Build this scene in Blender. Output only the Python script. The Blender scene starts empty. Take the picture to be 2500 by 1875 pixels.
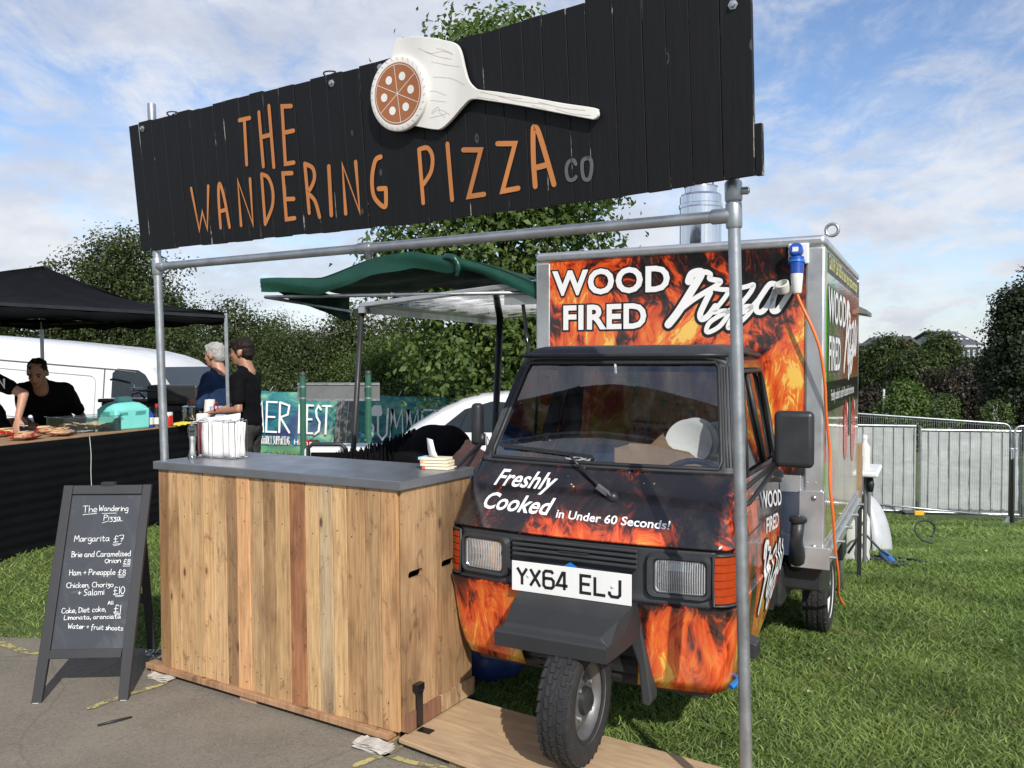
import bpy, math, random
import numpy as np
from mathutils import Vector, Matrix
from mathutils.noise import noise as pnoise
R_ = math.radians
rnd = random.Random(7)
nr = np.random.RandomState(11)
S = bpy.context.scene
COL = S.collection
# ------------------------------------------------------------ camera
FPX, CXP, CYP, CAMH, PITCH = 2021.0, 1250.0, 937.5, 1.6, R_(1.5)
cam_d = bpy.data.cameras.new('camera')
cam = bpy.data.objects.new('camera', cam_d); COL.objects.link(cam)
cam_d.sensor_width = 36.0; cam_d.lens = FPX / 2500 * 36
cam_d.clip_start = 0.05; cam_d.clip_end = 3000
cam.location = (0, 0, CAMH); cam.rotation_euler = (R_(90) - PITCH, 0, 0)
S.camera = cam
# ------------------------------------------------------------ light
SUN_AZ, SUN_EL = R_(163), R_(35)          # azimuth clockwise from +Y
W = bpy.data.worlds.new('World'); S.world = W; W.use_nodes = True
nt = W.node_tree; nt.nodes.clear()
def wn(t, **k):
    n = nt.nodes.new(t)
    for a, b in k.items(): setattr(n, a, b)
    return n
def wl(a, b): nt.links.new(a, b)
out = wn('ShaderNodeOutputWorld'); bg = wn('ShaderNodeBackground')
bg.inputs['Strength'].default_value = 0.15
sky = wn('ShaderNodeTexSky'); sky.sky_type = 'NISHITA'; sky.sun_disc = False
sky.sun_elevation = SUN_EL; sky.sun_rotation = SUN_AZ; sky.air_density = 1.0; sky.dust_density = 0.6; sky.ozone_density = 1.6
tc = wn('ShaderNodeTexCoord'); sep = wn('ShaderNodeSeparateXYZ'); wl(tc.outputs['Generated'], sep.inputs[0])
def wm(op, a, b=None, clamp=False):
    n = wn('ShaderNodeMath', operation=op, use_clamp=clamp)
    for i, v in enumerate((a, b)):
        if v is None: continue
        if isinstance(v, (int, float)): n.inputs[i].default_value = v
        else: wl(v, n.inputs[i])
    return n.outputs[0]
# cloud deck: direction projected on a high plane
zc = wm('MAXIMUM', sep.outputs['Z'], 0.0)
den = wm('ADD', zc, 0.16)
cx = wm('DIVIDE', sep.outputs['X'], den); cy = wm('DIVIDE', sep.outputs['Y'], den)
cmb = wn('ShaderNodeCombineXYZ'); wl(cx, cmb.inputs[0]); wl(cy, cmb.inputs[1])
def wnoise(scale, detail, rough, dist=0.0, vec=None, off=(0, 0, 0), sc=(1, 1, 1)):
    mp = wn('ShaderNodeMapping'); wl(vec or cmb.outputs[0], mp.inputs[0]); mp.inputs['Location'].default_value = off; mp.inputs['Scale'].default_value = sc
    n = wn('ShaderNodeTexNoise'); wl(mp.outputs[0], n.inputs['Vector'])
    n.inputs['Scale'].default_value = scale; n.inputs['Detail'].default_value = detail
    n.inputs['Roughness'].default_value = rough; n.inputs['Distortion'].default_value = dist
    return n.outputs['Fac']
def wramp(f, a, b):
    n = wn('ShaderNodeMapRange', interpolation_type='SMOOTHSTEP'); wl(f, n.inputs['Value'])
    n.inputs['From Min'].default_value = a; n.inputs['From Max'].default_value = b
    return n.outputs[0]
big = wnoise(0.75, 3, .5, .3, off=(3.1, .4, 0)); fine = wnoise(5.0, 9, .68, .55, off=(.3, 2.0, 0), sc=(1, .62, 1))
mott = wnoise(15.0, 5, .6, .2, sc=(1, .55, 1))
c1 = wm('ADD', wm('MULTIPLY', big, .62), wm('ADD', wm('MULTIPLY', fine, .48), wm('MULTIPLY', mott, .16)))
high = wm('MULTIPLY', wramp(c1, .50, .74), .82)
# low cumulus in bands near the horizon, in plain direction space
cum = wnoise(5.2, 8, .55, .15, vec=tc.outputs['Generated'], off=(.35, .2, .9), sc=(1, 1, 2.3))
band = wm('MULTIPLY', wramp(sep.outputs['Z'], .34, .14), wramp(sep.outputs['Z'], -.03, .05))
cumm = wm('MULTIPLY', wramp(cum, .50, .565), band)
cl = wm('MAXIMUM', high, wm('MULTIPLY', cumm, .92), clamp=True)
veil = wm('MULTIPLY', wramp(sep.outputs['Z'], .25, -.02), .60)
cl2 = wm('MAXIMUM', cl, veil)
shade = wramp(wnoise(7.0, 6, .6, 0, vec=tc.outputs['Generated'], sc=(1, 1, 2.2)), .3, .7)
ccol = wn('ShaderNodeMix', data_type='RGBA'); wl(shade, ccol.inputs['Factor'])
ccol.inputs['A'].default_value = (4.1, 4.3, 4.9, 1); ccol.inputs['B'].default_value = (5.9, 5.95, 6.1, 1)
mixc = wn('ShaderNodeMix', data_type='RGBA'); wl(cl2, mixc.inputs['Factor'])
skyc = wn('ShaderNodeMix', data_type='RGBA', blend_type='MULTIPLY'); skyc.inputs['Factor'].default_value = 1
wl(sky.outputs[0], skyc.inputs['A']); skyc.inputs['B'].default_value = (.92, .98, 1.10, 1)
wl(skyc.outputs['Result'], mixc.inputs['A']); wl(ccol.outputs['Result'], mixc.inputs['B'])
wl(mixc.outputs['Result'], bg.inputs['Color']); wl(bg.outputs[0], out.inputs['Surface'])
sun_d = bpy.data.lights.new('sun', 'SUN'); sun_d.energy = 4.6; sun_d.angle = R_(0.53); sun_d.color = (1.0, .955, .88)
sun = bpy.data.objects.new('sun', sun_d); COL.objects.link(sun)
to_sun = Vector((math.sin(SUN_AZ) * math.cos(SUN_EL), math.cos(SUN_AZ) * math.cos(SUN_EL), math.sin(SUN_EL)))
sun.rotation_euler = to_sun.to_track_quat('Z', 'Y').to_euler(); sun.location = (2, -4, 8)
S.view_settings.view_transform = 'Standard'; S.view_settings.look = 'None'
S.view_settings.exposure = 0.0; S.view_settings.gamma = 1.0; S.view_settings.use_curve_mapping = False
S.cycles.max_bounces = 8; S.cycles.transparent_max_bounces = 12

# ------------------------------------------------------------ geometry of the view (survey helpers)
CAM = Vector((0, 0, CAMH)); _f = Vector((0, math.cos(PITCH), -math.sin(PITCH))); _u = Vector((0, math.sin(PITCH), math.cos(PITCH)))
def ray(px, py): return _f + Vector((1, 0, 0)) * ((px - CXP) / FPX) - _u * ((py - CYP) / FPX)
def at(px, py, D):
    d = ray(px, py); return CAM + d * (D / d.y)
def frame(o, yaw, tilt=0.0, roll=0.0):
    return Matrix.Translation(Vector(o)) @ Matrix.Rotation(-yaw, 4, 'Z') @ Matrix.Rotation(tilt, 4, 'X') @ Matrix.Rotation(roll, 4, 'Y')
def hit(M, px, py, ax, val):
    Mi = M.inverted(); o = Mi @ CAM; d = Mi.to_3x3() @ ray(px, py)
    i = 'xyz'.index(ax); t = (val - o[i]) / d[i]
    return o + d * t

# ------------------------------------------------------------ object helpers
def tag(o, label=None, cat=None, group=None, kind=None):
    if label: o['label'] = label
    if cat: o['category'] = cat
    if group: o['group'] = group
    if kind: o['kind'] = kind
    return o
def empty(name, M, label=None, cat=None, group=None):
    o = bpy.data.objects.new(name, None); COL.objects.link(o); o.empty_display_size = .1
    o.matrix_world = M if isinstance(M, Matrix) else Matrix.Translation(Vector(M))
    return tag(o, label, cat, group)
def copy_tree(o, parent=None):
    c = o.copy(); COL.objects.link(c)
    if parent is not None: c.parent = parent
    for ch in [x for x in o.children]: copy_tree(ch, c)
    return c
def mesh_obj(name, verts, faces, mat, parent=None, smooth=False, M=None, color=None):
    me = bpy.data.meshes.new(name); me.from_pydata([tuple(v) for v in verts], [], faces); me.update()
    return link(name, me, mat, parent, smooth, M, color)
def link(name, me, mat, parent=None, smooth=False, M=None, color=None):
    if mat is not None:
        for m in (mat if isinstance(mat, (list, tuple)) else [mat]): me.materials.append(m)
    if smooth:
        me.polygons.foreach_set('use_smooth', [True] * len(me.polygons))
        if smooth is not True: me.set_sharp_from_angle(angle=R_(smooth))
    o = bpy.data.objects.new(name, me); COL.objects.link(o)
    if parent is not None: o.parent = parent
    if M is not None: o.matrix_local = M
    if color: o.color = (*color, 1)
    return o
def bevel(o, w, seg=2, angle=30):
    m = o.modifiers.new('bevel', 'BEVEL'); m.width = w; m.segments = seg; m.limit_method = 'ANGLE'; m.angle_limit = R_(angle)
    return o
class MB:
    def __init__(s): s.v = []; s.f = []
    def add(s, vs, fs):
        b = len(s.v); s.v += [Vector(v) for v in vs]; s.f += [tuple(i + b for i in f) for f in fs]; return s
    def box(s, x0, x1, y0, y1, z0, z1, M=None):
        vs = [Vector((x, y, z)) for x in (x0, x1) for y in (y0, y1) for z in (z0, z1)]
        if M is not None: vs = [M @ v for v in vs]
        return s.add(vs, [(0, 1, 3, 2), (4, 6, 7, 5), (0, 4, 5, 1), (2, 3, 7, 6), (0, 2, 6, 4), (1, 5, 7, 3)])
    def bar(s, a, b, w, h=None, up=(0, 0, 1)):
        a = Vector(a); b = Vector(b); h = h or w; d = (b - a).normalized(); x = d.cross(Vector(up))
        if x.length < 1e-4: x = d.cross(Vector((1, 0, 0)))
        x.normalize(); y = x.cross(d); vs = []
        for p in (a, b):
            for i, j in ((-1, -1), (1, -1), (1, 1), (-1, 1)): vs.append(p + x * w / 2 * i + y * h / 2 * j)
        return s.add(vs, [(3, 2, 1, 0), (4, 5, 6, 7), (0, 1, 5, 4), (1, 2, 6, 5), (2, 3, 7, 6), (3, 0, 4, 7)])
    def tube(s, pts, r, n=12, cap=True, closed=False):
        pts = [Vector(p) for p in pts]; rr = r if isinstance(r, (list, tuple)) else [r] * len(pts)
        N = len(pts); vs = []; prev = None
        for i, p in enumerate(pts):
            if closed: d = pts[(i + 1) % N] - pts[i - 1]
            else: d = pts[min(i + 1, N - 1)] - pts[max(i - 1, 0)]
            d.normalize()
            if prev is None:
                x = d.cross(Vector((0, 0, 1)))
                if x.length < .05: x = d.cross(Vector((1, 0, 0)))
            else: x = prev - d * prev.dot(d)
            x.normalize(); prev = x; y = d.cross(x)
            for k in range(n):
                a = 2 * math.pi * k / n; vs.append(p + (x * math.cos(a) + y * math.sin(a)) * rr[i])
        fs = []
        for i in range(N if closed else N - 1):
            j = (i + 1) % N
            for k in range(n):
                l = (k + 1) % n; fs.append((i * n + k, i * n + l, j * n + l, j * n + k))
        if cap and not closed: fs.append(tuple(reversed(range(n)))); fs.append(tuple((N - 1) * n + k for k in range(n)))
        return s.add(vs, fs)
    def lathe(s, prof, n=24, M=None, cap=True):          # prof: (radius, z)
        vs = []; fs = []
        for r, z in prof:
            for k in range(n):
                a = 2 * math.pi * k / n; v = Vector((r * math.cos(a), r * math.sin(a), z)); vs.append(M @ v if M is not None else v)
        for i in range(len(prof) - 1):
            for k in range(n):
                l = (k + 1) % n; fs.append((i * n + k, i * n + l, (i + 1) * n + l, (i + 1) * n + k))
        if cap: fs.append(tuple(reversed(range(n)))); fs.append(tuple((len(prof) - 1) * n + k for k in range(n)))
        return s.add(vs, fs)
    def prism(s, poly, y0, y1, M=None):                    # poly in (x, z), extruded along y
        n = len(poly); vs = [Vector((x, y0, z)) for x, z in poly] + [Vector((x, y1, z)) for x, z in poly]
        if M is not None: vs = [M @ v for v in vs]
        return s.add(vs, [tuple(range(n)), tuple(reversed(range(n, 2 * n)))] + [(i, i + n, (i + 1) % n + n, (i + 1) % n) for i in range(n)])
    def build(s, name, mat, parent=None, smooth=False, M=None, color=None, bev=0, seg=2):
        o = mesh_obj(name, s.v, s.f, mat, parent, smooth, M, color)
        if bev: bevel(o, bev, seg)
        return o
def RX(a): return Matrix.Rotation(a, 4, 'X')
def RY(a): return Matrix.Rotation(a, 4, 'Y')
def RZ(a): return Matrix.Rotation(a, 4, 'Z')
def T(*a): return Matrix.Translation(Vector(a))
def smoothline(pts, n=6, closed=False):                   # Catmull-Rom
    P = [Vector(p) for p in pts]; N = len(P); out = []
    if N < 3: return P
    for i in range(N if closed else N - 1):
        p0 = P[i - 1] if (i > 0 or closed) else P[0]; p1 = P[i]; p2 = P[(i + 1) % N]; p3 = P[(i + 2) % N] if (closed or i + 2 < N) else P[-1]
        for k in range(n):
            t = k / n
            out.append(.5 * ((2 * p1) + (p2 - p0) * t + (2 * p0 - 5 * p1 + 4 * p2 - p3) * t * t + (3 * p1 - p0 - 3 * p2 + p3) * t ** 3))
    if not closed: out.append(P[-1])
    return out
# flat brush strokes in a local (x, z) plane -> strips; fn maps (x, z, lift) to a point
def strokes_mesh(name, lines, width, fn, mat, parent, lift0=.001, step=.00025, cap=True, M=None):
    vs = []; fs = []
    for li, ln in enumerate(lines):
        w = width
        if isinstance(ln, tuple) and isinstance(ln[1], (int, float)) and not isinstance(ln[0], (int, float)): ln, w = ln
        P = [Vector((p[0], p[1])) for p in ln]; wl_ = [w] * len(P)
        Q = [P[0]]
        for p in P[1:]:
            if (p - Q[-1]).length > 1e-5: Q.append(p)
        P = Q; N = len(P)
        if N < 2: continue
        lift = lift0 + step * (li % 8); b = len(vs)
        L = []; Rr = []
        for i in range(N):
            d1 = (P[i] - P[i - 1]).normalized() if i else (P[1] - P[0]).normalized()
            d2 = (P[i + 1] - P[i]).normalized() if i < N - 1 else d1
            t = d1 + d2
            if t.length < .3: t = d2
            t.normalize(); nn = Vector((-t.y, t.x)); m = 1 / max(.55, nn.dot(Vector((-d1.y, d1.x))))
            L.append(P[i] + nn * w / 2 * m); Rr.append(P[i] - nn * w / 2 * m)
        if cap:
            d = (P[1] - P[0]).normalized(); e = (P[-1] - P[-2]).normalized(); nd = Vector((-d.y, d.x)); ne = Vector((-e.y, e.x))
            st = [P[0] - d * w * .5 * math.cos(a) + nd * w * .5 * math.sin(a) for a in (-.9, -.45, 0, .45, .9)]
            en = [P[-1] + e * w * .5 * math.cos(a) + ne * w * .5 * math.sin(a) for a in (.9, .45, 0, -.45, -.9)]
        else: st = []; en = []
        for i in range(N): vs.append(fn(L[i].x, L[i].y, lift)); vs.append(fn(Rr[i].x, Rr[i].y, lift))
        for i in range(N - 1): fs.append((b + 2 * i, b + 2 * i + 1, b + 2 * i + 3, b + 2 * i + 2))
        if cap:
            c = len(vs); vs += [fn(p.x, p.y, lift) for p in st]; fs.append((b + 1, b + 0, c + 4, c + 3, c + 2, c + 1, c))
            c = len(vs); vs += [fn(p.x, p.y, lift) for p in en]; fs.append((b + 2 * N - 2, b + 2 * N - 1, c + 4, c + 3, c + 2, c + 1, c))
    return mesh_obj(name, vs, fs, mat, parent, M=M)
_glyph = {}
def text_mesh(name, s, mat, parent, size=.1, bold=0.0, shear=0.0, fn=None, M=None, align='LEFT', xs=1.0, space=1.0, dens=0):
    cu = bpy.data.curves.new('txt', 'FONT'); cu.body = s; cu.size = size; cu.offset = bold * size; cu.shear = shear; cu.align_x = align
    cu.space_character = space; cu.resolution_u = 3
    ob = bpy.data.objects.new('txt', cu)
    me = bpy.data.meshes.new_from_object(ob); bpy.data.objects.remove(ob)
    me.name = name
    if fn:
        for v in me.vertices: v.co = fn(v.co.x * xs, v.co.y)
    elif xs != 1:
        for v in me.vertices: v.co.x *= xs
    me.update()
    return link(name, me, mat, parent, M=M)
# ------------------------------------------------------------ materials
class NT:
    def __init__(s, m): s.m = m; s.t = m.node_tree; s.b = s.t.nodes['Principled BSDF']
    def n(s, t, **k):
        x = s.t.nodes.new(t)
        for a, b in k.items(): setattr(x, a, b)
        return x
    def l(s, a, b): s.t.links.new(a, b)
    def val(s, sock, v):
        if isinstance(v, (int, float)): sock.default_value = v
        elif isinstance(v, (tuple, list)): sock.default_value = v if len(v) != 3 or sock.type != 'RGBA' else (*v, 1)
        else: s.l(v, sock)
    def math(s, op, a, b=0.0, c=None, clamp=False):
        x = s.n('ShaderNodeMath', operation=op, use_clamp=clamp); s.val(x.inputs[0], a); s.val(x.inputs[1], b)
        if c is not None: s.val(x.inputs[2], c)
        return x.outputs[0]
    def coord(s, kind='Object', sc=(1, 1, 1), loc=(0, 0, 0), rot=(0, 0, 0), rand=0.0):
        t = s.n('ShaderNodeTexCoord'); mp = s.n('ShaderNodeMapping'); o = t.outputs[kind]
        if rand:
            oi = s.n('ShaderNodeObjectInfo'); a = s.n('ShaderNodeVectorMath', operation='ADD'); c = s.n('ShaderNodeCombineXYZ')
            r = s.math('MULTIPLY', oi.outputs['Random'], rand)
            for i in range(3): s.l(r, c.inputs[i])
            s.l(o, a.inputs[0]); s.l(c.outputs[0], a.inputs[1]); o = a.outputs[0]
        s.l(o, mp.inputs[0]); mp.inputs['Scale'].default_value = sc; mp.inputs['Location'].default_value = loc; mp.inputs['Rotation'].default_value = rot
        return mp.outputs[0]
    def noise(s, vec, scale=5, detail=4, rough=.5, dist=0.0, col=False):
        x = s.n('ShaderNodeTexNoise'); s.l(vec, x.inputs['Vector']); x.inputs['Scale'].default_value = scale
        x.inputs['Detail'].default_value = detail; x.inputs['Roughness'].default_value = rough; x.inputs['Distortion'].default_value = dist
        return x.outputs['Color' if col else 'Fac']
    def ramp(s, f, stops, interp='LINEAR'):
        x = s.n('ShaderNodeValToRGB'); s.l(f, x.inputs[0]); e = x.color_ramp.elements; x.color_ramp.interpolation = interp
        while len(e) < len(stops): e.new(.5)
        for el, (p, c) in zip(e, stops): el.position = p; el.color = (*c, 1) if len(c) == 3 else c
        return x.outputs[0]
    def rng(s, f, a, b, c=0.0, d=1.0):
        x = s.n('ShaderNodeMapRange', interpolation_type='SMOOTHSTEP'); s.l(f, x.inputs['Value'])
        for i, v in zip(('From Min', 'From Max', 'To Min', 'To Max'), (a, b, c, d)): x.inputs[i].default_value = v
        return x.outputs[0]
    def mix(s, f, a, b, mode='MIX'):
        x = s.n('ShaderNodeMix', data_type='RGBA', blend_type=mode); s.val(x.inputs['Factor'], f); s.val(x.inputs['A'], a); s.val(x.inputs['B'], b)
        return x.outputs['Result']
    def bump(s, h, strength=.3, dist=.01):
        x = s.n('ShaderNodeBump'); s.l(h, x.inputs['Height']); x.inputs['Strength'].default_value = strength; x.inputs['Distance'].default_value = dist
        s.l(x.outputs[0], s.b.inputs['Normal'])
    def base(s, c): s.val(s.b.inputs['Base Color'], c)
    def set(s, **k):
        for a, b in k.items(): s.val(s.b.inputs[a.replace('_', ' ')], b)
        return s
def mat(name, col=(.5, .5, .5), rough=.6, metal=0.0, var=.12, vscale=6.0, bump=0.0, bscale=40.0, **k):
    m = bpy.data.materials.new(name); m.use_nodes = True; t = NT(m)
    v = t.coord('Object')
    nz = t.noise(v, vscale, 5, .6)
    lo = tuple(max(0, c * (1 - var)) for c in col); hi = tuple(min(1, c * (1 + var)) for c in col)
    t.base(t.ramp(nz, [(.3, lo), (.7, hi)]))
    t.set(Roughness=t.rng(t.noise(v, vscale * 2.3, 4, .6), .3, .7, max(.02, rough - .08), min(1, rough + .08)), Metallic=metal)
    for a, b in k.items(): t.val(t.b.inputs[a.replace('_', ' ')], b)
    if bump: t.bump(t.noise(v, bscale, 4, .6), bump, .004)
    return m
M_ = {}
M_['galv'] = mat('galvanised_steel', (.42, .44, .46), .42, .85, .18, 9, .08, 60)
M_['alu'] = mat('brushed_aluminium', (.56, .57, .58), .36, .75, .12, 5, .05, 90)
M_['chrome'] = mat('polished_steel', (.74, .74, .74), .09, 1.0, .06, 3)
M_['black_plastic'] = mat('black_plastic', (.022, .023, .026), .42, 0, .2, 8, .06, 200)
M_['grey_plastic'] = mat('charcoal_plastic', (.034, .036, .040), .5, 0, .12, 8, .08, 220)
M_['dark_metal'] = mat('dark_painted_metal', (.03, .031, .033), .45, .2, .2, 8)
M_['black_gloss'] = mat('black_gloss', (.012, .012, .014), .16, 0, .1)
M_['white_paint'] = mat('white_paint', (.70, .70, .71), .28, 0, .03, 2)
M_['white_plastic'] = mat('white_plastic', (.75, .75, .73), .45, 0, .04)
M_['white_print'] = mat('white_vinyl_print', (.80, .80, .80), .35, 0, .02)
M_['black_print'] = mat('black_vinyl_print', (.012, .012, .014), .35, 0, .05)
M_['paper'] = mat('white_paper', (.80, .79, .76), .8, 0, .04)
M_['paper_blue'] = mat('blue_tint_paper', (.50, .55, .78), .8, 0, .04)
M_['tyre'] = mat('tyre_rubber', (.019, .019, .020), .75, 0, .3, 20, .15, 60)
M_['rim'] = mat('wheel_rim_silver', (.15, .15, .155), .45, .5, .25, 9)
M_['orange_cable'] = mat('orange_cable', (.80, .17, .035), .45, 0, .06)
M_['blue_plastic'] = mat('blue_plastic', (.015, .07, .36), .35, 0, .1)
M_['blue_bright'] = mat('bright_blue_plastic', (.01, .16, .50), .35, 0, .1)
M_['teal'] = mat('aqua_plastic', (.22, .72, .66), .4, 0, .05)
M_['yellow'] = mat('yellow_cloth', (.78, .62, .06), .8, 0, .15, 10, .3, 30)
M_['cardboard'] = mat('cardboard', (.34, .215, .12), .85, 0, .15, 12, .1, 60)
M_['newsprint'] = mat('newsprint', (.52, .49, .44), .9, 0, .25, 25)
M_['skin'] = mat('skin', (.46, .24, .165), .5, 0, .12, 22, .05, 120, Subsurface_Weight=.08, Subsurface_Scale=.01)
M_['skin_dark'] = mat('tanned_skin', (.36, .18, .11), .5, 0, .12, 22, .05, 120)
M_['hair_dark'] = mat('dark_hair', (.018, .013, .010), .55, 0, .4, 60, .6, 160)
M_['hair_grey'] = mat('grey_hair', (.34, .33, .31), .6, 0, .35, 60, .6, 160)
M_['black_cloth'] = mat('black_cotton', (.0048, .0048, .006), .95, 0, .25, 9, .6, 14)
M_['navy_cloth'] = mat('navy_shirt_cloth', (.017, .035, .085), .85, 0, .25, 9, .7, 12)
M_['jeans'] = mat('blue_denim', (.035, .060, .15), .9, 0, .35, 14, .6, 30)
M_['grey_cloth'] = mat('charcoal_trousers', (.045, .042, .042), .9, 0, .25, 12, .6, 18)
M_['canopy_black'] = mat('black_canopy_fabric', (.0042, .0045, .006), .85, 0, .3, 3, .5, 5)
M_['skirt_black'] = mat('black_corrugated_skirt', (.0045, .005, .0062), .6, 0, .3, 3)
M_['green_tarp'] = mat('green_tarpaulin', (.005, .052, .034), .34, 0, .25, 5, .9, 9)
M_['green_shade'] = mat('green_tarp_shaded', (.007, .040, .027), .9, 0, .3, 5, .5, 7)  # same tarp, darker and duller copy: underside shade put into the colour
M_['green_post'] = mat('green_painted_steel', (.03, .12, .075), .4, 0, .15, 8)
M_['sign_grey'] = mat('grey_sign_back', (.16, .165, .165), .5, .2, .08)
M_['orange_lens'] = mat('amber_lens', (.46, .055, .010), .12, 0, .12, 30, Transmission_Weight=.25)
M_['red_pack'] = mat('red_tray', (.50, .03, .02), .2, 0, .3, 20)
M_['meat'] = mat('bread_wrap', (.62, .42, .24), .55, 0, .3, 25, .3, 30)
M_['bread'] = mat('flatbread', (.60, .47, .28), .8, 0, .25, 25, .3, 40)
M_['trim_rubber'] = mat('window_rubber', (.018, .018, .019), .55, 0, .15, 12, .05, 80)
M_['steel_top'] = mat('brushed_steel_worktop', (.30, .31, .335), .36, .80, .07, 3, .04, 140)
M_['tungsten'] = mat('lamp_reflector', (.84, .85, .88), .16, .62, .05)
M_['brick'] = mat('red_brick', (.30, .11, .07), .9, 0, .2, 4)
M_['slate'] = mat('slate_roof', (.085, .088, .1), .8, 0, .1, 2)
M_['pale_clad'] = mat('pale_cladding', (.42, .45, .46), .8, 0, .08, 1)
M_['win_dark'] = mat('dark_glazing', (.03, .04, .05), .15, 0, .1)
M_['yellow_block'] = mat('yellow_rubber', (.72, .42, .015), .6, 0, .1)
M_['white_worn'] = mat('worn_white_plastic', (.62, .62, .58), .5, 0, .08, 8)
M_['chair_brown'] = mat('brown_packing', (.3, .19, .09), .8, 0, .15)

def glassy(name, tint=(.9, .93, .93), mirror=.10, rough=.02, streak=False):
    m = bpy.data.materials.new(name); m.use_nodes = True; t = NT(m); t.t.nodes.remove(t.b)
    o = t.t.nodes['Material Output']; tr = t.n('ShaderNodeBsdfTransparent'); tr.inputs[0].default_value = (*tint, 1)
    gl = t.n('ShaderNodeBsdfGlossy'); gl.inputs['Roughness'].default_value = rough; gl.inputs[0].default_value = (1, 1, 1, 1)
    fr = t.n('ShaderNodeFresnel'); fr.inputs[0].default_value = 1.5
    f = t.math('ADD', t.math('MULTIPLY', fr.outputs[0], 1.0), mirror - .04, clamp=True)
    mx = t.n('ShaderNodeMixShader'); t.l(f, mx.inputs[0]); t.l(tr.outputs[0], mx.inputs[1]); t.l(gl.outputs[0], mx.inputs[2]); last = mx.outputs[0]
    if streak:
        di = t.n('ShaderNodeBsdfDiffuse'); di.inputs[0].default_value = (.6, .62, .65, 1)
        nz = t.noise(t.coord('Object', (1, 1, .25)), 7, 7, .65, 1.2)
        mm = t.n('ShaderNodeMixShader'); t.l(t.rng(nz,   .45, .8, 0.0, .04), mm.inputs[0]); t.l(last, mm.inputs[1]); t.l(di.outputs[0], mm.inputs[2]); last = mm.outputs[0]
    t.l(last, o.inputs[0]); return m
M_['glass'] = glassy('window_glass', (.80, .84, .85), .07)
M_['windscreen'] = glassy('windscreen_glass', (.84, .87, .88), .13, .015, True)
M_['van_glass'] = glassy('tinted_glass', (.28, .32, .34), .12)
M_['clear_plastic'] = glassy('clear_plastic', (.88, .9, .9), .10, .08)
M_['lens'] = glassy('headlamp_lens', (.97, .98, .98), .14, .05)
def flute_glint():  # white stripes mixed into the lens paint the bright reflections of its flutes
    t_ = M_['lens'].node_tree; o = t_.nodes['Material Output']; s = o.inputs[0].links[0].from_socket; d = t_.nodes.new('ShaderNodeBsdfDiffuse'); d.inputs[0].default_value = (.75, .77, .8, 1); m = t_.nodes.new('ShaderNodeMixShader'); wv_ = t_.nodes.new('ShaderNodeTexWave'); tc_ = t_.nodes.new('ShaderNodeTexCoord'); t_.links.new(tc_.outputs['Object'], wv_.inputs[0]); wv_.inputs['Scale'].default_value = 36; wv_.inputs['Distortion'].default_value = .8; mr_ = t_.nodes.new('ShaderNodeMapRange'); mr_.inputs['From Min'].default_value = .45; mr_.inputs['To Min'].default_value = .03; mr_.inputs['To Max'].default_value = .5; t_.links.new(wv_.outputs['Fac'], mr_.inputs[0]); t_.links.new(mr_.outputs[0], m.inputs[0])
    t_.links.new(s, m.inputs[1]); t_.links.new(d.outputs[0], m.inputs[2]); t_.links.new(m.outputs[0], o.inputs[0])
flute_glint()

def wood(name, dark=1.0, rough=.72):
    m = bpy.data.materials.new(name); m.use_nodes = True; t = NT(m)
    oi = t.n('ShaderNodeObjectInfo')
    v = t.coord('Object', (1, 1, .055), rand=37.0); vb = t.coord('Object', (1, 1, .35), rand=37.0)
    g = t.noise(v, 95, 6, .65, .7); g2 = t.noise(v, 22, 5, .6, 1.6)
    big = t.noise(vb, 4.5, 4, .6)
    c = t.mix(t.rng(g, .32, .7, 0, .55), oi.outputs['Color'], t.mix(1.0, oi.outputs['Color'], (.42, .33, .27), 'MULTIPLY'))
    c = t.mix(t.rng(g2, .48, .72, 0, .55), c, t.mix(1.0, c, (.60, .48, .38), 'MULTIPLY'))
    c = t.mix(t.rng(big, .48, .70, 0, .80), c, t.mix(1.0, c, (.42, .37, .36), 'MULTIPLY'))
    st = t.noise(t.coord('Object', (1, 1, .5), rand=53.0), 16, 6, .7, .6); c = t.mix(t.rng(st, .56, .72, 0, .8), c, t.mix(1.0, c, (.30, .27, .27), 'MULTIPLY'))
    c = t.mix(t.rng(big, .42, .26, 0, .4), c, t.mix(1.0, c, (1.45, 1.36, 1.15), 'MULTIPLY'))
    # knots
    vo = t.n('ShaderNodeTexVoronoi'); t.l(t.coord('Object', (1, 1, .42), rand=91.0), vo.inputs['Vector']); vo.inputs['Scale'].default_value = 7.5
    k = t.rng(vo.outputs['Distance'], .10, .045, 0, .85)
    c = t.mix(k, c, (.06, .035, .02))
    ring = t.rng(vo.outputs['Distance'], .17, .11, 0, .35); c = t.mix(ring, c, t.mix(1.0, c, (.55, .42, .32), 'MULTIPLY'))
    # nail holes / specks
    v2 = t.n('ShaderNodeTexVoronoi'); t.l(t.coord('Object', rand=13.0), v2.inputs['Vector']); v2.inputs['Scale'].default_value = 15
    c = t.mix(t.rng(v2.outputs['Distance'], .060, .035, 0, .8), c, (.03, .02, .015))
    c = t.mix(1.0, c, (1.08, 1.06, 1.0), 'MULTIPLY'); t.base(c); t.set(Roughness=rough); t.bump(g, .25, .0015); return m
M_['wood'] = wood('reclaimed_wood')
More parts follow.
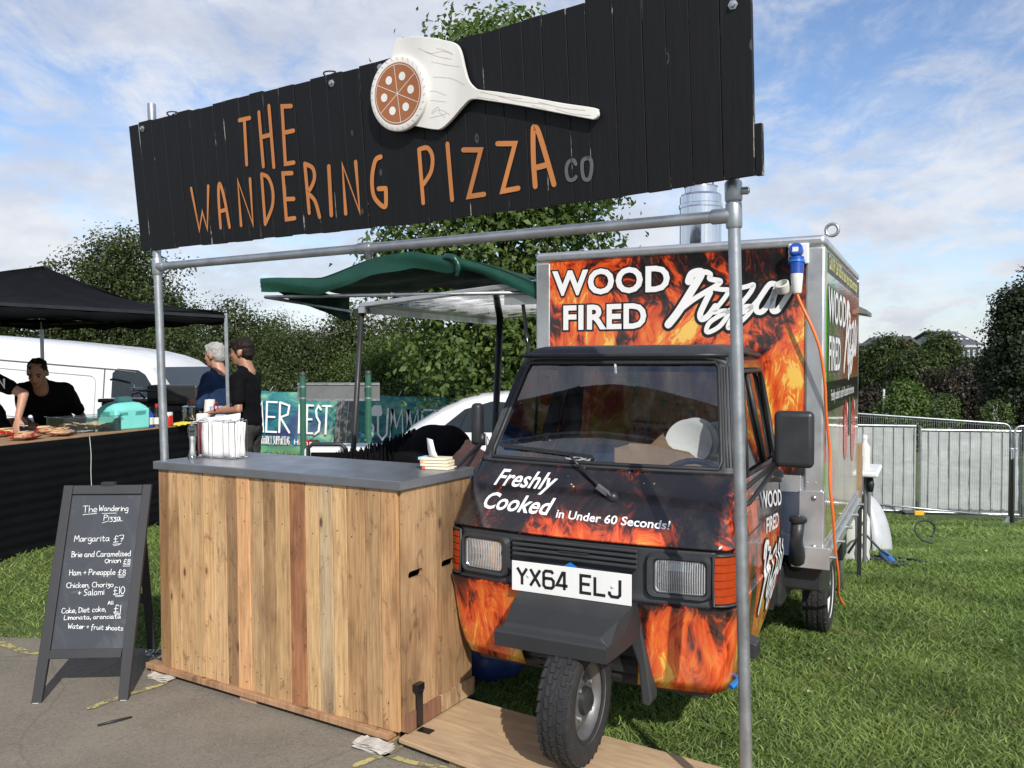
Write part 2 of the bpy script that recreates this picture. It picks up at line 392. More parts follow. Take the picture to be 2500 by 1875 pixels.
def blackboard_paint(name, col=(.012, .012, .014)):
    m = bpy.data.materials.new(name); m.use_nodes = True; t = NT(m)
    v = t.coord('Object', (1, 1, .05), rand=37.0); g = t.noise(v, 80, 6, .7, .5)
    c = t.ramp(g, [(.3, tuple(x * .55 for x in col)), (.6, col), (.8, tuple(x * 2.0 for x in col))])
    ch = t.noise(t.coord('Object', (3.0, 1, .35), rand=17.0), 26, 8, .75, .8)
    c = t.mix(t.rng(ch, .70, .76, 0, .8), c, (.34, .34, .32))
    tg = t.n('ShaderNodeTexCoord'); sg_ = t.n('ShaderNodeSeparateXYZ'); t.l(tg.outputs['Generated'], sg_.inputs[0]); ex = t.math('ABSOLUTE', t.math('SUBTRACT', sg_.outputs[0], .5)); ez = t.math('ABSOLUTE', t.math('SUBTRACT', sg_.outputs[2], .5))
    en = t.noise(t.coord('Object', (1, 1, .5), rand=71.0), 9, 6, .7); wr_ = t.math('MULTIPLY', t.rng(t.math('ADD', ex, t.math('MULTIPLY', t.math('SUBTRACT', ez, .30), .08)), .482, .494), t.rng(en, .57, .64))
    c = t.mix(t.math('MULTIPLY', wr_, .75), c, (.38, .36, .33))
    kv = t.n('ShaderNodeTexVoronoi'); t.l(t.coord('Object', (1, 1, .5), rand=29.0), kv.inputs['Vector']); kv.inputs['Scale'].default_value = 8.5
    c = t.mix(t.math('MULTIPLY', t.rng(kv.outputs['Distance'], .10, .075), t.rng(kv.outputs['Distance'], .045, .065)), c, (.055, .055, .053)); g = t.math('SUBTRACT', g, t.rng(kv.outputs['Distance'], .09, .03, 0, 1.5))
    t.base(c); t.set(Roughness=.6); t.b.inputs['Specular IOR Level'].default_value = .3; t.bump(g, .5, .002); return m
M_['black_wood'] = blackboard_paint('black_stained_plank', (.0062, .0062, .0075))
def painted(name, col, wear=(.03, .03, .03), thr=.72):
    m = bpy.data.materials.new(name); m.use_nodes = True; t = NT(m)
    v = t.coord('Object', (1, 1, .25)); g = t.noise(v, 18, 8, .7, .8); g2 = t.noise(v, 5, 3, .5)
    c = t.ramp(g2, [(.3, tuple(x * .82 for x in col)), (.7, tuple(min(1, x * 1.1) for x in col))])
    t.base(t.mix(t.rng(g, thr, thr + .04, 0, .85), c, wear)); t.set(Roughness=.6); return m
M_['sign_orange'] = painted('orange_sign_paint', (.50, .185, .052), (.04, .025, .02), .66)
M_['sign_grey_paint'] = painted('grey_sign_paint', (.10, .105, .11), (.02, .02, .02), .62)
M_['peel_white'] = painted('white_peel_paint', (.76, .75, .71), (.55, .42, .32), .70)
M_['pizza_brown'] = painted('brown_pizza_paint', (.35, .125, .045), (.25, .1, .05), .8)
M_['chalk'] = mat('chalk', (.78, .79, .80), .95, 0, .2, 60)
M_['grain_line'] = mat('grain_line_paint', (.50, .30, .2), .8)
def slate_board():
    m = bpy.data.materials.new('chalkboard_slate'); m.use_nodes = True; t = NT(m)
    a = t.noise(t.coord('Object', (1, 1, .6)), 5, 7, .65, .8); b = t.noise(t.coord('Object', (.6, 1, 2.2)), 11, 6, .7, .5)
    c = t.mix(t.rng(a, .45, .72, 0, .75), (.038, .044, .054), (.085, .095, .11)); c = t.mix(t.rng(b, .58, .75, 0, .5), c, (.15, .165, .19))
    t.base(c); t.set(Roughness=.7); return m
M_['slate'] = M_['slate']; M_['board_slate'] = slate_board()
M_['board_frame'] = painted('black_frame_paint', (.030, .031, .034), (.35, .33, .3), .755)

def flames(name, mode):
    """printed wrap: flames over near-black; mode front / cab / box"""
    m = bpy.data.materials.new(name); m.use_nodes = True; t = NT(m)
    co = t.coord('Object'); sp = t.n('ShaderNodeSeparateXYZ'); t.l(co, sp.inputs[0])
    X, Y, Z = sp.outputs
    w1 = t.noise(t.coord('Object', (1, 1, .6), loc=(2.3, 1, .4)), 2.6, 2, .45, .9, col=True)
    va = t.n('ShaderNodeVectorMath', operation='SCALE'); t.l(w1, va.inputs[0]); va.inputs['Scale'].default_value = .40
    ad = t.n('ShaderNodeVectorMath', operation='ADD'); t.l(co, ad.inputs[0]); t.l(va.outputs[0], ad.inputs[1])
    mp = t.n('ShaderNodeMapping'); t.l(ad.outputs[0], mp.inputs[0]); mp.inputs['Scale'].default_value = (1, .9, .42)
    f1 = t.noise(mp.outputs[0], 3.6, 2, .4, .9); f2 = t.noise(mp.outputs[0], 9.0, 2, .4, 1.6)
    rid = t.math('SUBTRACT', 1.0, t.math('MULTIPLY', t.math('ABSOLUTE', t.math('SUBTRACT', t.noise(mp.outputs[0], 5.5, 2, .4, 1.2), .5)), 9.0), clamp=True)
    mp2 = t.n('ShaderNodeMapping'); t.l(ad.outputs[0], mp2.inputs[0]); mp2.inputs['Scale'].default_value = (1, .9, .24)
    rid2 = t.math('SUBTRACT', 1.0, t.math('MULTIPLY', t.math('ABSOLUTE', t.math('SUBTRACT', t.noise(mp2.outputs[0], 13.0, 3, .5, 1.6), .5)), 16.0), clamp=True)
    rid3 = t.math('SUBTRACT', 1.0, t.math('MULTIPLY', t.math('ABSOLUTE', t.math('SUBTRACT', t.noise(mp.outputs[0], 8.0, 4, .55, 2.4), .47)), 14.0), clamp=True)
    wv = t.math('ADD', t.math('ADD', t.math('MULTIPLY', f1, .70), t.math('MULTIPLY', f2, .30)), t.math('ADD', t.math('MULTIPLY', rid, .06), t.math('SUBTRACT', t.math('MULTIPLY', rid2, .075), t.math('MULTIPLY', rid3, .06))))
    gx = lambda cx_, cz_, wx, wz: t.math('POWER', 2.718, t.math('MULTIPLY', t.math('ADD',
        t.math('POWER', t.math('DIVIDE', t.math('SUBTRACT', X, cx_), wx), 2.0), t.math('POWER', t.math('DIVIDE', t.math('SUBTRACT', Z, cz_), wz), 2.0)), -1.0))
    if mode == 'cab':
        low = t.rng(Z, .72, .60, 0, 1); side = t.rng(Y, .18, .42, 0, .92)
        sidek = t.math('MULTIPLY', side, t.rng(Z, 1.62, 1.3, 0.25, 1))
        glow = t.math('MAXIMUM', gx(.20, .885, .27, .085), t.math('MULTIPLY', gx(-.42, .86, .12, .10), .30))
        glow = t.math('MAXIMUM', glow, gx(.63, 1.03, .07, .22))
        k = t.math('MAXIMUM', t.math('MAXIMUM', low, sidek), glow)
        # door's charcoal block behind the lettering
        blk = t.math('MULTIPLY', t.math('MULTIPLY', t.rng(Y, .50, .66), t.rng(Z, .80, .90)), t.math('MULTIPLY', t.rng(X, .4, .5), 1.0))
        k = t.math('MULTIPLY', k, t.math('SUBTRACT', 1.0, t.math('MULTIPLY', blk, .93)))
        e = t.math('ADD', t.math('MULTIPLY', t.math('SUBTRACT', wv, .52), 2.5), t.math('ADD', t.math('MULTIPLY', k, .66), -.10))
        hot = t.rng(Z, .60, .34, 0, .13); e = t.math('ADD', e, t.math('MULTIPLY', hot, k))
    else:
        dark = t.math('MULTIPLY', gx(.1, 2.12, .62, .20), .42)
        e = t.math('ADD', t.math('MULTIPLY', t.math('SUBTRACT', wv, .52), 2.9), t.math('SUBTRACT', .60, dark))
        e = t.math('ADD', e, t.math('MULTIPLY', gx(.58, 1.35, .22, .28), .26))
    c = t.ramp(e, [(0, (.010, .009, .011)), (.20, (.030, .012, .011)), (.34, (.14, .022, .012)), (.44, (.46, .050, .013)), (.62, (.68, .095, .022)), (.84, (.72, .20, .030)), (.98, (.80, .50, .10))])
    sp2 = t.n('ShaderNodeTexVoronoi'); t.l(co, sp2.inputs['Vector']); sp2.inputs['Scale'].default_value = 26
    spark = t.math('MULTIPLY', t.rng(sp2.outputs['Distance'], .13, .06), t.rng(t.noise(co, 3.1, 3, .6), .60, .66)); c = t.mix(spark, c, (.95, .72, .25))
    du = t.math('MULTIPLY', t.rng(t.noise(t.coord('Object', (1, 1, .4)), 7, 7, .7), .45, .8, 0, .28), t.rng(Z, 1.3, .3, .25, 1)); c = t.mix(du, c, (.30, .25, .19))
    t.base(c); t.set(Roughness=t.rng(t.noise(co, 5, 6, .7), .3, .75, .12, .30), Coat_Weight=.5, Coat_Roughness=.06); t.b.inputs['Specular IOR Level'].default_value = .5
    return m
M_['wrap_cab'] = flames('flame_wrap_cab', 'cab'); M_['wrap_box'] = flames('flame_wrap_box', 'box')
def side_print():
    m = bpy.data.materials.new('vegetable_photo_print'); m.use_nodes = True; t = NT(m)
    co = t.coord('Object'); sp = t.n('ShaderNodeSeparateXYZ'); t.l(co, sp.inputs[0]); Y = sp.outputs[1]; Z = sp.outputs[2]
    w = t.noise(co, 3.2, 4, .6, 1.0); v = t.n('ShaderNodeTexVoronoi'); t.l(t.coord('Object', (1, 1, .6)), v.inputs['Vector']); v.inputs['Scale'].default_value = 4.2
    c = t.ramp(w, [(.28, (.06, .06, .05)), (.40, (.28, .22, .15)), (.50, (.50, .40, .26)), (.60, (.42, .40, .33)), (.75, (.60, .56, .46))])
    c = t.mix(t.math('MULTIPLY', t.rng(Y, 1.95, 1.62), t.rng(t.noise(co, 5, 3, .5, 1), .40, .52)), c, (.10, .33, .035))
    c = t.mix(t.math('MULTIPLY', t.rng(Z, 1.45, 1.2), t.rng(v.outputs['Distance'], .45, .30)), c, (.48, .045, .03))
    c = t.mix(t.math('MULTIPLY', t.rng(Y, 2.0, 2.5), t.rng(Z, 1.40, 1.60)), c, (.55, .14, .04))
    c = t.mix(t.rng(Z, .92, .70, 0, .8), c, (.42, .33, .16))
    c = t.mix(t.math('MULTIPLY', t.rng(t.math('ABSOLUTE', t.math('SUBTRACT', Z, 1.42)), .085, .075), .92), c, (.03, .035, .03))
    t.base(c); t.set(Roughness=.10, Coat_Weight=.6, Coat_Roughness=.04); return m
M_['side_print'] = side_print()
def banner_print():
    m = bpy.data.materials.new('festival_banner_print'); m.use_nodes = True; t = NT(m)
    co = t.coord('Object'); sp = t.n('ShaderNodeSeparateXYZ'); t.l(co, sp.inputs[0]); Z = sp.outputs[2]
    n1 = t.noise(t.coord('Object', (1, 1, 1.6)), 1.5, 6, .62, 1.2); n2 = t.noise(co, .8, 3, .5)
    c = t.ramp(n1, [(.30, (.010, .04, .12)), (.42, (.015, .12, .19)), (.52, (.03, .22, .22)), (.62, (.15, .35, .26)), (.74, (.42, .54, .34))])
    c = t.mix(t.rng(n2, .56, .66, 0, .75), c, (.03, .02, .13)); c = t.mix(t.rng(Z, .45, .05, 0, .7), c, (.12, .33, .14))
    t.base(c); t.set(Roughness=.5); t.bump(t.noise(co, 2.2, 3, .5), .35, .05); return m
M_['banner'] = banner_print()
def tarmac():
    m = bpy.data.materials.new('worn_tarmac'); m.use_nodes = True; t = NT(m); co = t.coord('Object')
    a = t.noise(co, 2.4, 5, .62); b = t.noise(co, 95, 4, .8); p = t.noise(co, .9, 4, .6)
    c = t.ramp(a, [(.3, (.165, .144, .114)), (.7, (.225, .198, .158))])
    c = t.mix(t.rng(b, .50, .72, 0, .75), c, (.30, .27, .22)); c = t.mix(t.rng(b, .46, .30, 0, .8), c, (.05, .044, .036))
    cr = t.n('ShaderNodeTexVoronoi', feature='DISTANCE_TO_EDGE'); t.l(t.mix(.12, co, t.noise(co, 3, 5, .6, col=True)), cr.inputs['Vector']); cr.inputs['Scale'].default_value = .9; c = t.mix(t.rng(cr.outputs['Distance'], .008, .003, 0, .22), c, (.05, .045, .04))
    c = t.mix(t.rng(p, .6, .75, 0, .35), c, (.09, .08, .07))
    sp = t.n('ShaderNodeTexVoronoi'); t.l(co, sp.inputs['Vector']); sp.inputs['Scale'].default_value = 9
    c = t.mix(t.rng(sp.outputs['Distance'], .045, .02, 0, .8), c, (.38, .35, .3))
    st = t.noise(co, 7.5, 6, .72); c = t.mix(t.rng(st, .68, .74, 0, .55), c, (.04, .037, .033))
    t.base(c); t.set(Roughness=.92); t.bump(b, .6, .004); return m
M_['tarmac'] = tarmac()
def grass_ground():
    m = bpy.data.materials.new('grass_ground'); m.use_nodes = True; t = NT(m); co = t.coord('Object')
    a = t.noise(co, 1.1, 5, .6); b = t.noise(co, 38, 4, .7); d = t.noise(co, .12, 3, .5)
    c = t.ramp(a, [(.3, (.045, .070, .014)), (.7, (.095, .130, .032))]); c = t.mix(t.rng(b, .5, .75, 0, .6), c, (.085, .14, .03)); c = t.mix(t.rng(b, .4, .25, 0, .6), c, (.02, .03, .008))
    t.base(c); t.set(Roughness=.95); t.bump(b, .8, .03); return m
M_['ground'] = grass_ground()
def leafmat(name, lo, hi, trans=.30, rough=.5):
    m = bpy.data.materials.new(name); m.use_nodes = True; t = NT(m); o = t.t.nodes['Material Output']
    g = t.n('ShaderNodeAttribute', attribute_name='shade'); c = t.ramp(g.outputs['Fac'], [(0, lo), (1, hi)])
    t.base(c); t.set(Roughness=rough); t.b.inputs['Specular IOR Level'].default_value = .35
    tr = t.n('ShaderNodeBsdfTranslucent'); t.l(t.mix(1.0, c, (1.3, 1.5, .6), 'MULTIPLY'), tr.inputs[0])
    mx = t.n('ShaderNodeMixShader'); mx.inputs[0].default_value = trans; t.l(t.b.outputs[0], mx.inputs[1]); t.l(tr.outputs[0], mx.inputs[2]); t.l(mx.outputs[0], o.inputs[0])
    return m
M_['grass'] = leafmat('grass_blades', (.036, .076, .012), (.32, .43, .125), .30, .5)
def drypatch():
    t = NT(M_['grass']); b = t.b.inputs['Base Color']; src = b.links[0].from_socket; co = t.coord('Object')
    c = t.mix(t.rng(t.noise(co, 1.3, 5, .65), .54, .70, 0, .55), src, (.27, .235, .085)); c = t.mix(t.rng(t.noise(co, 4.1, 4, .6), .60, .72, 0, .5), c, (.05, .085, .02)); t.l(c, b)
drypatch()
M_['leaf_mid'] = leafmat('oak_leaves', (.040, .075, .014), (.125, .185, .045))
M_['leaf_dark'] = leafmat('hawthorn_leaves', (.022, .036, .010), (.080, .105, .030))
M_['leaf_deep'] = leafmat('evergreen_leaves', (.010, .018, .007), (.035, .050, .018), .2)
M_['leaf_purple'] = leafmat('copper_leaves', (.018, .014, .010), (.050, .040, .026), .2)
M_['leaf_light'] = leafmat('birch_leaves', (.05, .08, .025), (.12, .17, .06))
M_['bark'] = mat('bark', (.10, .085, .065), .9, 0, .35, 14, .8, 30)
M_['bark_pale'] = mat('birch_bark', (.42, .40, .36), .85, 0, .3, 14)
M_['yellow_line'] = painted('yellow_line_paint', (.50, .44, .17), (.15, .132, .105), .47)

for k_ in ('black_cloth', 'canopy_black', 'skirt_black', 'navy_cloth', 'grey_cloth', 'jeans', 'hair_dark'):
    M_[k_].node_tree.nodes['Principled BSDF'].inputs['Specular IOR Level'].default_value = .12

M_['leaf_far'] = leafmat('far_woodland_leaves', (.018, .032, .008), (.075, .105, .028))
# ------------------------------------------------------------ terrain
def sst(a, b, x): t = np.clip((x - a) / (b - a), 0, 1); return t * t * (3 - 2 * t)
EX = [-30, -12, -2.96, -1.93, -1.6, -.9, -.3, .3, 1, 3, 8, 30]; EY = [9.5, 6.6, 4.79, 4.55, 4.2, 3.72, 3.3, 2.95, 2.5, 1.4, -1.2, -12]
def edge_y(x): return np.interp(x, EX, EY)
def gz(x, y):
    x = np.asarray(x, float); y = np.asarray(y, float)
    F = np.where(y < 18, np.clip(y - 6.5, 0, None), 11.5 + .25 * (np.clip(y, 18, 60) - 18))
    k = .03 + .135 * sst(-5, 3, x)
    e = edge_y(x)
    bank = .15 * sst(.1, 1.3, y - e) * sst(-1.2, -2.2, x) * (1 - sst(9, 12, y))
    lump = .012 * (np.sin(x * 3.1 + y * 1.3) + np.sin(y * 4.3 - x * 1.7)) * sst(.2, 1, y - e) * sst(4.6, 6, y)
    return -k * F + bank + lump
def gzf(x, y): return float(gz(x, y))
xs = np.concatenate([-np.geomspace(900, 12, 26), np.linspace(-11.5, 12, 95), np.geomspace(12.5, 900, 30)])
ys = np.concatenate([[-300, -80, -30, -10, -4], np.linspace(-1, 14, 76), np.geomspace(14.4, 1500, 60)])
GX, GY = np.meshgrid(xs, ys); GZ = gz(GX, GY)
nx, ny = len(xs), len(ys)
vv = np.stack([GX, GY, GZ], -1).reshape(-1, 3); ii = np.arange(nx * ny).reshape(ny, nx)
ff = np.stack([ii[:-1, :-1], ii[:-1, 1:], ii[1:, 1:], ii[1:, :-1]], -1).reshape(-1, 4)
g = mesh_obj('ground', vv.tolist(), ff.tolist(), M_['ground'], smooth=True); tag(g, kind='structure')
# tarmac path with an uneven edge
px_ = np.linspace(-14, 8, 150); top = edge_y(px_) + .03 * np.sin(px_ * 9) + .02 * np.sin(px_ * 23 + 1)
vs = [(a, -6, .006) for a in px_] + [(a, b - .6, .006) for a, b in zip(px_, top)] + [(a, b, .006) for a, b in zip(px_, top)]
n = len(px_); fs = [(i, i + 1, n + i + 1, n + i) for i in range(n - 1)] + [(n + i, n + i + 1, 2 * n + i + 1, 2 * n + i) for i in range(n - 1)]
pth = mesh_obj('tarmac_path', vs, fs, M_['tarmac']); tag(pth, kind='structure')
# yellow sprayed lines
GI = Matrix.Identity(4)
def ground_line(pts, w, name='yellow_line'):
    P = [hit(GI, a, b, 'z', .010) for a, b in pts]; P = smoothline(P, 5)
    o = strokes_mesh(name, [[(p.x, p.y) for p in P]], w, lambda x, y, l: (x, y, .0105 + l), M_['yellow_line'], None, 0, 0)
    return tag(o, kind='structure')
ground_line([(-40, 1555), (20, 1576), (60, 1590), (94, 1594)], .05)
ground_line([(222, 1728), (290, 1702), (350, 1684), (400, 1668)], .038)
ground_line([(870, 1868), (910, 1852), (950, 1838), (975, 1822)], .034)
ground_line([(940, 1842), (1010, 1862), (1080, 1874), (1180, 1895)], .03)

# ------------------------------------------------------------ grass blades (stuff)
def blades(name, P, h, w, shade, lean):
    n = len(P); a = nr.rand(n) * 2 * np.pi; dx = np.stack([np.cos(a), np.sin(a), np.zeros(n)], 1) * w[:, None] / 2
    b = nr.rand(n) * 2 * np.pi; l = lean * h * (0.3 + nr.rand(n)); tip = P + np.stack([np.cos(b) * l, np.sin(b) * l, h], 1)
    mid = P * .5 + tip * .5; mid[:, 2] += h * .12
    V = np.stack([P - dx, P + dx, mid + dx * .75, tip, mid - dx * .75], 1).reshape(-1, 3)
    i = np.arange(n)[:, None] * 5; Fq = (i + np.array([0, 1, 2, 4])).ravel(); Ft = (i + np.array([4, 2, 3])).ravel()
    me = bpy.data.meshes.new(name); me.vertices.add(len(V)); me.vertices.foreach_set('co', V.astype(np.float32).ravel())
    me.loops.add(n * 7); loops = np.concatenate([Fq, Ft]).astype(np.int32); me.loops.foreach_set('vertex_index', loops)
    me.polygons.add(n * 2); st = np.concatenate([np.arange(n) * 4, n * 4 + np.arange(n) * 3]).astype(np.int32)
    me.polygons.foreach_set('loop_start', st); me.update(calc_edges=True)
    at_ = me.attributes.new('shade', 'FLOAT', 'POINT'); at_.data.foreach_set('value', np.repeat(shade, 5).astype(np.float32))
    o = link(name, me, M_['grass']); return tag(o, kind='stuff')
def vnoise(x, y, s):
    return (np.sin(x * s + 1.3 * np.sin(y * s * .8)) + np.sin(y * s * 1.3 + 1.7 * np.sin(x * s * .6 + 2)) + np.sin((x + y) * s * .77 + 4)) / 3
def scatter(n, x0, x1, y0, y1, cond=None):
    x = nr.uniform(x0, x1, n); y = nr.uniform(y0, y1, n); k = (y > edge_y(x) + .03 * np.sin(x * 9) - .02 + .05 * nr.rand(n) ** 3 * -1)
    if cond is not None: k &= cond(x, y)
    return x[k], y[k]
Pn = []; Hn = []; Wn = []; Sn = []
def lay(n, x0, x1, y0, y1, cond=None, hs=1.0, ws=1.0):
    x, y = scatter(n, x0, x1, y0, y1, cond); cl = vnoise(x, y, 7.3) * .5 + vnoise(x, y, 21) * .35
    keep = nr.rand(len(x)) < .72 + .35 * cl; x = x[keep]; y = y[keep]; cl = cl[keep]
    z = gz(x, y); e = y - edge_y(x)
    h = (.010 + .027 * nr.rand(len(x)) ** 1.3 + .012 * np.clip(cl, 0, 1)) * hs * (.45 + .55 * sst(0, .25, e)); w = (.0036 + .0042 * nr.rand(len(x))) * ws
    Pn.append(np.stack([x, y, z - .002], 1)); Hn.append(h); Wn.append(w)
    Sn.append(np.clip(.42 + .20 * vnoise(x, y, 1.1) + .22 * vnoise(x, y, 5.7) + .50 * (nr.rand(len(x)) - .5) + (nr.rand(len(x)) < .05) * .5, 0, 1))
vis = lambda x, y: (x < y * .66 + .25)
lay(95000, -.8, 3.1, 2.6, 4.4, lambda x, y: vis(x, y) & (y > 2.6))
lay(90000, -.4, 4.3, 4.4, 6.6, vis, 1.1, 1.25)
lay(80000, 1.4, 6.6, 6.6, 10, vis, 1.35, 1.8)
lay(60000, 2.5, 11.5, 10, 18.5, vis, 1.6, 3.0)
lay(70000, -4.6, -1.2, 4.2, 7.4, lambda x, y: (x > -y * .66), 1.1, 1.2)
lay(20000, -5.5, 1, 7.4, 12, None, 1.6, 2.5)
lay(45000, -1.6, -.8, 3.2, 5.5)
lay(30000, -1.2, 0.6, 5.5, 8, None, 1.2, 1.6)
lay(30000, -6, 9, 11, 22, lambda x, y: vis(x, y), 2.2, 5.0)
blades('grass', np.concatenate(Pn), np.concatenate(Hn), np.concatenate(Wn), np.concatenate(Sn), 2.0)

# ------------------------------------------------------------ trees
def leafmesh(name, C_, size, shade, mat_, parent, up=.35, hint=None):
    n = len(C_); nrm = nr.randn(n, 3) * .62; nrm[:, 2] += up
    if hint is not None: nrm += hint
    nrm /= np.linalg.norm(nrm, axis=1)[:, None]
    t = np.cross(nrm, nr.randn(n, 3)); t /= np.linalg.norm(t, axis=1)[:, None] + 1e-9; b = np.cross(nrm, t)
    s = (size * (.6 + .8 * nr.rand(n)))[:, None]; cup = nrm * s * .18
    V = np.stack([C_ - t * s * .55, C_ + b * s * .30 - t * s * .05 + cup, C_ + t * s * .5, C_ - b * s * .30 + t * s * .05 + cup], 1).reshape(-1, 3)
    me = bpy.data.meshes.new(name); me.vertices.add(n * 4); me.vertices.foreach_set('co', V.astype(np.float32).ravel())
    me.loops.add(n * 4); me.loops.foreach_set('vertex_index', np.arange(n * 4, dtype=np.int32)); me.polygons.add(n)
    me.polygons.foreach_set('loop_start', (np.arange(n) * 4).astype(np.int32)); me.update(calc_edges=True)
    a = me.attributes.new('shade', 'FLOAT', 'POINT'); a.data.foreach_set('value', np.repeat(np.clip(shade, 0, 1), 4).astype(np.float32))
    return link(name, me, mat_, parent)
def tree(name, base, blobs, n, leaf, mat_, label, trunk_r=.12, trunk_top=None, cl=.34, per=26, bark='bark', up=.35, group=None, flat=1.0):
    """blobs: (cx, cy, cz, rx, ry, rz) relative to base, canopy lobes; leaf clusters fill their outer volume"""
    root = empty(name, base, label, 'tree', group)
    vol = np.array([b[3] * b[4] * b[5] for b in blobs]) ** .67; vol /= vol.sum(); nc = max(6, n // per)
    ks = nr.choice(len(blobs), nc, p=vol); B = np.array(blobs)[ks]
    d = nr.randn(nc, 3); d /= np.linalg.norm(d, axis=1)[:, None]; r = (.42 + .58 * nr.rand(nc) ** .55) * (1 + .16 * nr.randn(nc) * (nr.rand(nc) < .4))
    c = B[:, :3] + d * B[:, 3:] * r[:, None]; nc0 = len(c); keep_ = c[:, 2] > .02; c = c[keep_]; nc = len(c)
    cs = nr.rand(nc) * .7 + .15; i = np.repeat(np.arange(nc), per)
    off = nr.randn(len(i), 3) * cl * .5; off[:, 2] *= .7 * flat
    P = c[i] + off; sh = cs[i] + (nr.rand(len(i)) - .5) * .40
    on = off / (np.linalg.norm(off, axis=1)[:, None] + 1e-6); leafmesh('crown', P, leaf, sh, M_[mat_], root, up, on * .75 + d[:nc0][keep_][i] * .55)
    mb = MB(); tt = trunk_top or max(b[2] for b in blobs)
    pts = [Vector((0, 0, -.15)), Vector((rnd.uniform(-.1, .1), rnd.uniform(-.1, .1), tt * .35)), Vector((rnd.uniform(-.2, .2), 0, tt * .7)), Vector((rnd.uniform(-.2, .2), 0, tt))]
    mb.tube(pts, [trunk_r * 1.2, trunk_r, trunk_r * .65, trunk_r * .25], 10); mb.build('trunk', M_[bark], root, True)
    br = MB()
    for _ in range(26):
        k = c[nr.randint(nc)]; t_ = rnd.uniform(.2, .8); s = pts[1].lerp(pts[3], t_) if t_ > .1 else pts[1]
        e = Vector(k); m = s.lerp(e, .5) + Vector((rnd.uniform(-.1, .1), rnd.uniform(-.1, .1), .12 * (e - s).length))
        br.tube([s, m, e], [trunk_r * .34, trunk_r * .2, .008], 5)
    br.build('limbs', M_[bark], root, True)
    return root
# the oak behind the sign
tb = at(1232, 1010, 13.6)
tree('oak_tree', (tb.x, tb.y, gzf(tb.x, tb.y)), [(-.55, 0, 3.1, 1.15, 1.0, .95), (.9, .1, 3.3, 1.3, 1.1, .85), (1.75, 0, 2.9, .95, .9, .55), (-.1, 0, 4.4, 1.9, 1.5, 1.2), (-.7, -.2, 2.3, .8, .8, .6), (.2, -.2, 2.6, .8, .9, .6),
    (.2, 0, 6.0, 2.0, 1.6, 1.6), (-.75, -.1, 7.0, .9, .8, .75), (-.1, 0, 7.55, .75, .8, .55), (-1.7, 0, 3.9, .6, .6, .45)], 46000, .105, 'leaf_mid',
    'tall green oak rising behind the black sign, crown showing above it', .13, 7.2, .42, 22)
# rowan at the left above the black canopy
def wood_tree(px, top, D, w, label, mt='leaf_dark', n=14000, leaf=.13, base_z=None, depth=None, tops=None, **k):
    b = at(px, 1000, D); z0 = gzf(b.x, b.y) if base_z is None else base_z; zt = at(px, top, D).z - z0; wr = w / FPX * D / 2; dp = depth or wr * .8
    bl = [(0, 0, zt * .30, wr * .92, dp, zt * .30), (-wr * .35, 0, zt * .55, wr * .62, dp * .8, zt * .27), (wr * .35, 0, zt * .57, wr * .62, dp * .8, zt * .25), (rnd.uniform(-.2, .2) * wr, 0, zt * .74, wr * .55, dp * .6, zt * .18), (rnd.uniform(-.3, .3) * wr, 0, zt * .84, wr * .28, dp * .4, zt * .09)]
    for _ in range(5): bl.append((rnd.uniform(-.8, .8) * wr, rnd.uniform(-.3, .3) * dp, zt * rnd.uniform(.3, .8), wr * .32, dp * .4, zt * .13))
    return tree(k.pop('name', 'hedgerow_tree'), (b.x, b.y, z0), bl, n, leaf, mt, label, k.pop('tr', .12), zt * .85, k.pop('cl', .45), **k)
wood_tree(300, 520, 25, 330, 'tallest hedgerow tree standing above the black canopy at left', 'leaf_dark', 30000, .095, group='trees of the hedgerow')
wood_tree(432, 700, 26, 150, 'lower branchy tree right of the tallest hedgerow tree', 'leaf_dark', 14000, .095, group='trees of the hedgerow')
wood_tree(125, 600, 24, 110, 'thin young tree poking up behind the black canopy peak', 'leaf_dark', 2600, .12, cl=.3, group='trees of the hedgerow', tr=.06)
wood_tree(20, 655, 24, 100, 'small tree top at the left edge behind the canopy', 'leaf_dark', 3000, .12, group='trees of the hedgerow', tr=.06)
for px_c, tp, D, w, lb, mt in ((150, 720, 25, 330, 'low dark bush tree behind the long white van roof', 'leaf_dark'), (390, 775, 24, 300, 'bushy tree behind the long van front end', 'leaf_dark'),
        (585, 715, 23, 240, 'bushy hedgerow tree behind the two standing men', 'leaf_dark'), (720, 785, 22, 250, 'dark round tree behind the left green sign post', 'leaf_dark'), (690, 750, 26, 240, 'tree under the left tip of the green awning', 'leaf_dark'),
        (860, 725, 23, 240, 'peaked tree behind the right green sign post', 'leaf_dark'), (1000, 745, 24, 250, 'dark tree between awning pole and oak', 'leaf_dark'), (940, 800, 21, 280, 'low leafy tree directly over the festival banner', 'leaf_mid'),
        (1130, 760, 23, 240, 'tree just left of the oak trunk', 'leaf_dark'), (1260, 745, 22, 280, 'tree right of the oak trunk beside the van box', 'leaf_dark'), (1080, 900, 20, 170, 'low shrub tree above the small white van roof', 'leaf_dark'), (620, 870, 21, 300, 'low shrub tree behind the left end of the banner', 'leaf_dark')):
    wood_tree(px_c, tp, D, w, lb, mt, 30000 if D < 22.5 else 22000, .062 if D < 22.5 else .075, group='trees of the hedgerow', cl=.42)
G2 = 'park trees beyond the fence'
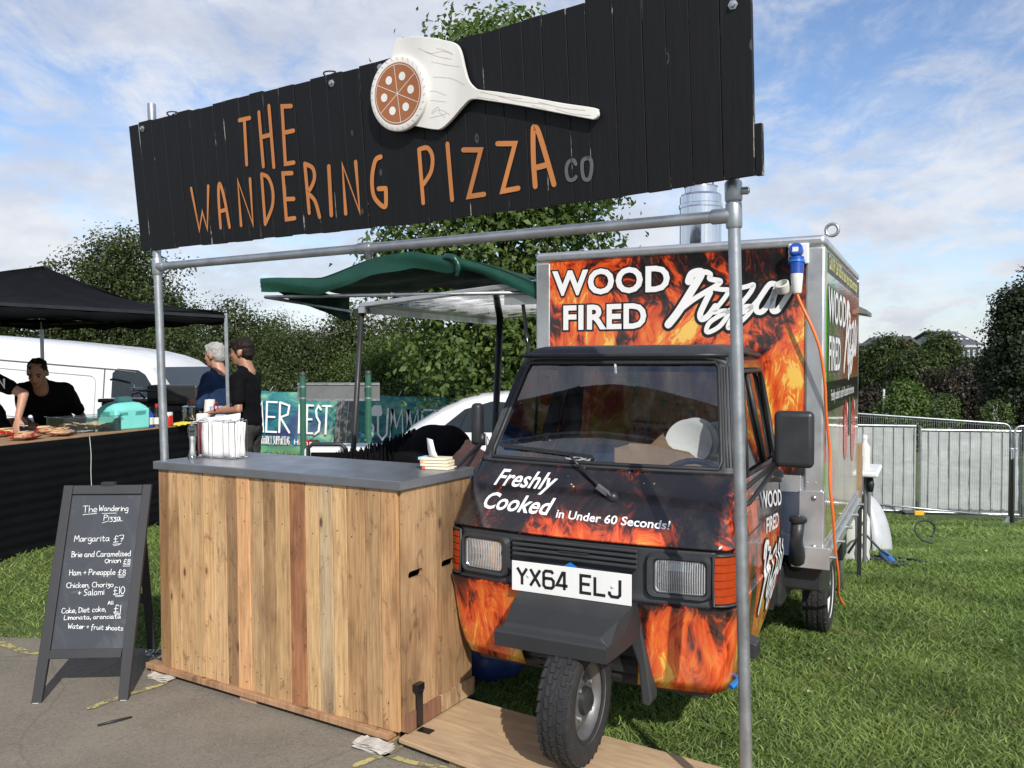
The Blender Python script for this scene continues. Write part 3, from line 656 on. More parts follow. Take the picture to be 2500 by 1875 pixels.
for px_c, tp, D, w, lb, mt, n, lf, cl in (
    (2162, 796, 62, 120, 'round topped tree beside the brick gable', 'leaf_far', 20000, .20, .6),
    (2088, 832, 66, 170, 'dark tree emerging from behind the van box', 'leaf_far', 16000, .20, .6),
    (2235, 838, 58, 150, 'mid green spreading tree in front of the brick gable', 'leaf_far', 20000, .19, .6),
    (2295, 793, 64, 135, 'dome shaped dark tree left of the slate roof', 'leaf_far', 22000, .20, .6),
    (2345, 890, 52, 200, 'purple brown copper leaved tree', 'leaf_purple', 20000, .18, .6),
    (2128, 940, 50, 120, 'dusky brown tree right beside the van box edge', 'leaf_purple', 12000, .18, .6),
    (2212, 925, 44, 125, 'sunlit bushy tree with pale leaf edges', 'leaf_mid', 16000, .16, .45),
    (2375, 855, 62, 120, 'pale green tree below the slate roofed building', 'leaf_far', 14000, .20, .6),
    (2420, 852, 57, 150, 'deep shaded tree below the right building', 'leaf_deep', 20000, .20, .6),
    (2520, 645, 42, 215, 'large dark tree reaching highest at the right edge', 'leaf_deep', 44000, .17, .5),
    (2480, 790, 45, 170, 'dense dark lower tree under the large one', 'leaf_deep', 26000, .17, .5)):
    wood_tree(px_c, tp, D, w, lb, mt, n, lf, group=G2, name='park_tree', cl=cl, tr=.25)
wood_tree(2308, 950, 40, 62, 'slim silvery young birch', 'leaf_light', 6500, .12, group=G2, name='birch_tree', cl=.3, tr=.07, bark='bark_pale')
wood_tree(2432, 968, 40, 70, 'sparse young birch near the right edge', 'leaf_light', 2600, .12, group=G2, name='birch_tree', cl=.3, tr=.06, bark='bark_pale')

# ------------------------------------------------------------ far buildings
def gable_house(px0, px1, py_e, py_r, D, depth, wallm, label, skirt=9, ov=.5, dots=0, yaw=.25):
    a = at(px0, py_e, D); b = at(px1, py_e, D); w = b.x - a.x; ze = a.z; zr = at(px0, py_r, D).z
    Mx = frame((a.x, a.y, 0), yaw); root = empty('far_building', Mx, label, 'building')
    MB().box(0, w, 0, depth, ze - skirt, ze).build('wall', M_[wallm], root)
    MB().prism([(0, ze), (depth, ze), (depth / 2, zr - .3)], 0, w, Mx.Rotation(R_(90), 4, 'Z') @ Matrix.Scale(-1, 4, (0, 1, 0))).build('gable', M_[wallm], root)
    rf = MB()
    for s in (0, 1):
        y0 = -ov if s == 0 else depth + ov; y1 = depth / 2; t = .25
        rf.add([(-ov, y0, ze - .1), (w + ov, y0, ze - .1), (w + ov, y1, zr), (-ov, y1, zr), (-ov, y0, ze + t - .1), (w + ov, y0, ze + t - .1), (w + ov, y1, zr + t), (-ov, y1, zr + t)], [(0, 1, 2, 3), (7, 6, 5, 4), (0, 4, 5, 1), (1, 5, 6, 2), (3, 7, 4, 0), (2, 6, 7, 3)])
    r = rf.build('roof', M_['slate'], root)
    MB().box(-ov, w + ov, -ov - .15, -ov + .1, ze - .35, ze + .05).build('fascia', M_['pale_clad'], root)
    for i in range(dots):
        u = (i % 4 + .6) / 4.4; v = .35 + .3 * (i // 4)
        MB().lathe([(.32, 0), (.3, .2), (.05, .3)], 8, T(w * u, -ov + (depth / 2) * v, ze + (zr - ze) * v + .2)).build('roof_light', M_['white_paint'], r)
    for i in range(5):
        MB().box(w * (i + .3) / 5, w * (i + .8) / 5, -.06, .02, ze - 2.6, ze - .8).build('window', M_['win_dark'], root)
    return root
gable_house(2325, 2396, 843, 808, 150, 15, 'pale_clad', 'grey slate roofed building with dome roof lights on the horizon', dots=8, yaw=-.12)
# brick gable facing the camera
def brick_gable():
    a = at(2196, 850, 140); b = at(2240, 850, 140); w = b.x - a.x; z0 = a.z - 6; ze = at(0, 842, 140).z; zr = at(0, 828, 140).z
    root = empty('far_building', frame((a.x, a.y, 0), -.25), 'small red brick gable between the tree tops', 'building')
    MB().prism([(0, z0), (w, z0), (w, ze), (w / 2, zr), (0, ze)], 0, 9).build('wall', M_['brick'], root)
    for s in (0, 1):
        x0, x1 = ((-.8, w / 2) if s == 0 else (w + .8, w / 2))
        MB().prism([(x0, ze - .4), (x1, zr + .1), (x1, zr + .55), (x0, ze + .05)], -.7, 9.5).build('roof', M_['slate'], root)
brick_gable()
# far slate roof line just right of the box
r0 = at(2085, 838, 220); root = empty('far_building', T(r0.x - 9, r0.y, 0), 'long low blue grey roof on the far skyline beside the box', 'building')
MB().box(0, 22, 0, 10, r0.z - 10, r0.z - 1.2).build('wall', M_['pale_clad'], root); MB().prism([(-.5, r0.z - 1.3), (22.5, r0.z - 1.3), (21.5, r0.z), (.5, r0.z)], -.5, 10).build('roof', M_['slate'], root)
# striped marker poles in the park
for px, y0, y1, D, lb in ((2158, 950, 1022, 44, 'thin white marker pole seen against the bushy tree'), (2488, 950, 1048, 44, 'thin white marker pole near the right edge')):
    a = at(px, y0, D); z0 = gzf(a.x, a.y); o = empty('marker_pole', T(a.x, a.y, z0), lb, 'pole', 'white marker poles in the park')
    h = a.z - z0; MB().tube([(0, 0, 0), (0, 0, h)], .06, 8).build('shaft', M_['white_paint'], o)
    MB().tube([(0, 0, h * .1), (0, 0, h * .2)], .1, 8).build('collar', M_['white_paint'], o)
# hill behind the park woods
hx = np.linspace(-260, 420, 60); V = []; Fc = []
for j, (yy, k) in enumerate(((260, 0), (330, .7), (420, 1), (560, .6))):
    for x in hx: V.append((x, yy, -3.7 + k * (3.6 + 1.2 * math.sin(x * .011 + 1) + .8 * math.sin(x * .03))))
for j in range(3):
    for i in range(59): a = j * 60 + i; Fc.append((a, a + 1, a + 61, a + 60))
tag(mesh_obj('far_hill', V, Fc, M_['ground'], smooth=True), kind='structure')
# ------------------------------------------------------------ three wheeled pizza van
VM = frame((.24, 3.34, 0), .473)
van = empty('three_wheeler_van', VM, 'three wheeled pizza van in flame wrap with tall box body, parked on the grass', 'van')
def ip(tbl, z): return float(np.interp(z, [a for a, b in tbl], [b for a, b in tbl]))
YF = [(.26, .10), (.33, .070), (.40, .050), (.60, .022), (.650, .004), (.660, .022), (.87, .028), (.885, .026), (.93, .060), (1.0, .112), (1.07, .170), (1.13, .232), (1.15, .252), (1.60, .515), (1.63, .54), (1.67, .60)]
WD = [(.26, .575), (.33, .600), (.45, .622), (.640, .640), (.655, .642), (.670, .632), (.88, .632), (1.0, .626), (1.13, .612), (1.60, .530), (1.66, .50)]
YR = 1.24
def shell(u, z, s=1, off=0.0):
    w = ip(WD, z); yf = ip(YF, z); r = .085 if z < 1.0 else .07; bow = .045
    if u <= 1: x = u * (w - r); y = yf + bow * u * u
    elif u <= 2: a = (u - 1) * math.pi / 2; x = w - r + r * math.sin(a); y = yf + bow + r * 1.1 * (1 - math.cos(a))
    else: x = w - .012 * ((u - 2) ** 2); y0 = yf + bow + r * 1.1; y = y0 + (u - 2) * (YR - y0)
    if off:
        if u <= 1: y += off
        elif u <= 2: a = (u - 1) * math.pi / 2; x -= off * math.sin(a); y += off * math.cos(a)
        else: x -= off
    return Vector((s * x, y, z))
def front_pt(x, z, lift=0.0):           # point on the front skin at (x, z)
    w = ip(WD, z); r = .085 if z < 1.0 else .07; u = abs(x) / (w - r)
    if u <= 1: return Vector((x, ip(YF, z) + .045 * u * u - lift, z))
    a = math.asin(min(1, (abs(x) - (w - r)) / r)); return Vector((x, ip(YF, z) + .045 + r * 1.1 * (1 - math.cos(a)) - lift, z))
US = [0, .1, .2, .3, .4, .5, .6, .7, .8, .9, 1.0, 1.15, 1.3, 1.45, 1.6, 1.75, 1.9, 2.0, 2.1, 2.2, 2.35, 2.5, 2.65, 2.8, 2.9, 3.0]
def skin(name, zs, us, mt, sides=(1, -1), off=0.0, skip=None, parent=van, thick=0.006):
    V = []; F = []; us_full = ([-u for u in reversed(us) if u > 0] if -1 in sides else []) + ([u for u in us] if 1 in sides else [])
    if sides == (1, -1) and us[0] > 0:      # two separate side pieces
        for s in sides:
            b = len(V)
            for z in zs:
                for u in us: V.append(shell(u, z, s, off))
            n = len(us)
            for i in range(len(zs) - 1):
                for j in range(n - 1):
                    if skip and skip(.5 * (us[j] + us[j + 1]), .5 * (zs[i] + zs[i + 1])): continue
                    q = (b + i * n + j, b + i * n + j + 1, b + (i + 1) * n + j + 1, b + (i + 1) * n + j); F.append(q if s == 1 else q[::-1])
    else:
        n = len(us_full)
        for z in zs:
            for u in us_full: V.append(shell(abs(u), z, 1 if u >= 0 else -1, off))
        for i in range(len(zs) - 1):
            for j in range(n - 1):
                um = .5 * (us_full[j] + us_full[j + 1])
                if skip and skip(um, .5 * (zs[i] + zs[i + 1])): continue
                F.append((i * n + j, i * n + j + 1, (i + 1) * n + j + 1, (i + 1) * n + j))
    o = mesh_obj(name, V, F, mt, parent, 40)
    if thick: m = o.modifiers.new('solid', 'SOLIDIFY'); m.thickness = thick; m.offset = -1
    return o
lin = lambda a, b, n: [a + (b - a) * i / n for i in range(n + 1)]
WC, WB = M_['wrap_cab'], M_['wrap_box']
# lower body: arch cut out in the middle, bottom corner rises towards the rear
low = skin('lower_body', lin(.30, .60, 6) + [.64, .650, .658], US, WC, skip=lambda u, z: abs(u) < .50 and z < .62)
for v in low.data.vertices:                       # tuck the sill upwards towards the back
    if v.co.z < .5: k = max(0, v.co.y - .75) / .5; v.co.z += (.5 - v.co.z) * .22 * k; v.co.x *= 1 - .03 * k
skin('bonnet', [.878, .884, .90, .93, .96, 1.0, 1.035, 1.07, 1.10, 1.13, 1.146], [u for u in US if u <= 2.0], WC)
# dark headlamp band between them
skin('headlamp_panel', [.655, .67, .70, .74, .78, .82, .86, .872], [u for u in US if u <= 1.15], M_['grey_plastic'], off=.012)
door_us = [2.0, 2.06, 2.1, 2.2, 2.35, 2.5, 2.65, 2.8, 2.9, 2.96, 3.0]
dz = [.66, .70, .80, .885, .89, .95, 1.0, 1.05, 1.10, 1.13, 1.16, 1.3, 1.45, 1.56, 1.60, 1.64]
def winskip(u, z): return 2.06 < abs(u) < 2.90 and 1.13 < z < 1.56
for s in (1, -1):
    d = skin('door', dz, door_us, WC, sides=(s, -1) if s == 1 else (-1,), skip=winskip) if False else None
def side_door(s):
    V = []; F = []; n = len(door_us)
    for z in dz:
        for u in door_us:
            p = shell(u, z, s); V.append(p)
    for i in range(len(dz) - 1):
        for j in range(n - 1):
            if winskip(.5 * (door_us[j] + door_us[j + 1]), .5 * (dz[i] + dz[i + 1])): continue
            q = (i * n + j, i * n + j + 1, (i + 1) * n + j + 1, (i + 1) * n + j); F.append(q if s == 1 else q[::-1])
    o = mesh_obj('door', V, F, WC, van, 40); m = o.modifiers.new('solid', 'SOLIDIFY'); m.thickness = .02; m.offset = -1
    # glass, rubber frame, quarter pillar
    c = [shell(2.06, 1.13, s, .01), shell(2.90, 1.13, s, .01), shell(2.90, 1.56, s, .01), shell(2.06, 1.56, s, .01)]
    mesh_obj('side_window', c, [(0, 1, 2, 3) if s == 1 else (3, 2, 1, 0)], M_['glass'], o)
    c2 = [shell(u, z, s, -.004) for u, z in ((2.06, 1.13), (2.5, 1.13), (2.90, 1.13), (2.9, 1.35), (2.86, 1.52), (2.80, 1.56), (2.4, 1.56), (2.06, 1.56), (2.06, 1.35))]
    MB().tube(c2, .011, 8, closed=True).build('window_rubber', M_['trim_rubber'], o, True)
    MB().tube([shell(2.62, 1.13, s, .006), shell(2.30, 1.56, s, .006)], .013, 6).build('window_divider', M_['trim_rubber'], o, True)
    # seams
    sm = MB(); sm.tube([shell(u, .888, s, -.0005) for u in door_us], .0035, 5); sm.tube([shell(2.985, z, s, -.0005) for z in (.66, .8, .95, 1.1)], .0035, 5); sm.build('door_seam', M_['black_plastic'], o)
    h = MB().box(-.02, .02, -.012, .012, -.012, .012); h.build('door_handle', M_['black_plastic'], o, M=T(*shell(2.84, 1.03, s, -.014)), bev=.005)
    for z_ in (1.04,): MB().box(-.016, .016, -.022, .022, -.02, .02).build('hinge', M_['black_plastic'], o, M=T(*shell(2.99, z_, s, -.006)), bev=.004)
    return o
doorR = side_door(1); doorL = side_door(-1)
# pillars & windscreen surround
def fr_skip(u, z): return abs(u) < 1.0 and 1.163 < z < 1.598
skin('windscreen_surround', [1.146, 1.155, 1.163, 1.25, 1.35, 1.45, 1.55, 1.598, 1.61, 1.64], [u for u in US if u < .95] + [1.0, 1.06, 1.15, 1.3, 1.45, 1.6, 1.75, 1.9, 2.0], M_['grey_plastic'], skip=fr_skip, thick=.02)
wsV = [shell(abs(u), z, 1 if u >= 0 else -1, .006) for z in (1.156, 1.3, 1.45, 1.603) for u in (-1.02, -.7, -.35, 0, .35, .7, 1.02)]
mesh_obj('windscreen', wsV, [(i * 7 + j, i * 7 + j + 1, i * 7 + j + 8, i * 7 + j + 7) for i in range(3) for j in range(6)], M_['windscreen'], van, True)
loop = [shell(abs(u), 1.163, 1 if u > 0 else -1, -.001) for u in (-.975, -.6, -.3, 0.001, .3, .6, .975)] + [shell(1.0, z, 1, -.001) for z in (1.19, 1.4, 1.575)] + [shell(abs(u), 1.598, 1 if u > 0 else -1, -.001) for u in (.975, .6, .3, 0.001, -.3, -.6, -.975)] + [shell(1.0, z, -1, -.001) for z in (1.56, 1.4, 1.20)]
MB().tube(loop, .009, 8, closed=True).build('windscreen_rubber', M_['trim_rubber'], van, True)
# ribbed corner piece of the surround
for k in (1.18, 1.28, 1.40):
    for s in (1, -1): MB().tube([shell(k, z, s, -.002) for z in (1.17, 1.3, 1.45, 1.58)], .0035, 6).build('pillar_rib', M_['grey_plastic'], van, True)
# roof
def roof_pt(u, v):                                  # u -1..1 across, v 0..1 front to back
    hw = .522 - .02 * (1 - v); x = hw * u; e = max(0, (abs(u) - .80) / .2); f = max(0, (.10 - v) / .10)
    y = .515 + (YR - .515) * v + .045 * u * u * (1 - v)
    z = 1.686 - .042 * e ** 2 - .052 * f ** 2 - .010 * (2 * v - 1.2) ** 2
    return Vector((x, y, z))
us_ = [-1, -.97, -.93, -.88, -.8, -.5, -.2, .2, .5, .8, .88, .93, .97, 1]; vs_ = [0, .02, .05, .08, .12, .2, .4, .6, .8, .95, 1]
RV = [roof_pt(u, v) for v in vs_ for u in us_]; n = len(us_)
o = mesh_obj('cab_roof', RV, [(i * n + j, i * n + j + 1, (i + 1) * n + j + 1, (i + 1) * n + j) for i in range(len(vs_) - 1) for j in range(n - 1)], M_['grey_plastic'], van, 50)
m = o.modifiers.new('solid', 'SOLIDIFY'); m.thickness = .02; m.offset = -1
MB().tube([Vector((u * .505, .508 + .05 * u * u, 1.632)) for u in (-1, -.7, -.35, 0, .35, .7, 1)], .010, 8).build('roof_gutter', M_['black_plastic'], van, True)
for s in (1, -1): MB().tube([shell(2.0, 1.645, s, -.004), shell(2.5, 1.645, s, -.004), shell(3.0, 1.645, s, -.004)], .010, 8).build('roof_gutter', M_['black_plastic'], van, True)
# rear wall with window, floor, dash, seat, wheel
rw = MB().prism([(-.59, .35), (.59, .35), (.615, .65), (.59, 1.13), (-.59, 1.13), (-.615, .65)], YR - .03, YR).prism([(-.59, 1.13), (-.47, 1.13), (-.44, 1.62), (-.505, 1.62)], YR - .03, YR).prism([(.47, 1.13), (.59, 1.13), (.505, 1.62), (.44, 1.62)], YR - .03, YR).box(-.44, .44, YR - .03, YR, 1.55, 1.62)
rw.build('cab_rear_wall', M_['dark_metal'], van)
MB().box(-.5, .5, YR - .018, YR - .014, 1.13, 1.55).build('rear_window', M_['glass'], van)
MB().box(-.56, .56, .12, YR - .03, .36, .40).build('cab_floor', M_['dark_metal'], van)
MB().prism([(-.57, 1.05), (.57, 1.05), (.57, 1.135), (-.57, 1.135)], .42, .60).build('dashboard', M_['black_plastic'], van, bev=.02)
MB().box(-.54, .54, .86, 1.0, .62, .80).box(-.54, .54, 1.0, 1.12, .70, 1.16).build('seat', M_['navy_cloth'], van, bev=.03)
sw = [Vector((.39 + .175 * math.cos(a), .385 + .07 * math.sin(a), 1.02 + .155 * math.sin(a))) for a in np.linspace(0, 2 * math.pi, 28, endpoint=False)]
st = MB().tube(sw, .014, 8, closed=True); st.tube([(.39, .385, 1.02), (.39, .36, .8)], .03, 8)
for a in (.5, 2.6, 4.7): st.tube([(.39, .385, 1.02), (.39 + .175 * math.cos(a), .385 + .07 * math.sin(a), 1.02 + .155 * math.sin(a))], .011, 6)
st.build('steering_wheel', M_['black_plastic'], van, True)
# interior rear view mirror
MB().box(-.055, .055, .52, .535, 1.53, 1.56).build('rear_view_mirror', M_['black_gloss'], van, bev=.006)
MB().tube([(0, .51, 1.60), (0, .52, 1.55)], .006, 6).build('mirror_stem', M_['white_paint'], van)
# headlamps
def rrect(cx_, cz_, hw, hh, r, n=5):
    P = []
    for sx, sz, a0 in ((1, 1, 0), (-1, 1, 90), (-1, -1, 180), (1, -1, 270)):
        for k in range(n + 1):
            a = R_(a0 + 90 * k / n); P.append((cx_ + sx * (hw - r) + r * math.cos(a), cz_ + sz * (hh - r) + r * math.sin(a)))
    return P
for s in (1, -1):
    cxh, czh = s * .435, .766
    P = rrect(cxh, czh, .100, .066, .022)
    yb = lambda x, z: front_pt(x, .77).y
    # raised pod around the lamp
    Pod = MB(); N = len(P); ins = P; out_ = rrect(cxh - s * .008, czh, .128, .088, .03); V = []
    for rr, dy in ((out_, .006), (rrect(cxh - s * .006, czh, .118, .080, .03), -.016), (rrect(cxh, czh, .104, .070, .022), -.014), (P, .012)):
        V += [Vector((x, yb(x, z) + dy, z)) for x, z in rr]
    F = [(a * N + i, a * N + (i + 1) % N, (a + 1) * N + (i + 1) % N, (a + 1) * N + i) for a in range(3) for i in range(N)]
    mesh_obj('headlamp_pod', V, F, M_['grey_plastic'], van, 50)
    hl = MB()     # curved reflector bowl
    V = []; K = [(1, .004), (.85, .022), (.6, .038), (.3, .046), (.02, .05)]
    for k, dy in K: V += [Vector((cxh + (x - cxh) * k, yb(cxh, czh) + dy + (yb(x, z) - yb(cxh, czh)) * k, czh + (z - czh) * k)) for x, z in P]
    F = [(a * N + i, a * N + (i + 1) % N, (a + 1) * N + (i + 1) % N, (a + 1) * N + i) for a in range(4) for i in range(N)]
    h = mesh_obj('headlight', V, F, M_['tungsten'], van, True)
    MB().lathe([(.0, 0), (.012, .002), (.014, .018), (.006, .026)], 12, T(cxh, yb(cxh, czh) + .045, czh) @ RX(R_(90)), cap=False).build('bulb', M_['chrome'], h, True)
    # ribbed glass lens
    V = []; nx_ = 44
    zz = [-1, -.8, -.4, 0, .4, .8, 1]
    for i in range(nx_ + 1):
        t_ = -1 + 2 * i / nx_
        for w_ in zz:
            hh = .064 * (1 if abs(t_) < .8 else math.sqrt(max(0, 1 - ((abs(t_) - .8) / .2) ** 2)) * .35 + .65)
            V.append(Vector((cxh + .098 * t_, yb(cxh + .098 * t_, czh) - .004 - .010 * (1 - t_ * t_) * (1 - w_ * w_) + .0016 * (i % 2) * (abs(t_) < .97), czh + hh * w_)))
    F = [(i * 7 + j, i * 7 + j + 1, (i + 1) * 7 + j + 1, (i + 1) * 7 + j) for i in range(nx_) for j in range(6)]
    mesh_obj('lens', V, F, M_['lens'], h, False)
    MB().tube([Vector((x, yb(x, z) - .001, z)) for x, z in P], .0045, 6, closed=True).build('lamp_rim', M_['black_plastic'], h, True)
    # amber indicator wrapping the corner, with raised bars
    V = []; us3 = [1.10, 1.2, 1.32, 1.45, 1.6, 1.72, 1.85, 1.98]; z0, z1 = .672, .852; rows = []
    nb = 6
    for b in range(nb):
        a0 = z0 + (z1 - z0) * b / nb; a1 = z0 + (z1 - z0) * (b + 1) / nb; rows += [(a0, .0), (a0 + .004, -.006), (a1 - .004, -.006), (a1, .0)]
    for z, of in rows: V += [shell(u, z, s, of) for u in us3]
    n = len(us3); F = [(i * n + j, i * n + j + 1, (i + 1) * n + j + 1, (i + 1) * n + j)[::s] for i in range(len(rows) - 1) for j in range(n - 1)]
    ind = mesh_obj('indicator_lamp', V, F, M_['orange_lens'], van)
    V = [shell(u, z, s, .018) for z in (z0, z1) for u in us3]; mesh_obj('indicator_back', V, [(j, j + 1, n + j + 1, n + j) for j in range(n - 1)], M_['rim'], ind)
    lp = [shell(u, z0 - .005, s, -.003) for u in us3] + [shell(1.99, .76, s, -.003)] + [shell(u, z1 + .007, s, -.003) for u in reversed(us3)] + [shell(1.09, .76, s, -.003)]
    MB().tube(lp, .006, 6, closed=True).build('indicator_frame', M_['grey_plastic'], ind, True)
# panel behind indicator corner
for s in (1, -1):
    uu = [1.0, 1.15, 1.3, 1.45, 1.6, 1.75, 1.9, 2.0]; V = [shell(u, z, s, .022) for z in (.655, .67, .87, .88) for u in uu]
    mesh_obj('corner_panel', V, [(i * 8 + j, i * 8 + j + 1, i * 8 + j + 9, i * 8 + j + 8)[::s] for i in range(3) for j in range(7)], M_['grey_plastic'], van)
# grille louvres
for i, z in enumerate((.795, .816, .837, .858)):
    MB().prism([(-.275, z - .006), (.275, z - .006), (.275, z + .006), (-.275, z + .006)], .012, .034).build('grille_louvre', M_['grey_plastic'], van, bev=.003)
MB().box(-.06, .07, .008, .03, .823, .829).build('grille_slot', M_['black_plastic'], van)
# number plate
pl = MB().box(-.262, .262, -.016, -.012, .648, .772, M=None).build('number_plate', M_['white_plastic'], van, bev=.0015)
KCH = {'Y': [[(0, 6), (2, 3.1), (4, 6)], [(2, 3.1), (2, 0)]], 'X': [[(0, 6), (4, 0)], [(4, 6), (0, 0)]],
       '6': [[(3.8, 5.2), (3.2, 6), (.8, 6), (0, 5.2), (0, .8), (.8, 0), (3.2, 0), (4, .8), (4, 2.6), (3.2, 3.4), (.8, 3.4), (0, 2.9)]], '4': [[(2.9, 0), (2.9, 6), (2.2, 6), (-.1, 1.5), (4.2, 1.5)]],
       'E': [[(4, 6), (0, 6), (0, 0), (4, 0)], [(0, 3.1), (3.5, 3.1)]], 'L': [[(0, 6), (0, 0), (4, 0)]], 'J': [[(4, 6), (4, .8), (3.2, 0), (.9, 0), (.1, .8), (.1, 1.7)]]}
for i, ch in enumerate('YX64 ELJ'):
    ls = []
    if ch == ' ': continue
    x0 = -.236 + i * .0605 - (.017 if i > 4 else 0)
    for L in KCH[ch]: ls.append([(x0 + a * .0111, .676 + b * .0115) for a, b in L])
    strokes_mesh('plate_letter', ls, .0125, lambda x, z, l: (x, -.0165 - l, z), M_['black_print'], pl, .0005, .0002, cap=False)
for x in (-.185, .185): MB().lathe([(.007, 0), (.006, .004), (.002, .005)], 12, T(x, -.0165, .716) @ RX(R_(90))).build('plate_screw', M_['white_plastic'], pl, True)
MB().prism([(-.03, .772), (.03, .772), (0, .79)], -.010, -.006).build('blue_badge', M_['blue_bright'], van)
# bonnet lettering
def bonnet_fn(x0, z0, slope=0.0):
    return lambda x, y: front_pt(x0 + x, z0 + y * .86 + slope * x, .0035 if True else 0)
def skinned(name, s, x0, z0, size, bold, shear, xs=1.0, slope=0):
    cu_fn = lambda x, y: front_pt(x0 + x, z0 + y * .86 + slope * x, .003)
    return text_mesh(name, s, M_['white_print'], bn, size=size, bold=bold, shear=shear, fn=cu_fn, xs=xs)
bn = [c for c in van.children if c.name.startswith('bonnet')][0]
skinned('lettering_freshly', 'Freshly', -.462, 1.052, .107, .017, .30, .97)
skinned('lettering_cooked', 'Cooked', -.486, .957, .107, .020, .30, .98)
skinned('lettering_seconds', 'in Under 60 Seconds!', -.105, .951, .050, .016, .0, 1.12, -.020)
# wiper
wp = MB(); piv = front_pt(.123, 1.045, .02); mid = front_pt(-.06, 1.155, .035); tip = shell(.60, 1.22, -1, -.018)
wp.tube([piv, mid], [.011, .007], 8); wp.tube([mid, Vector((-.12, mid.y + .035, 1.195))], .006, 8)
wip = wp.build('wiper_arm', M_['black_plastic'], van, True)
MB().bar(shell(.02, 1.19, -1, -.012), shell(.92, 1.215, -1, -.012), .010, .016).build('wiper_blade', M_['black_plastic'], wip)
MB().lathe([(.026, 0), (.026, .018), (.018, .030), (.004, .034)], 16, T(piv.x, piv.y + .028, piv.z) @ RX(R_(115))).build('wiper_pivot', M_['black_plastic'], wip, True)
MB().box(-.013, .013, -.008, .008, -.03, .03, M=T(*(piv.lerp(mid, .22) + Vector((0, -.012, 0)))) @ RY(R_(-58))).build('wiper_cap', M_['rim'], wip, bev=.004)
# mudguard over the front wheel
cxm = .02
V = []; sec = [(-.262, .500, .232), (-.262, .560, .232), (-.245, .588, .200), (-.02, .652, .262), (.03, .655, .262)]
mg = MB(); rows = []
for y, z, hw in ((-.262, .497, .232), (-.266, .552, .232), (-.262, .560, .230)): rows.append([Vector((cxm + x, y, z)) for x in (-hw, -hw * .5, 0, hw * .5, hw)])
top = [Vector((cxm + x, y, z)) for y, z, hw in ((-.245, .572, .205), (-.235, .586, .198), (-.12, .622, .228), (.02, .655, .255)) for x in (-hw, -hw * .5, 0, hw * .5, hw)]
rows += [top[i * 5:(i + 1) * 5] for i in range(4)]
vv = [p for r in rows for p in r]; ff = [(i * 5 + j, i * 5 + j + 1, (i + 1) * 5 + j + 1, (i + 1) * 5 + j) for i in range(6) for j in range(4)]
mg.add(vv, ff)
for s in (1, -1):
    lip_f = [Vector((cxm + s * .232, -.262, .497)), Vector((cxm + s * .232, -.266, .552))]
    sd = [Vector((cxm + s * .205, -.245, .572)), Vector((cxm + s * .228, -.12, .622 - .008)), Vector((cxm + s * .255, .02, .650))]
    lip = [(-.262, .497, .556), (-.245, .498, .556), (-.235, .498, .557), (-.12, .502, .560), (.00, .512, .570), (.05, .515, .572)]
    a = [Vector((cxm + s * (.232 + .10 * (y + .262)), y, z0)) for y, z0, z1 in lip]; b = [Vector((cxm + s * (.232 + .10 * (y + .262)), y, z1)) for y, z0, z1 in lip]
    c = [Vector((cxm + s * (float(np.interp(y, [-.262, -.245, -.235, -.12, .02, .05], [.230, .205, .198, .228, .255, .26]))), y, float(np.interp(y, [-.262, -.245, -.235, -.12, .02, .05], [.560, .572, .586, .622, .655, .66])))) for y, z0, z1 in lip]
    vv = a + b + c; ff = [(r * 6 + i, r * 6 + i + 1, (r + 1) * 6 + i + 1, (r + 1) * 6 + i)[::s] for r in range(2) for i in range(5)]; mg.add(vv, ff)
M_['mudguard'] = painted('black_mudguard', (.022, .023, .025), (.12, .118, .11), .66); mgo = mg.build('front_mudguard', M_['mudguard'], van); mgo.modifiers.new('solid', 'SOLIDIFY').thickness = .008
for s in (1,):                                    # leg of the mudguard down beside the wheel
    P = [(.215, .57), (.262, .57), (.290, .42), (.312, .27), (.300, .245), (.27, .25), (.255, .40), (.21, .52)]
    MB().prism([(cxm + s * x, z) for x, z in (P if s == 1 else P[::-1])], .03, .11).build('mudguard_leg', M_['grey_plastic'], van, bev=.008)
MB().box(-.52, .54, .14, .85, .265, .335).build('underbody', M_['dark_metal'], van, bev=.03)
MB().box(-.28, .30, .12, .5, .33, .62).build('wheel_housing', M_['black_plastic'], van)
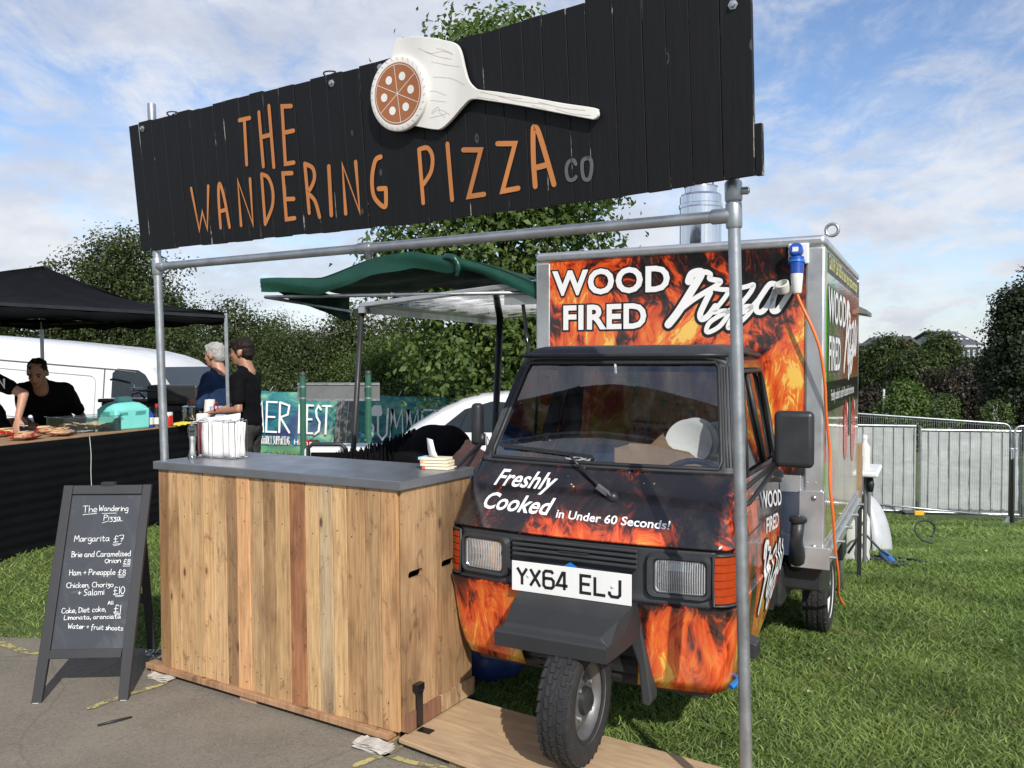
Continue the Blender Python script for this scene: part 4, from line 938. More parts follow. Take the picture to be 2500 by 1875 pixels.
# wheels
def wheel(cx_, cy_, cz_, r, w, rimm, visible=1):
    Wm = T(cx_, cy_, cz_) @ RY(R_(90)); wr = empty('wheel', Wm); wr.parent = van; wr.matrix_local = Wm
    h = w / 2; prof = [(r * .60, -h * .80), (r * .72, -h * 1.0), (r * .86, -h * 1.04), (r * .955, -h * .90), (r * .990, -h * .72), (r, -h * .35), (r, h * .35), (r * .990, h * .72), (r * .955, h * .90), (r * .86, h * 1.04), (r * .72, h), (r * .60, h * .80)]
    MB().lathe(prof, 56, cap=False).build('tyre', M_['tyre'], wr, 40)
    tr = MB()                                     # tread blocks: five columns, staggered
    for k in range(36):
        for ci, (zc, wd) in enumerate(((-.80, .26), (-.42, .30), (0, .30), (.42, .30), (.80, .26))):
            a = 2 * math.pi * (k + .5 * (ci % 2)) / 36; rr = r * (1.004 if abs(zc) < .7 else .980)
            d = 2 * math.pi * r / 36 * .45; sk = .006 if ci % 2 else -.006
            Mx = RZ(a) @ T(rr, 0, zc * h)
            tr.add([Mx @ Vector(p) for p in ((-.006, -d, -h * wd * .5), (-.006, d, -h * wd * .5 + sk), (-.006, d * 1.0, h * wd * .5 + sk), (-.006, -d, h * wd * .5), (.004, -d * .9, -h * wd * .42), (.004, d * .9, -h * wd * .42 + sk), (.004, d * .9, h * wd * .42 + sk), (.004, -d * .9, h * wd * .42))], [(4, 5, 6, 7), (0, 1, 5, 4), (1, 2, 6, 5), (2, 3, 7, 6), (3, 0, 4, 7)])
    t_ = tr.build('tread', M_['tyre'], wr); t_['kind'] = 'stuff'
    rp = [(r * .66, h * .96), (r * .655, h * .78), (r * .60, h * .60), (r * .55, h * .42), (r * .52, h * .10), (r * .46, h * .18), (r * .40, h * .40), (r * .30, h * .46), (r * .22, h * .44)]
    rim = MB().lathe(rp, 40, cap=False).build('rim', M_[rimm], wr, 40)
    MB().lathe([(r * .67, -h * .7), (r * .5, -h * .3), (.01, -h * .3)], 32, cap=False).build('rim_back', M_['dark_metal'], wr, True)
    MB().lathe([(r * .23, h * .40), (r * .21, h * .75), (r * .12, h * .95), (.004, h * .98)], 20, cap=False).build('hub', M_['dark_metal'], wr, 40)
    for k in range(8):
        a = 2 * math.pi * k / 8; Mx = RZ(a)
        MB().prism([(r * .26, -.011), (r * .44, -.02), (r * .44, .02), (r * .26, .011)], -h * .50, -h * .44, Mx @ RX(R_(90))).build('rim_slot', M_['dark_metal'], rim)
    for k in range(4):
        a = 2 * math.pi * (k + .5) / 4; MB().lathe([(.009, h * .44), (.009, h * .62), (.005, h * .66)], 6, RZ(a) @ T(r * .32, 0, 0)).build('wheel_nut', M_['galv'], rim)
    return wr
wheel(.078, -.125, .045 + .246, .240, .128, 'rim')
wheel(.70, 2.16, .235, .240, .135, 'white_paint'); wheel(-.70, 2.16, .235, .240, .135, 'white_paint')
fk = MB().tube([(cxm - .10, -.10, .29), (cxm - .11, .02, .40), (cxm - .06, .12, .60)], .022, 8).tube([(cxm - .105, -.115, .288), (cxm + .03, -.115, .288)], .02, 8)
fk.build('wheel_fork', M_['dark_metal'], van, True)
sp = [Vector((-.13 + .022 * math.cos(t_), .02 + .022 * math.sin(t_), .32 + .22 * t_ / 50)) for t_ in np.linspace(0, 50, 120)]
MB().tube(sp, .005, 5).build('suspension_spring', M_['dark_metal'], van, True)
MB().tube([(.61, .16, .33), (.63, .20, .345), (.60, .26, .34)], .012, 6).build('blue_tape', M_['blue_bright'], van)
MB().prism([(.655, .44), (.70, .44), (.70, .50), (.655, .52)], .20, .28).build('jacking_block', M_['black_plastic'], van, bev=.008)
# mirrors
def mirror(s, c, w, h):
    mb = MB().box(-w / 2, w / 2, -.03, .03, -h / 2, h / 2); m = mb.build('wing_mirror', M_['black_plastic'], van, 50, T(*c) @ RZ(R_(s * 4)), bev=.022, seg=4)
    a = MB(); x0 = s * .640; z0 = 1.0
    a.tube([(x0, .16, 1.10), (s * .66, .20, 1.115), (c[0] - s * w * .45, c[1], c[2] - h * .42)], .009, 8); a.tube([(x0, .16, 1.035), (s * .665, .22, 1.05), (s * (abs(c[0]) - w * .40), c[1], c[2] - h * .45)], .009, 8)
    a.tube([(x0, .16, 1.12), (x0, .16, 1.0)], .011, 8); a.build('mirror_arm', M_['black_plastic'], van, True)
    MB().tube([(s * .645, .165, .94), (s * .645, .165, 1.0)], .022, 12).build('mirror_socket', M_['black_plastic'], van, True)
    MB().tube([(c[0] - s * w * .45, c[1], c[2] - h * .5), (c[0] - s * w * .45, c[1], c[2] - h * .22)], .018, 10).build('mirror_clamp', M_['black_plastic'], van, True)
mirror(1, (.795, .46, 1.285), .155, .232); mirror(-1, (-.672, .42, 1.30), .055, .205)

# ------------------------------------------------------------ box body
BX, BY0, BY1, BZ0, BZ1 = .808, 1.36, 3.42, .56, 2.245
MB().box(-.785, .785, BY0 + .02, BY1 - .02, .93, BZ1 - .04).build('box_body', M_['white_paint'], van)
MB().box(-.79, .79, BY0 + .012, BY1, .60, .70).build('box_floor', M_['alu'], van)
MB().box(-.79, .795, BY0 + .10, BY1 - .02, .70, .93).build('box_lower_panel', M_['alu'], van)
MB().box(-BX, BX, BY0 - .005, BY1, BZ1 - .058, BZ1).build('box_roof', M_['alu'], van, 40, bev=.022, seg=4)
for s in (1, -1): MB().box(s * BX - .098 * (s > 0), s * BX + .098 * (s < 0), BY0, BY0 + .05, .92, BZ1 - .056).build('corner_post', M_['alu'], van, 40, bev=.014, seg=3)
for s in (1, -1): MB().box(s * BX - .03 * (s > 0), s * BX + .03 * (s < 0), BY1 - .05, BY1 + .004, .64, BZ1 - .056).build('rear_post', M_['alu'], van, bev=.008)
MB().box(-.70, .70, BY0 + .004, BY0 + .03, .93, 1.02).build('cross_rail', M_['alu'], van, bev=.004)
for s in (1, -1):
    cpz = MB().box(s * .812 - .12 * (s > 0), s * .812 + .12 * (s < 0), BY0 - .012, BY0 + .05, .60, .945).build('corner_plate', M_['alu'], van, bev=.004)
    for z in (.91, .66): MB().lathe([(.014, 0), (.012, .005), (.004, .008)], 12, T(s * .765, BY0 - .012, z) @ RX(R_(90))).build('rivet', M_['galv'], cpz, True)
    for x in (.73, .77): MB().lathe([(.006, 0), (.005, .003), (.002, .004)], 8, T(s * x, BY0 + .003, .985) @ RX(R_(90))).build('rivet', M_['galv'], cpz, True)
    rl = MB().box(s * .79, s * .835, BY0 - .03, BY1, .555, .615).build('side_rail', M_['alu'], van, bev=.005)
    MB().box(s * .80, s * .822, BY0 - .02, BY1, .615, .665).build('rail_flange', M_['alu'], rl, bev=.003)
    for y in (1.42, 1.85, 2.3, 2.75, 3.2): MB().tube([(s * .83, y, .60), (s * .87, y, .60)], .009, 8).build('rail_bolt', M_['galv'], rl)
MB().box(.66, .845, BY0 - .045, BY0 - .02, .555, .665).build('rail_end_plate', M_['alu'], van, bev=.003)
# printed front panel
fp = MB().box(-.775, .708, BY0 + .002, BY0 + .018, 1.02, BZ1 - .060).build('front_print_panel', WB, van)
# eye bolt
MB().tube([(.835, BY0 + .05, BZ1 + .030 + .0) + Vector((0, 0, 0)) if False else Vector((.832 + .030 * math.cos(a), BY0 + .05, BZ1 + .026 + .030 * math.sin(a))) for a in np.linspace(0, 2 * math.pi, 20, endpoint=False)], .008, 8, closed=True).tube([(.80, BY0 + .05, BZ1 + .0), (.81, BY0 + .05, BZ1 + .012)], .009, 8).build('lifting_eye', M_['galv'], van, True)
# front lettering with black outline
def outlined(s, x0, z0, size, xs=1.0, bold=.045, ol=.10, parent=fp, y=BY0, space=1.0):
    text_mesh('lettering_outline', s, M_['black_print'], parent, size=size, bold=bold + ol, fn=lambda a, b: Vector((x0 + a, y - .0010, z0 + b)), xs=xs, space=space)
    text_mesh('lettering', s, M_['white_print'], parent, size=size, bold=bold, fn=lambda a, b: Vector((x0 + a, y - .0035, z0 + b)), xs=xs, space=space)
def fpx(px, py): p = hit(VM, px, py, 'y', BY0); return p
c1b = lambda x, y: (1280 + x / 2.6976, 540 + y / 2.6976)
a = fpx(*c1b(195, 490)); b = fpx(*c1b(940, 475)); outlined('WOOD', a.x, a.z + .004, .192, (b.x - a.x) / .545 * .83, .034, .045, space=1.05)
a = fpx(*c1b(250, 715)); b = fpx(*c1b(855, 712)); outlined('FIRED', a.x, a.z + .004, .190, (b.x - a.x) / .505 * .92, .034, .045, space=1.05)
PZ = [([(1085, 395), (1105, 350), (1150, 335), (1165, 350), (1120, 430), (1020, 590), (950, 680)], 46), ([(1130, 350), (1190, 335), (1225, 350), (1225, 380), (1290, 395), (1265, 425), (1190, 470), (1110, 520), (1040, 575)], 30),
      ([(1225, 470), (1190, 540), (1160, 610), (1170, 645), (1210, 625), (1260, 560)], 34), ([(1235, 440), (1300, 450), (1345, 455), (1325, 500), (1270, 570), (1250, 600), (1320, 590), (1345, 610), (1290, 690), (1220, 730), (1200, 715), (1230, 660), (1330, 600), (1400, 560)], 26),
      ([(1400, 445), (1470, 430), (1510, 420), (1490, 470), (1430, 545), (1420, 570), (1480, 560), (1500, 580), (1440, 650), (1360, 700), (1345, 690), (1380, 630), (1480, 580), (1540, 520)], 26),
      ([(1665, 420), (1620, 415), (1570, 480), (1530, 550), (1535, 595), (1575, 590), (1630, 510), (1665, 430), (1640, 520), (1635, 585), (1665, 590), (1700, 545), (1765, 440)], 30)]
def pz_lines(scale, k, px2loc):
    L = []
    for pts, w in PZ:
        q = [px2loc(x, y) for x, y in pts]; q = smoothline([(a_, b_, 0) for a_, b_ in q], 5); L.append(([(p.x, p.y) for p in q], w * scale * k))
    return L
toloc = lambda x, y: (lambda p: (p.x, p.z))(fpx(*c1b(x, y)))
sc1 = .81 * 2 / (2010 - 1300) / 2.6976
strokes_mesh('pizza_script_outline', [(l, w * 1.12 + .030) for l, w in pz_lines(sc1, 1, toloc)], .03, lambda x, z, l: (x, BY0 - .0012 - l, z), M_['black_print'], fp, .0, .0002)  # printed black outline behind the white script
strokes_mesh('pizza_script', [(l, w * 1.12) for l, w in pz_lines(sc1, 1, toloc)], .03, lambda x, z, l: (x, BY0 - .0038 - l, z), M_['white_print'], fp, .0, .0002)
# door lettering
def door_fn(y0, z0, lift, sl_=0.0): return lambda x, y: (lambda yy, zz: Vector((shell(2.0 + max(0, min(1, (yy - (ip(YF, zz) + .045 + .09)) / (YR - (ip(YF, zz) + .135)))), zz, 1).x + lift, yy, zz)))(y0 + x, z0 + y + sl_ * x)
text_mesh('door_lettering', 'WOOD', M_['white_print'], doorR, size=.108, bold=.02, fn=door_fn(.65, .955, .004, -.12), xs=1.62)
text_mesh('door_lettering', 'FIRED', M_['white_print'], doorR, size=.100, bold=.02, fn=door_fn(.77, .822, .004, -.08), xs=1.45)
def pz_side(Y0, Z0, sy, sz): return lambda x, y: (Y0 + (x - 950) / 815 * sy, Z0 + (735 - y) / 400 * sz)
f2 = lambda lift: (lambda y, z, l: door_fn(0, 0, lift + l)(y, z))
strokes_mesh('script_outline', [(l, w + .018) for l, w in pz_lines(.0010, .75, pz_side(.60, .47, .66, .31))], .03, f2(.004), M_['black_print'], doorR, 0, .0002)  # black print outlining the door script
strokes_mesh('script', [(l, w) for l, w in pz_lines(.0010, .75, pz_side(.60, .47, .66, .31))], .03, f2(.007), M_['white_print'], doorR, 0, .0002)
# printed side panel
spn = MB().box(.785, .8105, BY0 + .06, BY1 - .06, .67, BZ1 - .075).build('side_print_panel', M_['side_print'], van)
def side_txt(s, y0, z0, size, xs, ol=True, m='white_print', bold=.03):
    if ol: text_mesh('side_lettering_outline', s, M_['black_print'], spn, size=size, bold=bold + .045, fn=lambda a, b: Vector((.8115, y0 + a, z0 + b)), xs=xs)
    text_mesh('side_lettering', s, M_[m], spn, size=size, bold=bold, fn=lambda a, b: Vector((.8135, y0 + a, z0 + b)), xs=xs)
side_txt('WOOD', 1.46, 1.815, .25, 1.08, bold=.02); side_txt('FIRED', 1.49, 1.56, .255, .92, bold=.02)
M_['yel_print'] = mat('yellow_print', (.72, .66, .08), .3, 0, .02)
MB().box(.8106, .8110, BY0 + .07, BY1 - .07, 2.06, BZ1 - .078).build('side_header_strip', M_['dark_metal'], spn)
side_txt('Call 0191 260 5050 to book your pizza event today', 1.46, 2.085, .105, .78, False, 'yel_print', .015)
side_txt('Freshly cooked in under 60 seconds from the oven', 1.62, 1.395, .085, .78, False, 'white_print', .01)
for c_ in spn.children:
    if c_.name.startswith('side_lettering') and len(c_.data.vertices) > 900: c_['kind'] = 'stuff'
strokes_mesh('side_script', [(l, w) for l, w in pz_lines(.0014, 1, pz_side(2.30, 1.50, .88, .46))], .04, lambda y, z, l: (.8136 + l, y, z), M_['white_print'], spn, 0, .0003)
# peppers, mushroom outline shapes on the print
for (yy, zz, ry, rz, cm) in ((2.45, 1.18, .13, .19, 'red_pack'), (2.95, 1.15, .16, .22, 'red_pack'), (2.7, 1.25, .07, .13, 'green_post')):
    P = [(yy + ry * math.cos(a) * (1 + .12 * math.cos(3 * a)), zz + rz * math.sin(a)) for a in np.linspace(0, 2 * math.pi, 20, endpoint=False)]
    mesh_obj('pepper_print', [(.8112 + .0002 * len(spn.children), y, z) for y, z in P], [tuple(range(20))], M_[cm], spn)
for yy in (2.5, 3.0): mesh_obj('shaker_print', [(.8120, yy + x, z) for x, z in ((-.09, 1.22), (.09, 1.22), (.10, 1.31), (.05, 1.345), (-.05, 1.345), (-.10, 1.31))], [(0, 1, 2, 3, 4, 5)], M_['white_print'], spn)
# crates, filler pipe, arch behind the cab
for k, z in enumerate((.62, .74, .86)): MB().box(.28, .60, 1.18, 1.34, z - .055, z + .055).build('blue_crate', M_['blue_bright'], van, bev=.012)
MB().box(-.60, .28, 1.25, 1.34, .40, .93).build('bulkhead', M_['dark_metal'], van)
fl = MB().tube([(.70, 1.27, .80), (.69, 1.28, .70), (.69, 1.33, .60), (.66, 1.45, .54)], [.034, .032, .045, .05], 14).build('filler_pipe', M_['black_plastic'], van, True)
MB().lathe([(.040, 0), (.044, .006), (.044, .022), (.036, .028), (.004, .030)], 18, T(.70, 1.27, .795)).build('filler_cap', M_['black_plastic'], fl, 40)
MB().lathe([(.008, 0), (.002, .003)], 10, T(.70, 1.27, .826)).build('cap_lock', M_['chrome'], fl)
MB().prism([(1.40, .555), (1.40, .42), (1.78, .36), (1.84, .44), (1.95, .50), (2.35, .50), (2.48, .44), (2.52, .34), (2.75, .34), (2.75, .555)][::-1], .60, .80, Matrix(((0, 1, 0, 0), (1, 0, 0, 0), (0, 0, 1, 0), (0, 0, 0, 1)))).build('rear_wheel_arch', M_['black_plastic'], van, bev=.01)
MB().box(-.6, .62, 1.3, 3.3, .34, .555).build('chassis', M_['dark_metal'], van, bev=.02)
MB().tube([(.74, 3.0, .555), (.74, 3.0, .02)], .022, 10).build('support_leg', M_['galv'], van, True)
# flue
fl = MB().lathe([(.128, BZ1 - .01), (.128, BZ1 + .31), (.134, BZ1 + .315), (.134, BZ1 + .335), (.128, BZ1 + .34), (.128, BZ1 + .385), (.118, BZ1 + .40), (.098, BZ1 + .405), (.098, BZ1 + .44), (.104, BZ1 + .447), (.085, BZ1 + .45), (.08, BZ1 + .40)], 40, T(-.01, 2.08, 0), cap=False).build('flue', M_['chrome'], van, 30)
MB().box(-.05, .03, 1.94, 1.952, BZ1 + .315, BZ1 + .335).build('flue_clamp', M_['chrome'], fl, bev=.003)
for a in (200, 265, 330): MB().bar((-.01 + .09 * math.cos(R_(a)), 2.08 + .09 * math.sin(R_(a)), BZ1 + .42), (-.01 + .14 * math.cos(R_(a)), 2.08 + .14 * math.sin(R_(a)), BZ1 + .60), .012, .004).build('cowl_strut', M_['chrome'], fl)
MB().lathe([(.17, BZ1 + .60), (.01, BZ1 + .68)], 24, T(-.01, 2.08, 0)).build('rain_cowl', M_['chrome'], fl)
# ------------------------------------------------------------ side hatch, held open, and green tarp
hz = lambda d: 2.10 - .075 * d
hat = MB(); 
vv = [Vector((-.81 - d, y, hz(d) - o)) for o in (0, .03) for d in (0, 1.34) for y in (1.42, 3.38)]
hat.add(vv, [(0, 1, 3, 2), (4, 6, 7, 5), (0, 4, 5, 1), (2, 3, 7, 6), (0, 2, 6, 4), (1, 5, 7, 3)])
ho = hat.build('side_hatch', M_['alu'], van, bev=.006)
MB().add([Vector((-.83 - d, y, hz(d) - .034)) for d in (0, 1.30) for y in (1.46, 3.34)], [(0, 1, 3, 2)]).build('hatch_lining', M_['chrome'], ho)
for d in (.0, 1.30): MB().box(-.86 - d, -.81 - d, 1.42, 3.38, hz(d) - .07, hz(d) - .03).build('hatch_edge', M_['alu'], ho)
MB().tube([(-.95, 1.46, hz(.14) - .06), (-.84, 1.42, 1.30)], .011, 8).build('gas_strut', M_['black_gloss'], van, True)
MB().tube([(-.90, 1.44, 1.60), (-.84, 1.42, 1.30)], .016, 8).build('strut_cylinder', M_['black_gloss'], van, True)
MB().box(-1.06, -.84, 1.44, 1.46, hz(.1) - .14, hz(.1) - .03).build('strut_bracket', M_['alu'], van)
MB().box(-2.22, -2.10, 1.44, 1.47, 1.93, 1.965).build('hatch_latch', M_['dark_metal'], van)
# tarp
tarp = empty('green_awning', VM, 'dark green tarpaulin awning stretched over the open van hatch', 'awning')
def tz(d, y):
    base = np.interp(d, [0, .35, .58, .9, 1.25, 1.65, 2.21], [2.075, 2.185, 2.255, 2.315, 2.275, 2.20, 2.195])
    return base - .05 * ((y - 1.42) / 1.9) + .010 * math.sin(d * 7 + y * 4) + .008 * math.sin(y * 13 + d * 3)
def yend(d): return np.interp(d, [0, 1.34, 1.5, 2.21], [3.3, 3.2, 2.6, 2.42])
nd, ny_ = 44, 22; V = []
for i in range(nd + 1):
    d = 2.21 * i / nd
    for j in range(ny_ + 1): y = 1.40 + (yend(d) - 1.40) * j / ny_; V.append(Vector((-.80 - d, y, tz(d, y))))
F = [(i * (ny_ + 1) + j, i * (ny_ + 1) + j + 1, (i + 1) * (ny_ + 1) + j + 1, (i + 1) * (ny_ + 1) + j) for i in range(nd) for j in range(ny_)]
tp = mesh_obj('awning_sheet', V, F, M_['green_shade'], tarp, True); tp.modifiers.new('s', 'SOLIDIFY').thickness = .004
V = []; ds = [2.21 * i / 60 for i in range(61)]
for d in ds:
    dr = np.interp(d, [0, .3, .55, .62, 1.2, 1.7, 2.21], [.10, .075, .07, .10, .115, .115, .095])
    for k in range(6): V.append(Vector((-.80 - d, 1.40 - .008 * math.sin(k / 5 * 3.14) + .007 * math.sin(d * 5 + k * .9), tz(d, 1.40) - dr * k / 5 + .004 * math.sin(d * 17) * (k == 5))))
F = [(i * 6 + k, i * 6 + k + 1, (i + 1) * 6 + k + 1, (i + 1) * 6 + k) for i in range(60) for k in range(5)]
mesh_obj('front_valance', V, F, M_['green_tarp'], tarp, True)
V = []
for j in range(21):
    y = 1.40 + (2.42 - 1.40) * j / 20; dr = .03 + .13 * j / 20
    for k in range(4): V.append(Vector((-.80 - 2.21 - .012 * math.sin(y * 21 + k), y, tz(2.21, y) - .02 - dr * k / 3 * 1.3)))
mesh_obj('outer_valance', V, [(i * 4 + k, i * 4 + k + 1, (i + 1) * 4 + k + 1, (i + 1) * 4 + k) for i in range(20) for k in range(3)], M_['green_shade'], tarp, True)
# crumpled ridge knot
V = [(-1.37, 1.38, 2.26), (-1.42, 1.37, 2.30), (-1.34, 1.36, 2.29), (-1.30, 1.38, 2.20), (-1.40, 1.38, 2.20)]
MB().tube(smoothline([(-1.50, 1.42, 2.262), (-1.43, 1.395, 2.262), (-1.38, 1.385, 2.245), (-1.355, 1.385, 2.20), (-1.37, 1.39, 2.14)], 5), [.006, .012, .018] + [.024] * 8 + [.018] * 7 + [.012] * 3, 10).build('ridge_fold', M_['green_tarp'], tarp, True)
MB().tube([(-.84, 1.43, 2.02), (-3.0, 1.43, 2.07)], .012, 8).tube([(-3.0, 1.43, 2.07), (-3.0, 2.42, 2.02)], .012, 8).tube([(-1.9, 1.43, 2.05), (-1.9, 2.8, 2.02)], .012, 8).build('awning_rail', M_['galv'], tarp, True)
g0 = VM @ Vector((-2.10, 1.55, 0)); g1 = VM @ Vector((-2.06, 3.2, 0))
for nm, (px0, py0, px1, py1, D), rr in (('awning_pole', (884, 765, 864, 1090, 5.62), .019), ('awning_pole', (1221, 790, 1212, 990, 7.1), .030)):
    a = at(px0, py0, D); b = at(px1, py1, D + .02); k = (a.z - gzf(b.x, b.y)) / (a.z - b.z); e = a + (b - a) * k
    Mi = VM.inverted(); MB().tube([Mi @ a + Vector((0, 0, .05)), Mi @ e], rr, 10).build(nm, M_['dark_metal'], tarp, True)
# ------------------------------------------------------------ scaffold tube frame
PL, PR = Vector((-1.84, 4.30, 0)), Vector((.735, 2.75, 0))
yawf = math.atan2(PL.y - PR.y, PR.x - PL.x)
LEAN = Vector((-.032, -.004, 1))
fr = empty('tube_frame', T(*PL), 'galvanised tube frame of two posts and a crossbar carrying the black sign', 'frame')
def fl_(p): return Vector(p) - PL
pl0 = at(402, 1125, 4.30); LL = Vector((-.026, 0, 1))
pL = lambda z: Vector(pl0) + LL * (z - pl0.z)
pR0 = at(1822, 1870, 2.76); pR = lambda z: Vector(pR0) + Vector((-.031, -.005, 1)) * (z - pR0.z)
pr_ = .0205
MB().tube([fl_(pL(gzf(-1.8, 4.3) - .0)), fl_(pL(2.93))], pr_, 20).build('post', M_['galv'], fr, 40)
MB().tube([fl_(pR(.0)), fl_(pR(2.95))], pr_, 20).build('post', M_['galv'], fr, 40)
bl = pL(at(385, 650, 4.28).z); br = pR(at(1775, 524, 2.74).z)
bo = Vector((0, -.0, 0)); MB().tube([fl_(bl + bo), fl_(br + bo)], pr_ * .98, 20).build('crossbar', M_['galv'], fr, 40)
def coupling(name, c, ax, L, r, parent, knob=None):
    d = Vector(ax).normalized(); c = Vector(c)
    m = MB().tube([c - d * L / 2, c - d * (L / 2 - .006), c + d * (L / 2 - .006), c + d * L / 2], [r * .93, r, r, r * .93], 20)
    if knob is not None:
        k = Vector(knob).normalized(); m.tube([c + k * r * .6, c + k * (r + .020)], .013, 12); m.tube([c + k * (r + .020), c + k * (r + .024)], .008, 10)
    return m.build(name, M_['galv'], parent, 40)
bd = (br - bl).normalized()
coupling('clamp', fl_(bl), (LL), .085, .027, fr); coupling('clamp_socket', fl_(bl + bd * .035), bd, .05, .0255, fr)
coupling('clamp', fl_(br + Vector((0, 0, -.0))), (-.031, -.005, 1), .085, .0268, fr); coupling('clamp_socket', fl_(br - bd * .04), bd, .07, .0255, fr)
coupling('clamp', fl_(br + Vector((-.002, 0, .078))), (-.031, -.005, 1), .065, .0285, fr, (.9, -.35, 0))
j = bl.lerp(br, .545); jm = [t for t in (0,)]
# joint sleeve mid bar: find where pixel x = 893 lies
best = min(np.linspace(.3, .8, 200), key=lambda t_: abs((CXP + FPX * (bl.lerp(br, t_)).x / (bl.lerp(br, t_)).y) - 893))
j = bl.lerp(br, best); coupling('sleeve', fl_(j), bd, .075, .0255, fr); MB().tube([fl_(j + bd * .015), fl_(j + bd * .02 + Vector((0, .02, -.045)))], [.030, .012], 14).build('sleeve_boss', M_['galv'], fr, 40)
MB().lathe([(.06, .0), (.06, .006), (.03, .012), (.024, .05)], 16, T(*fl_(pR(0)))).build('base_foot', M_['galv'], fr, 40)
MB().lathe([(.06, .0), (.06, .006), (.03, .012), (.024, .05)], 16, T(*fl_(pL(gzf(-1.8, 4.3))))).build('base_foot', M_['galv'], fr, 40)

# ------------------------------------------------------------ sign board
SL, SR = at(345, 613, 4.33), at(1855, 427, 2.62)
yaws = math.atan2(SL.y - SR.y, SR.x - SL.x); SMX = frame((SL.x, SL.y, SL.z), yaws, .10)
sgn = empty('sign_board', SMX, 'long black plank sign lettered for a pizza company, tilted forward over the counter', 'sign')
def sl(px, py): p = hit(SMX, px, py, 'y', 0); return p.x, p.z
c3 = lambda x, y: (300 + x / 2.765, 150 + y / 2.765)
c4 = lambda x, y: (1000 + x / 2.458, y / 2.458)
LT = (SR - SL).length
topx = [c3(x, 0)[0] for x in (20, 105, 190, 270, 360, 445, 520, 605, 670, 775, 850, 940, 1045, 1150, 1260, 1370, 1475, 1590, 1705)] + [c4(x, 0)[0] for x in (60, 190, 310, 430, 540, 670, 785, 935, 1050, 1215, 1385, 1525, 1665, 1850, 2045)]
def top_y(px): return float(np.interp(px, [300, 309, 916, 1219, 1439, 1838, 1900], [311, 308, 153.5, 67, 0, -122, -141]))
def bot_y(px): return float(np.interp(px, [300, 343, 1100, 1500, 1856, 1900], [620, 613.5, 535, 482, 427, 421]))
xs_loc = [sl(p, top_y(p))[0] for p in topx]; xs_loc[0] = 0.0 - .0
zt = lambda x: float(np.interp(x, xs_loc, [sl(p, top_y(p))[1] for p in topx]))
bx_ = [345, 600, 800, 1100, 1300, 1500, 1700, 1856]; bxl = [sl(p, bot_y(p)) for p in bx_]
zb = lambda x: float(np.interp(x, [a for a, b in bxl], [b for a, b in bxl]))
for i in range(len(xs_loc) - 1):
    x0, x1 = xs_loc[i] + .0012, xs_loc[i + 1] - .0012; j1, j2, j3 = rnd.uniform(-.003, .003), rnd.uniform(-.006, .006), rnd.uniform(-.0025, .0008)
    P = [(x0, zb(x0) + j1), (x1, zb(x1) + j1), (x1, zt(x1) + j2), (x0, zt(x0) + j2)]
    w_ = (x1 - x0) / 2; cx0 = (x0 + x1) / 2
    MB().prism([(a - cx0, b) for a, b in P], j3, .020).build('plank', M_['black_wood'], sgn, M=T(cx0, 0, 0), bev=.0012, seg=1)
for z in (.10, .50): MB().box(.05, LT - .04, .022, .045, z, z + .07).build('batten', M_['black_wood'], sgn)
MB().box(xs_loc[-1] + .001, xs_loc[-1] + .022, .004, .030, zb(2.9) + .01, zb(2.9) + .17).build('end_block', M_['black_wood'], sgn, bev=.001)
def bolt(px, py):
    x, z = sl(px, py); o = MB().lathe([(.016, 0), (.016, .003), (.010, .004), (.009, .012), (.004, .013)], 6, T(x, -.001, z) @ RX(R_(90))).build('bolt', M_['galv'], sgn, 30)
for p in ((c3(135, 455)), c3(1412, 148), c3(1740, 42), (1790, 12)): bolt(*p)
for p, r in ((c3(320, 362), .022), (c3(1385, 92), .022)):
    x, z = sl(*p); MB().tube([(x + r * 1.3 * math.cos(a), .010 + .012 * math.sin(a * 2), z + .006 + r * .55 * math.sin(a)) for a in np.linspace(0, 2 * math.pi, 16, endpoint=False)], .0035, 6, closed=True).build('wire_loop', M_['black_plastic'], sgn, True)
sg = lambda k, pts: [sl(*(k(x, y))) for x, y in pts]
def curve_pts(k, pts, n=5): return [(p.x, p.y) for p in smoothline([(*sl(*k(x, y)), 0) for x, y in pts], n)]
SF = lambda x, z, l: (x, -.0035 - l, z)
word = {}
def letter(nm, k, segs, w, mt='sign_orange'):
    L = [(sg(k, s) if t == 'l' else curve_pts(k, s)) for t, s in segs]
    strokes_mesh(nm, L, w, SF, M_[mt], sgn, .0, .00022)
l, c = 'l', 'c'; w1 = .0190
letter('letter_t', c3, [(l, [(790, 398), (860, 382)]), (l, [(824, 395), (840, 695)])], w1)
letter('letter_h', c3, [(l, [(922, 345), (952, 708)]), (l, [(990, 302), (1023, 712)]), (l, [(938, 512), (1004, 495)])], w1)
letter('letter_e', c3, [(l, [(1140, 302), (1078, 304), (1101, 692), (1158, 683)]), (l, [(1092, 482), (1156, 468)])], w1)
letter('letter_w', c3, [(l, [(465, 858), (520, 1140), (540, 1015), (574, 1132), (580, 842)])], w1 * .9)
letter('letter_a', c3, [(c, [(664, 1122), (652, 960), (650, 850), (662, 832), (690, 930), (724, 1118)]), (l, [(664, 1012), (702, 1000)])], w1 * .95)
letter('letter_n', c3, [(l, [(802, 1106), (780, 805), (882, 1102), (862, 795)])], w1 * .95)
letter('letter_d', c3, [(c, [(940, 762), (985, 785), (1015, 870), (1012, 980), (965, 1098)]), (l, [(940, 762), (965, 1098)])], w1 * .95)
letter('letter_e', c3, [(l, [(1145, 754), (1084, 757), (1107, 1066), (1164, 1058)]), (l, [(1096, 930), (1158, 928)])], w1)
letter('letter_r', c3, [(l, [(1232, 692), (1262, 1022)]), (c, [(1232, 692), (1285, 720), (1297, 790), (1270, 860), (1250, 884), (1300, 940), (1332, 1050)])], w1)
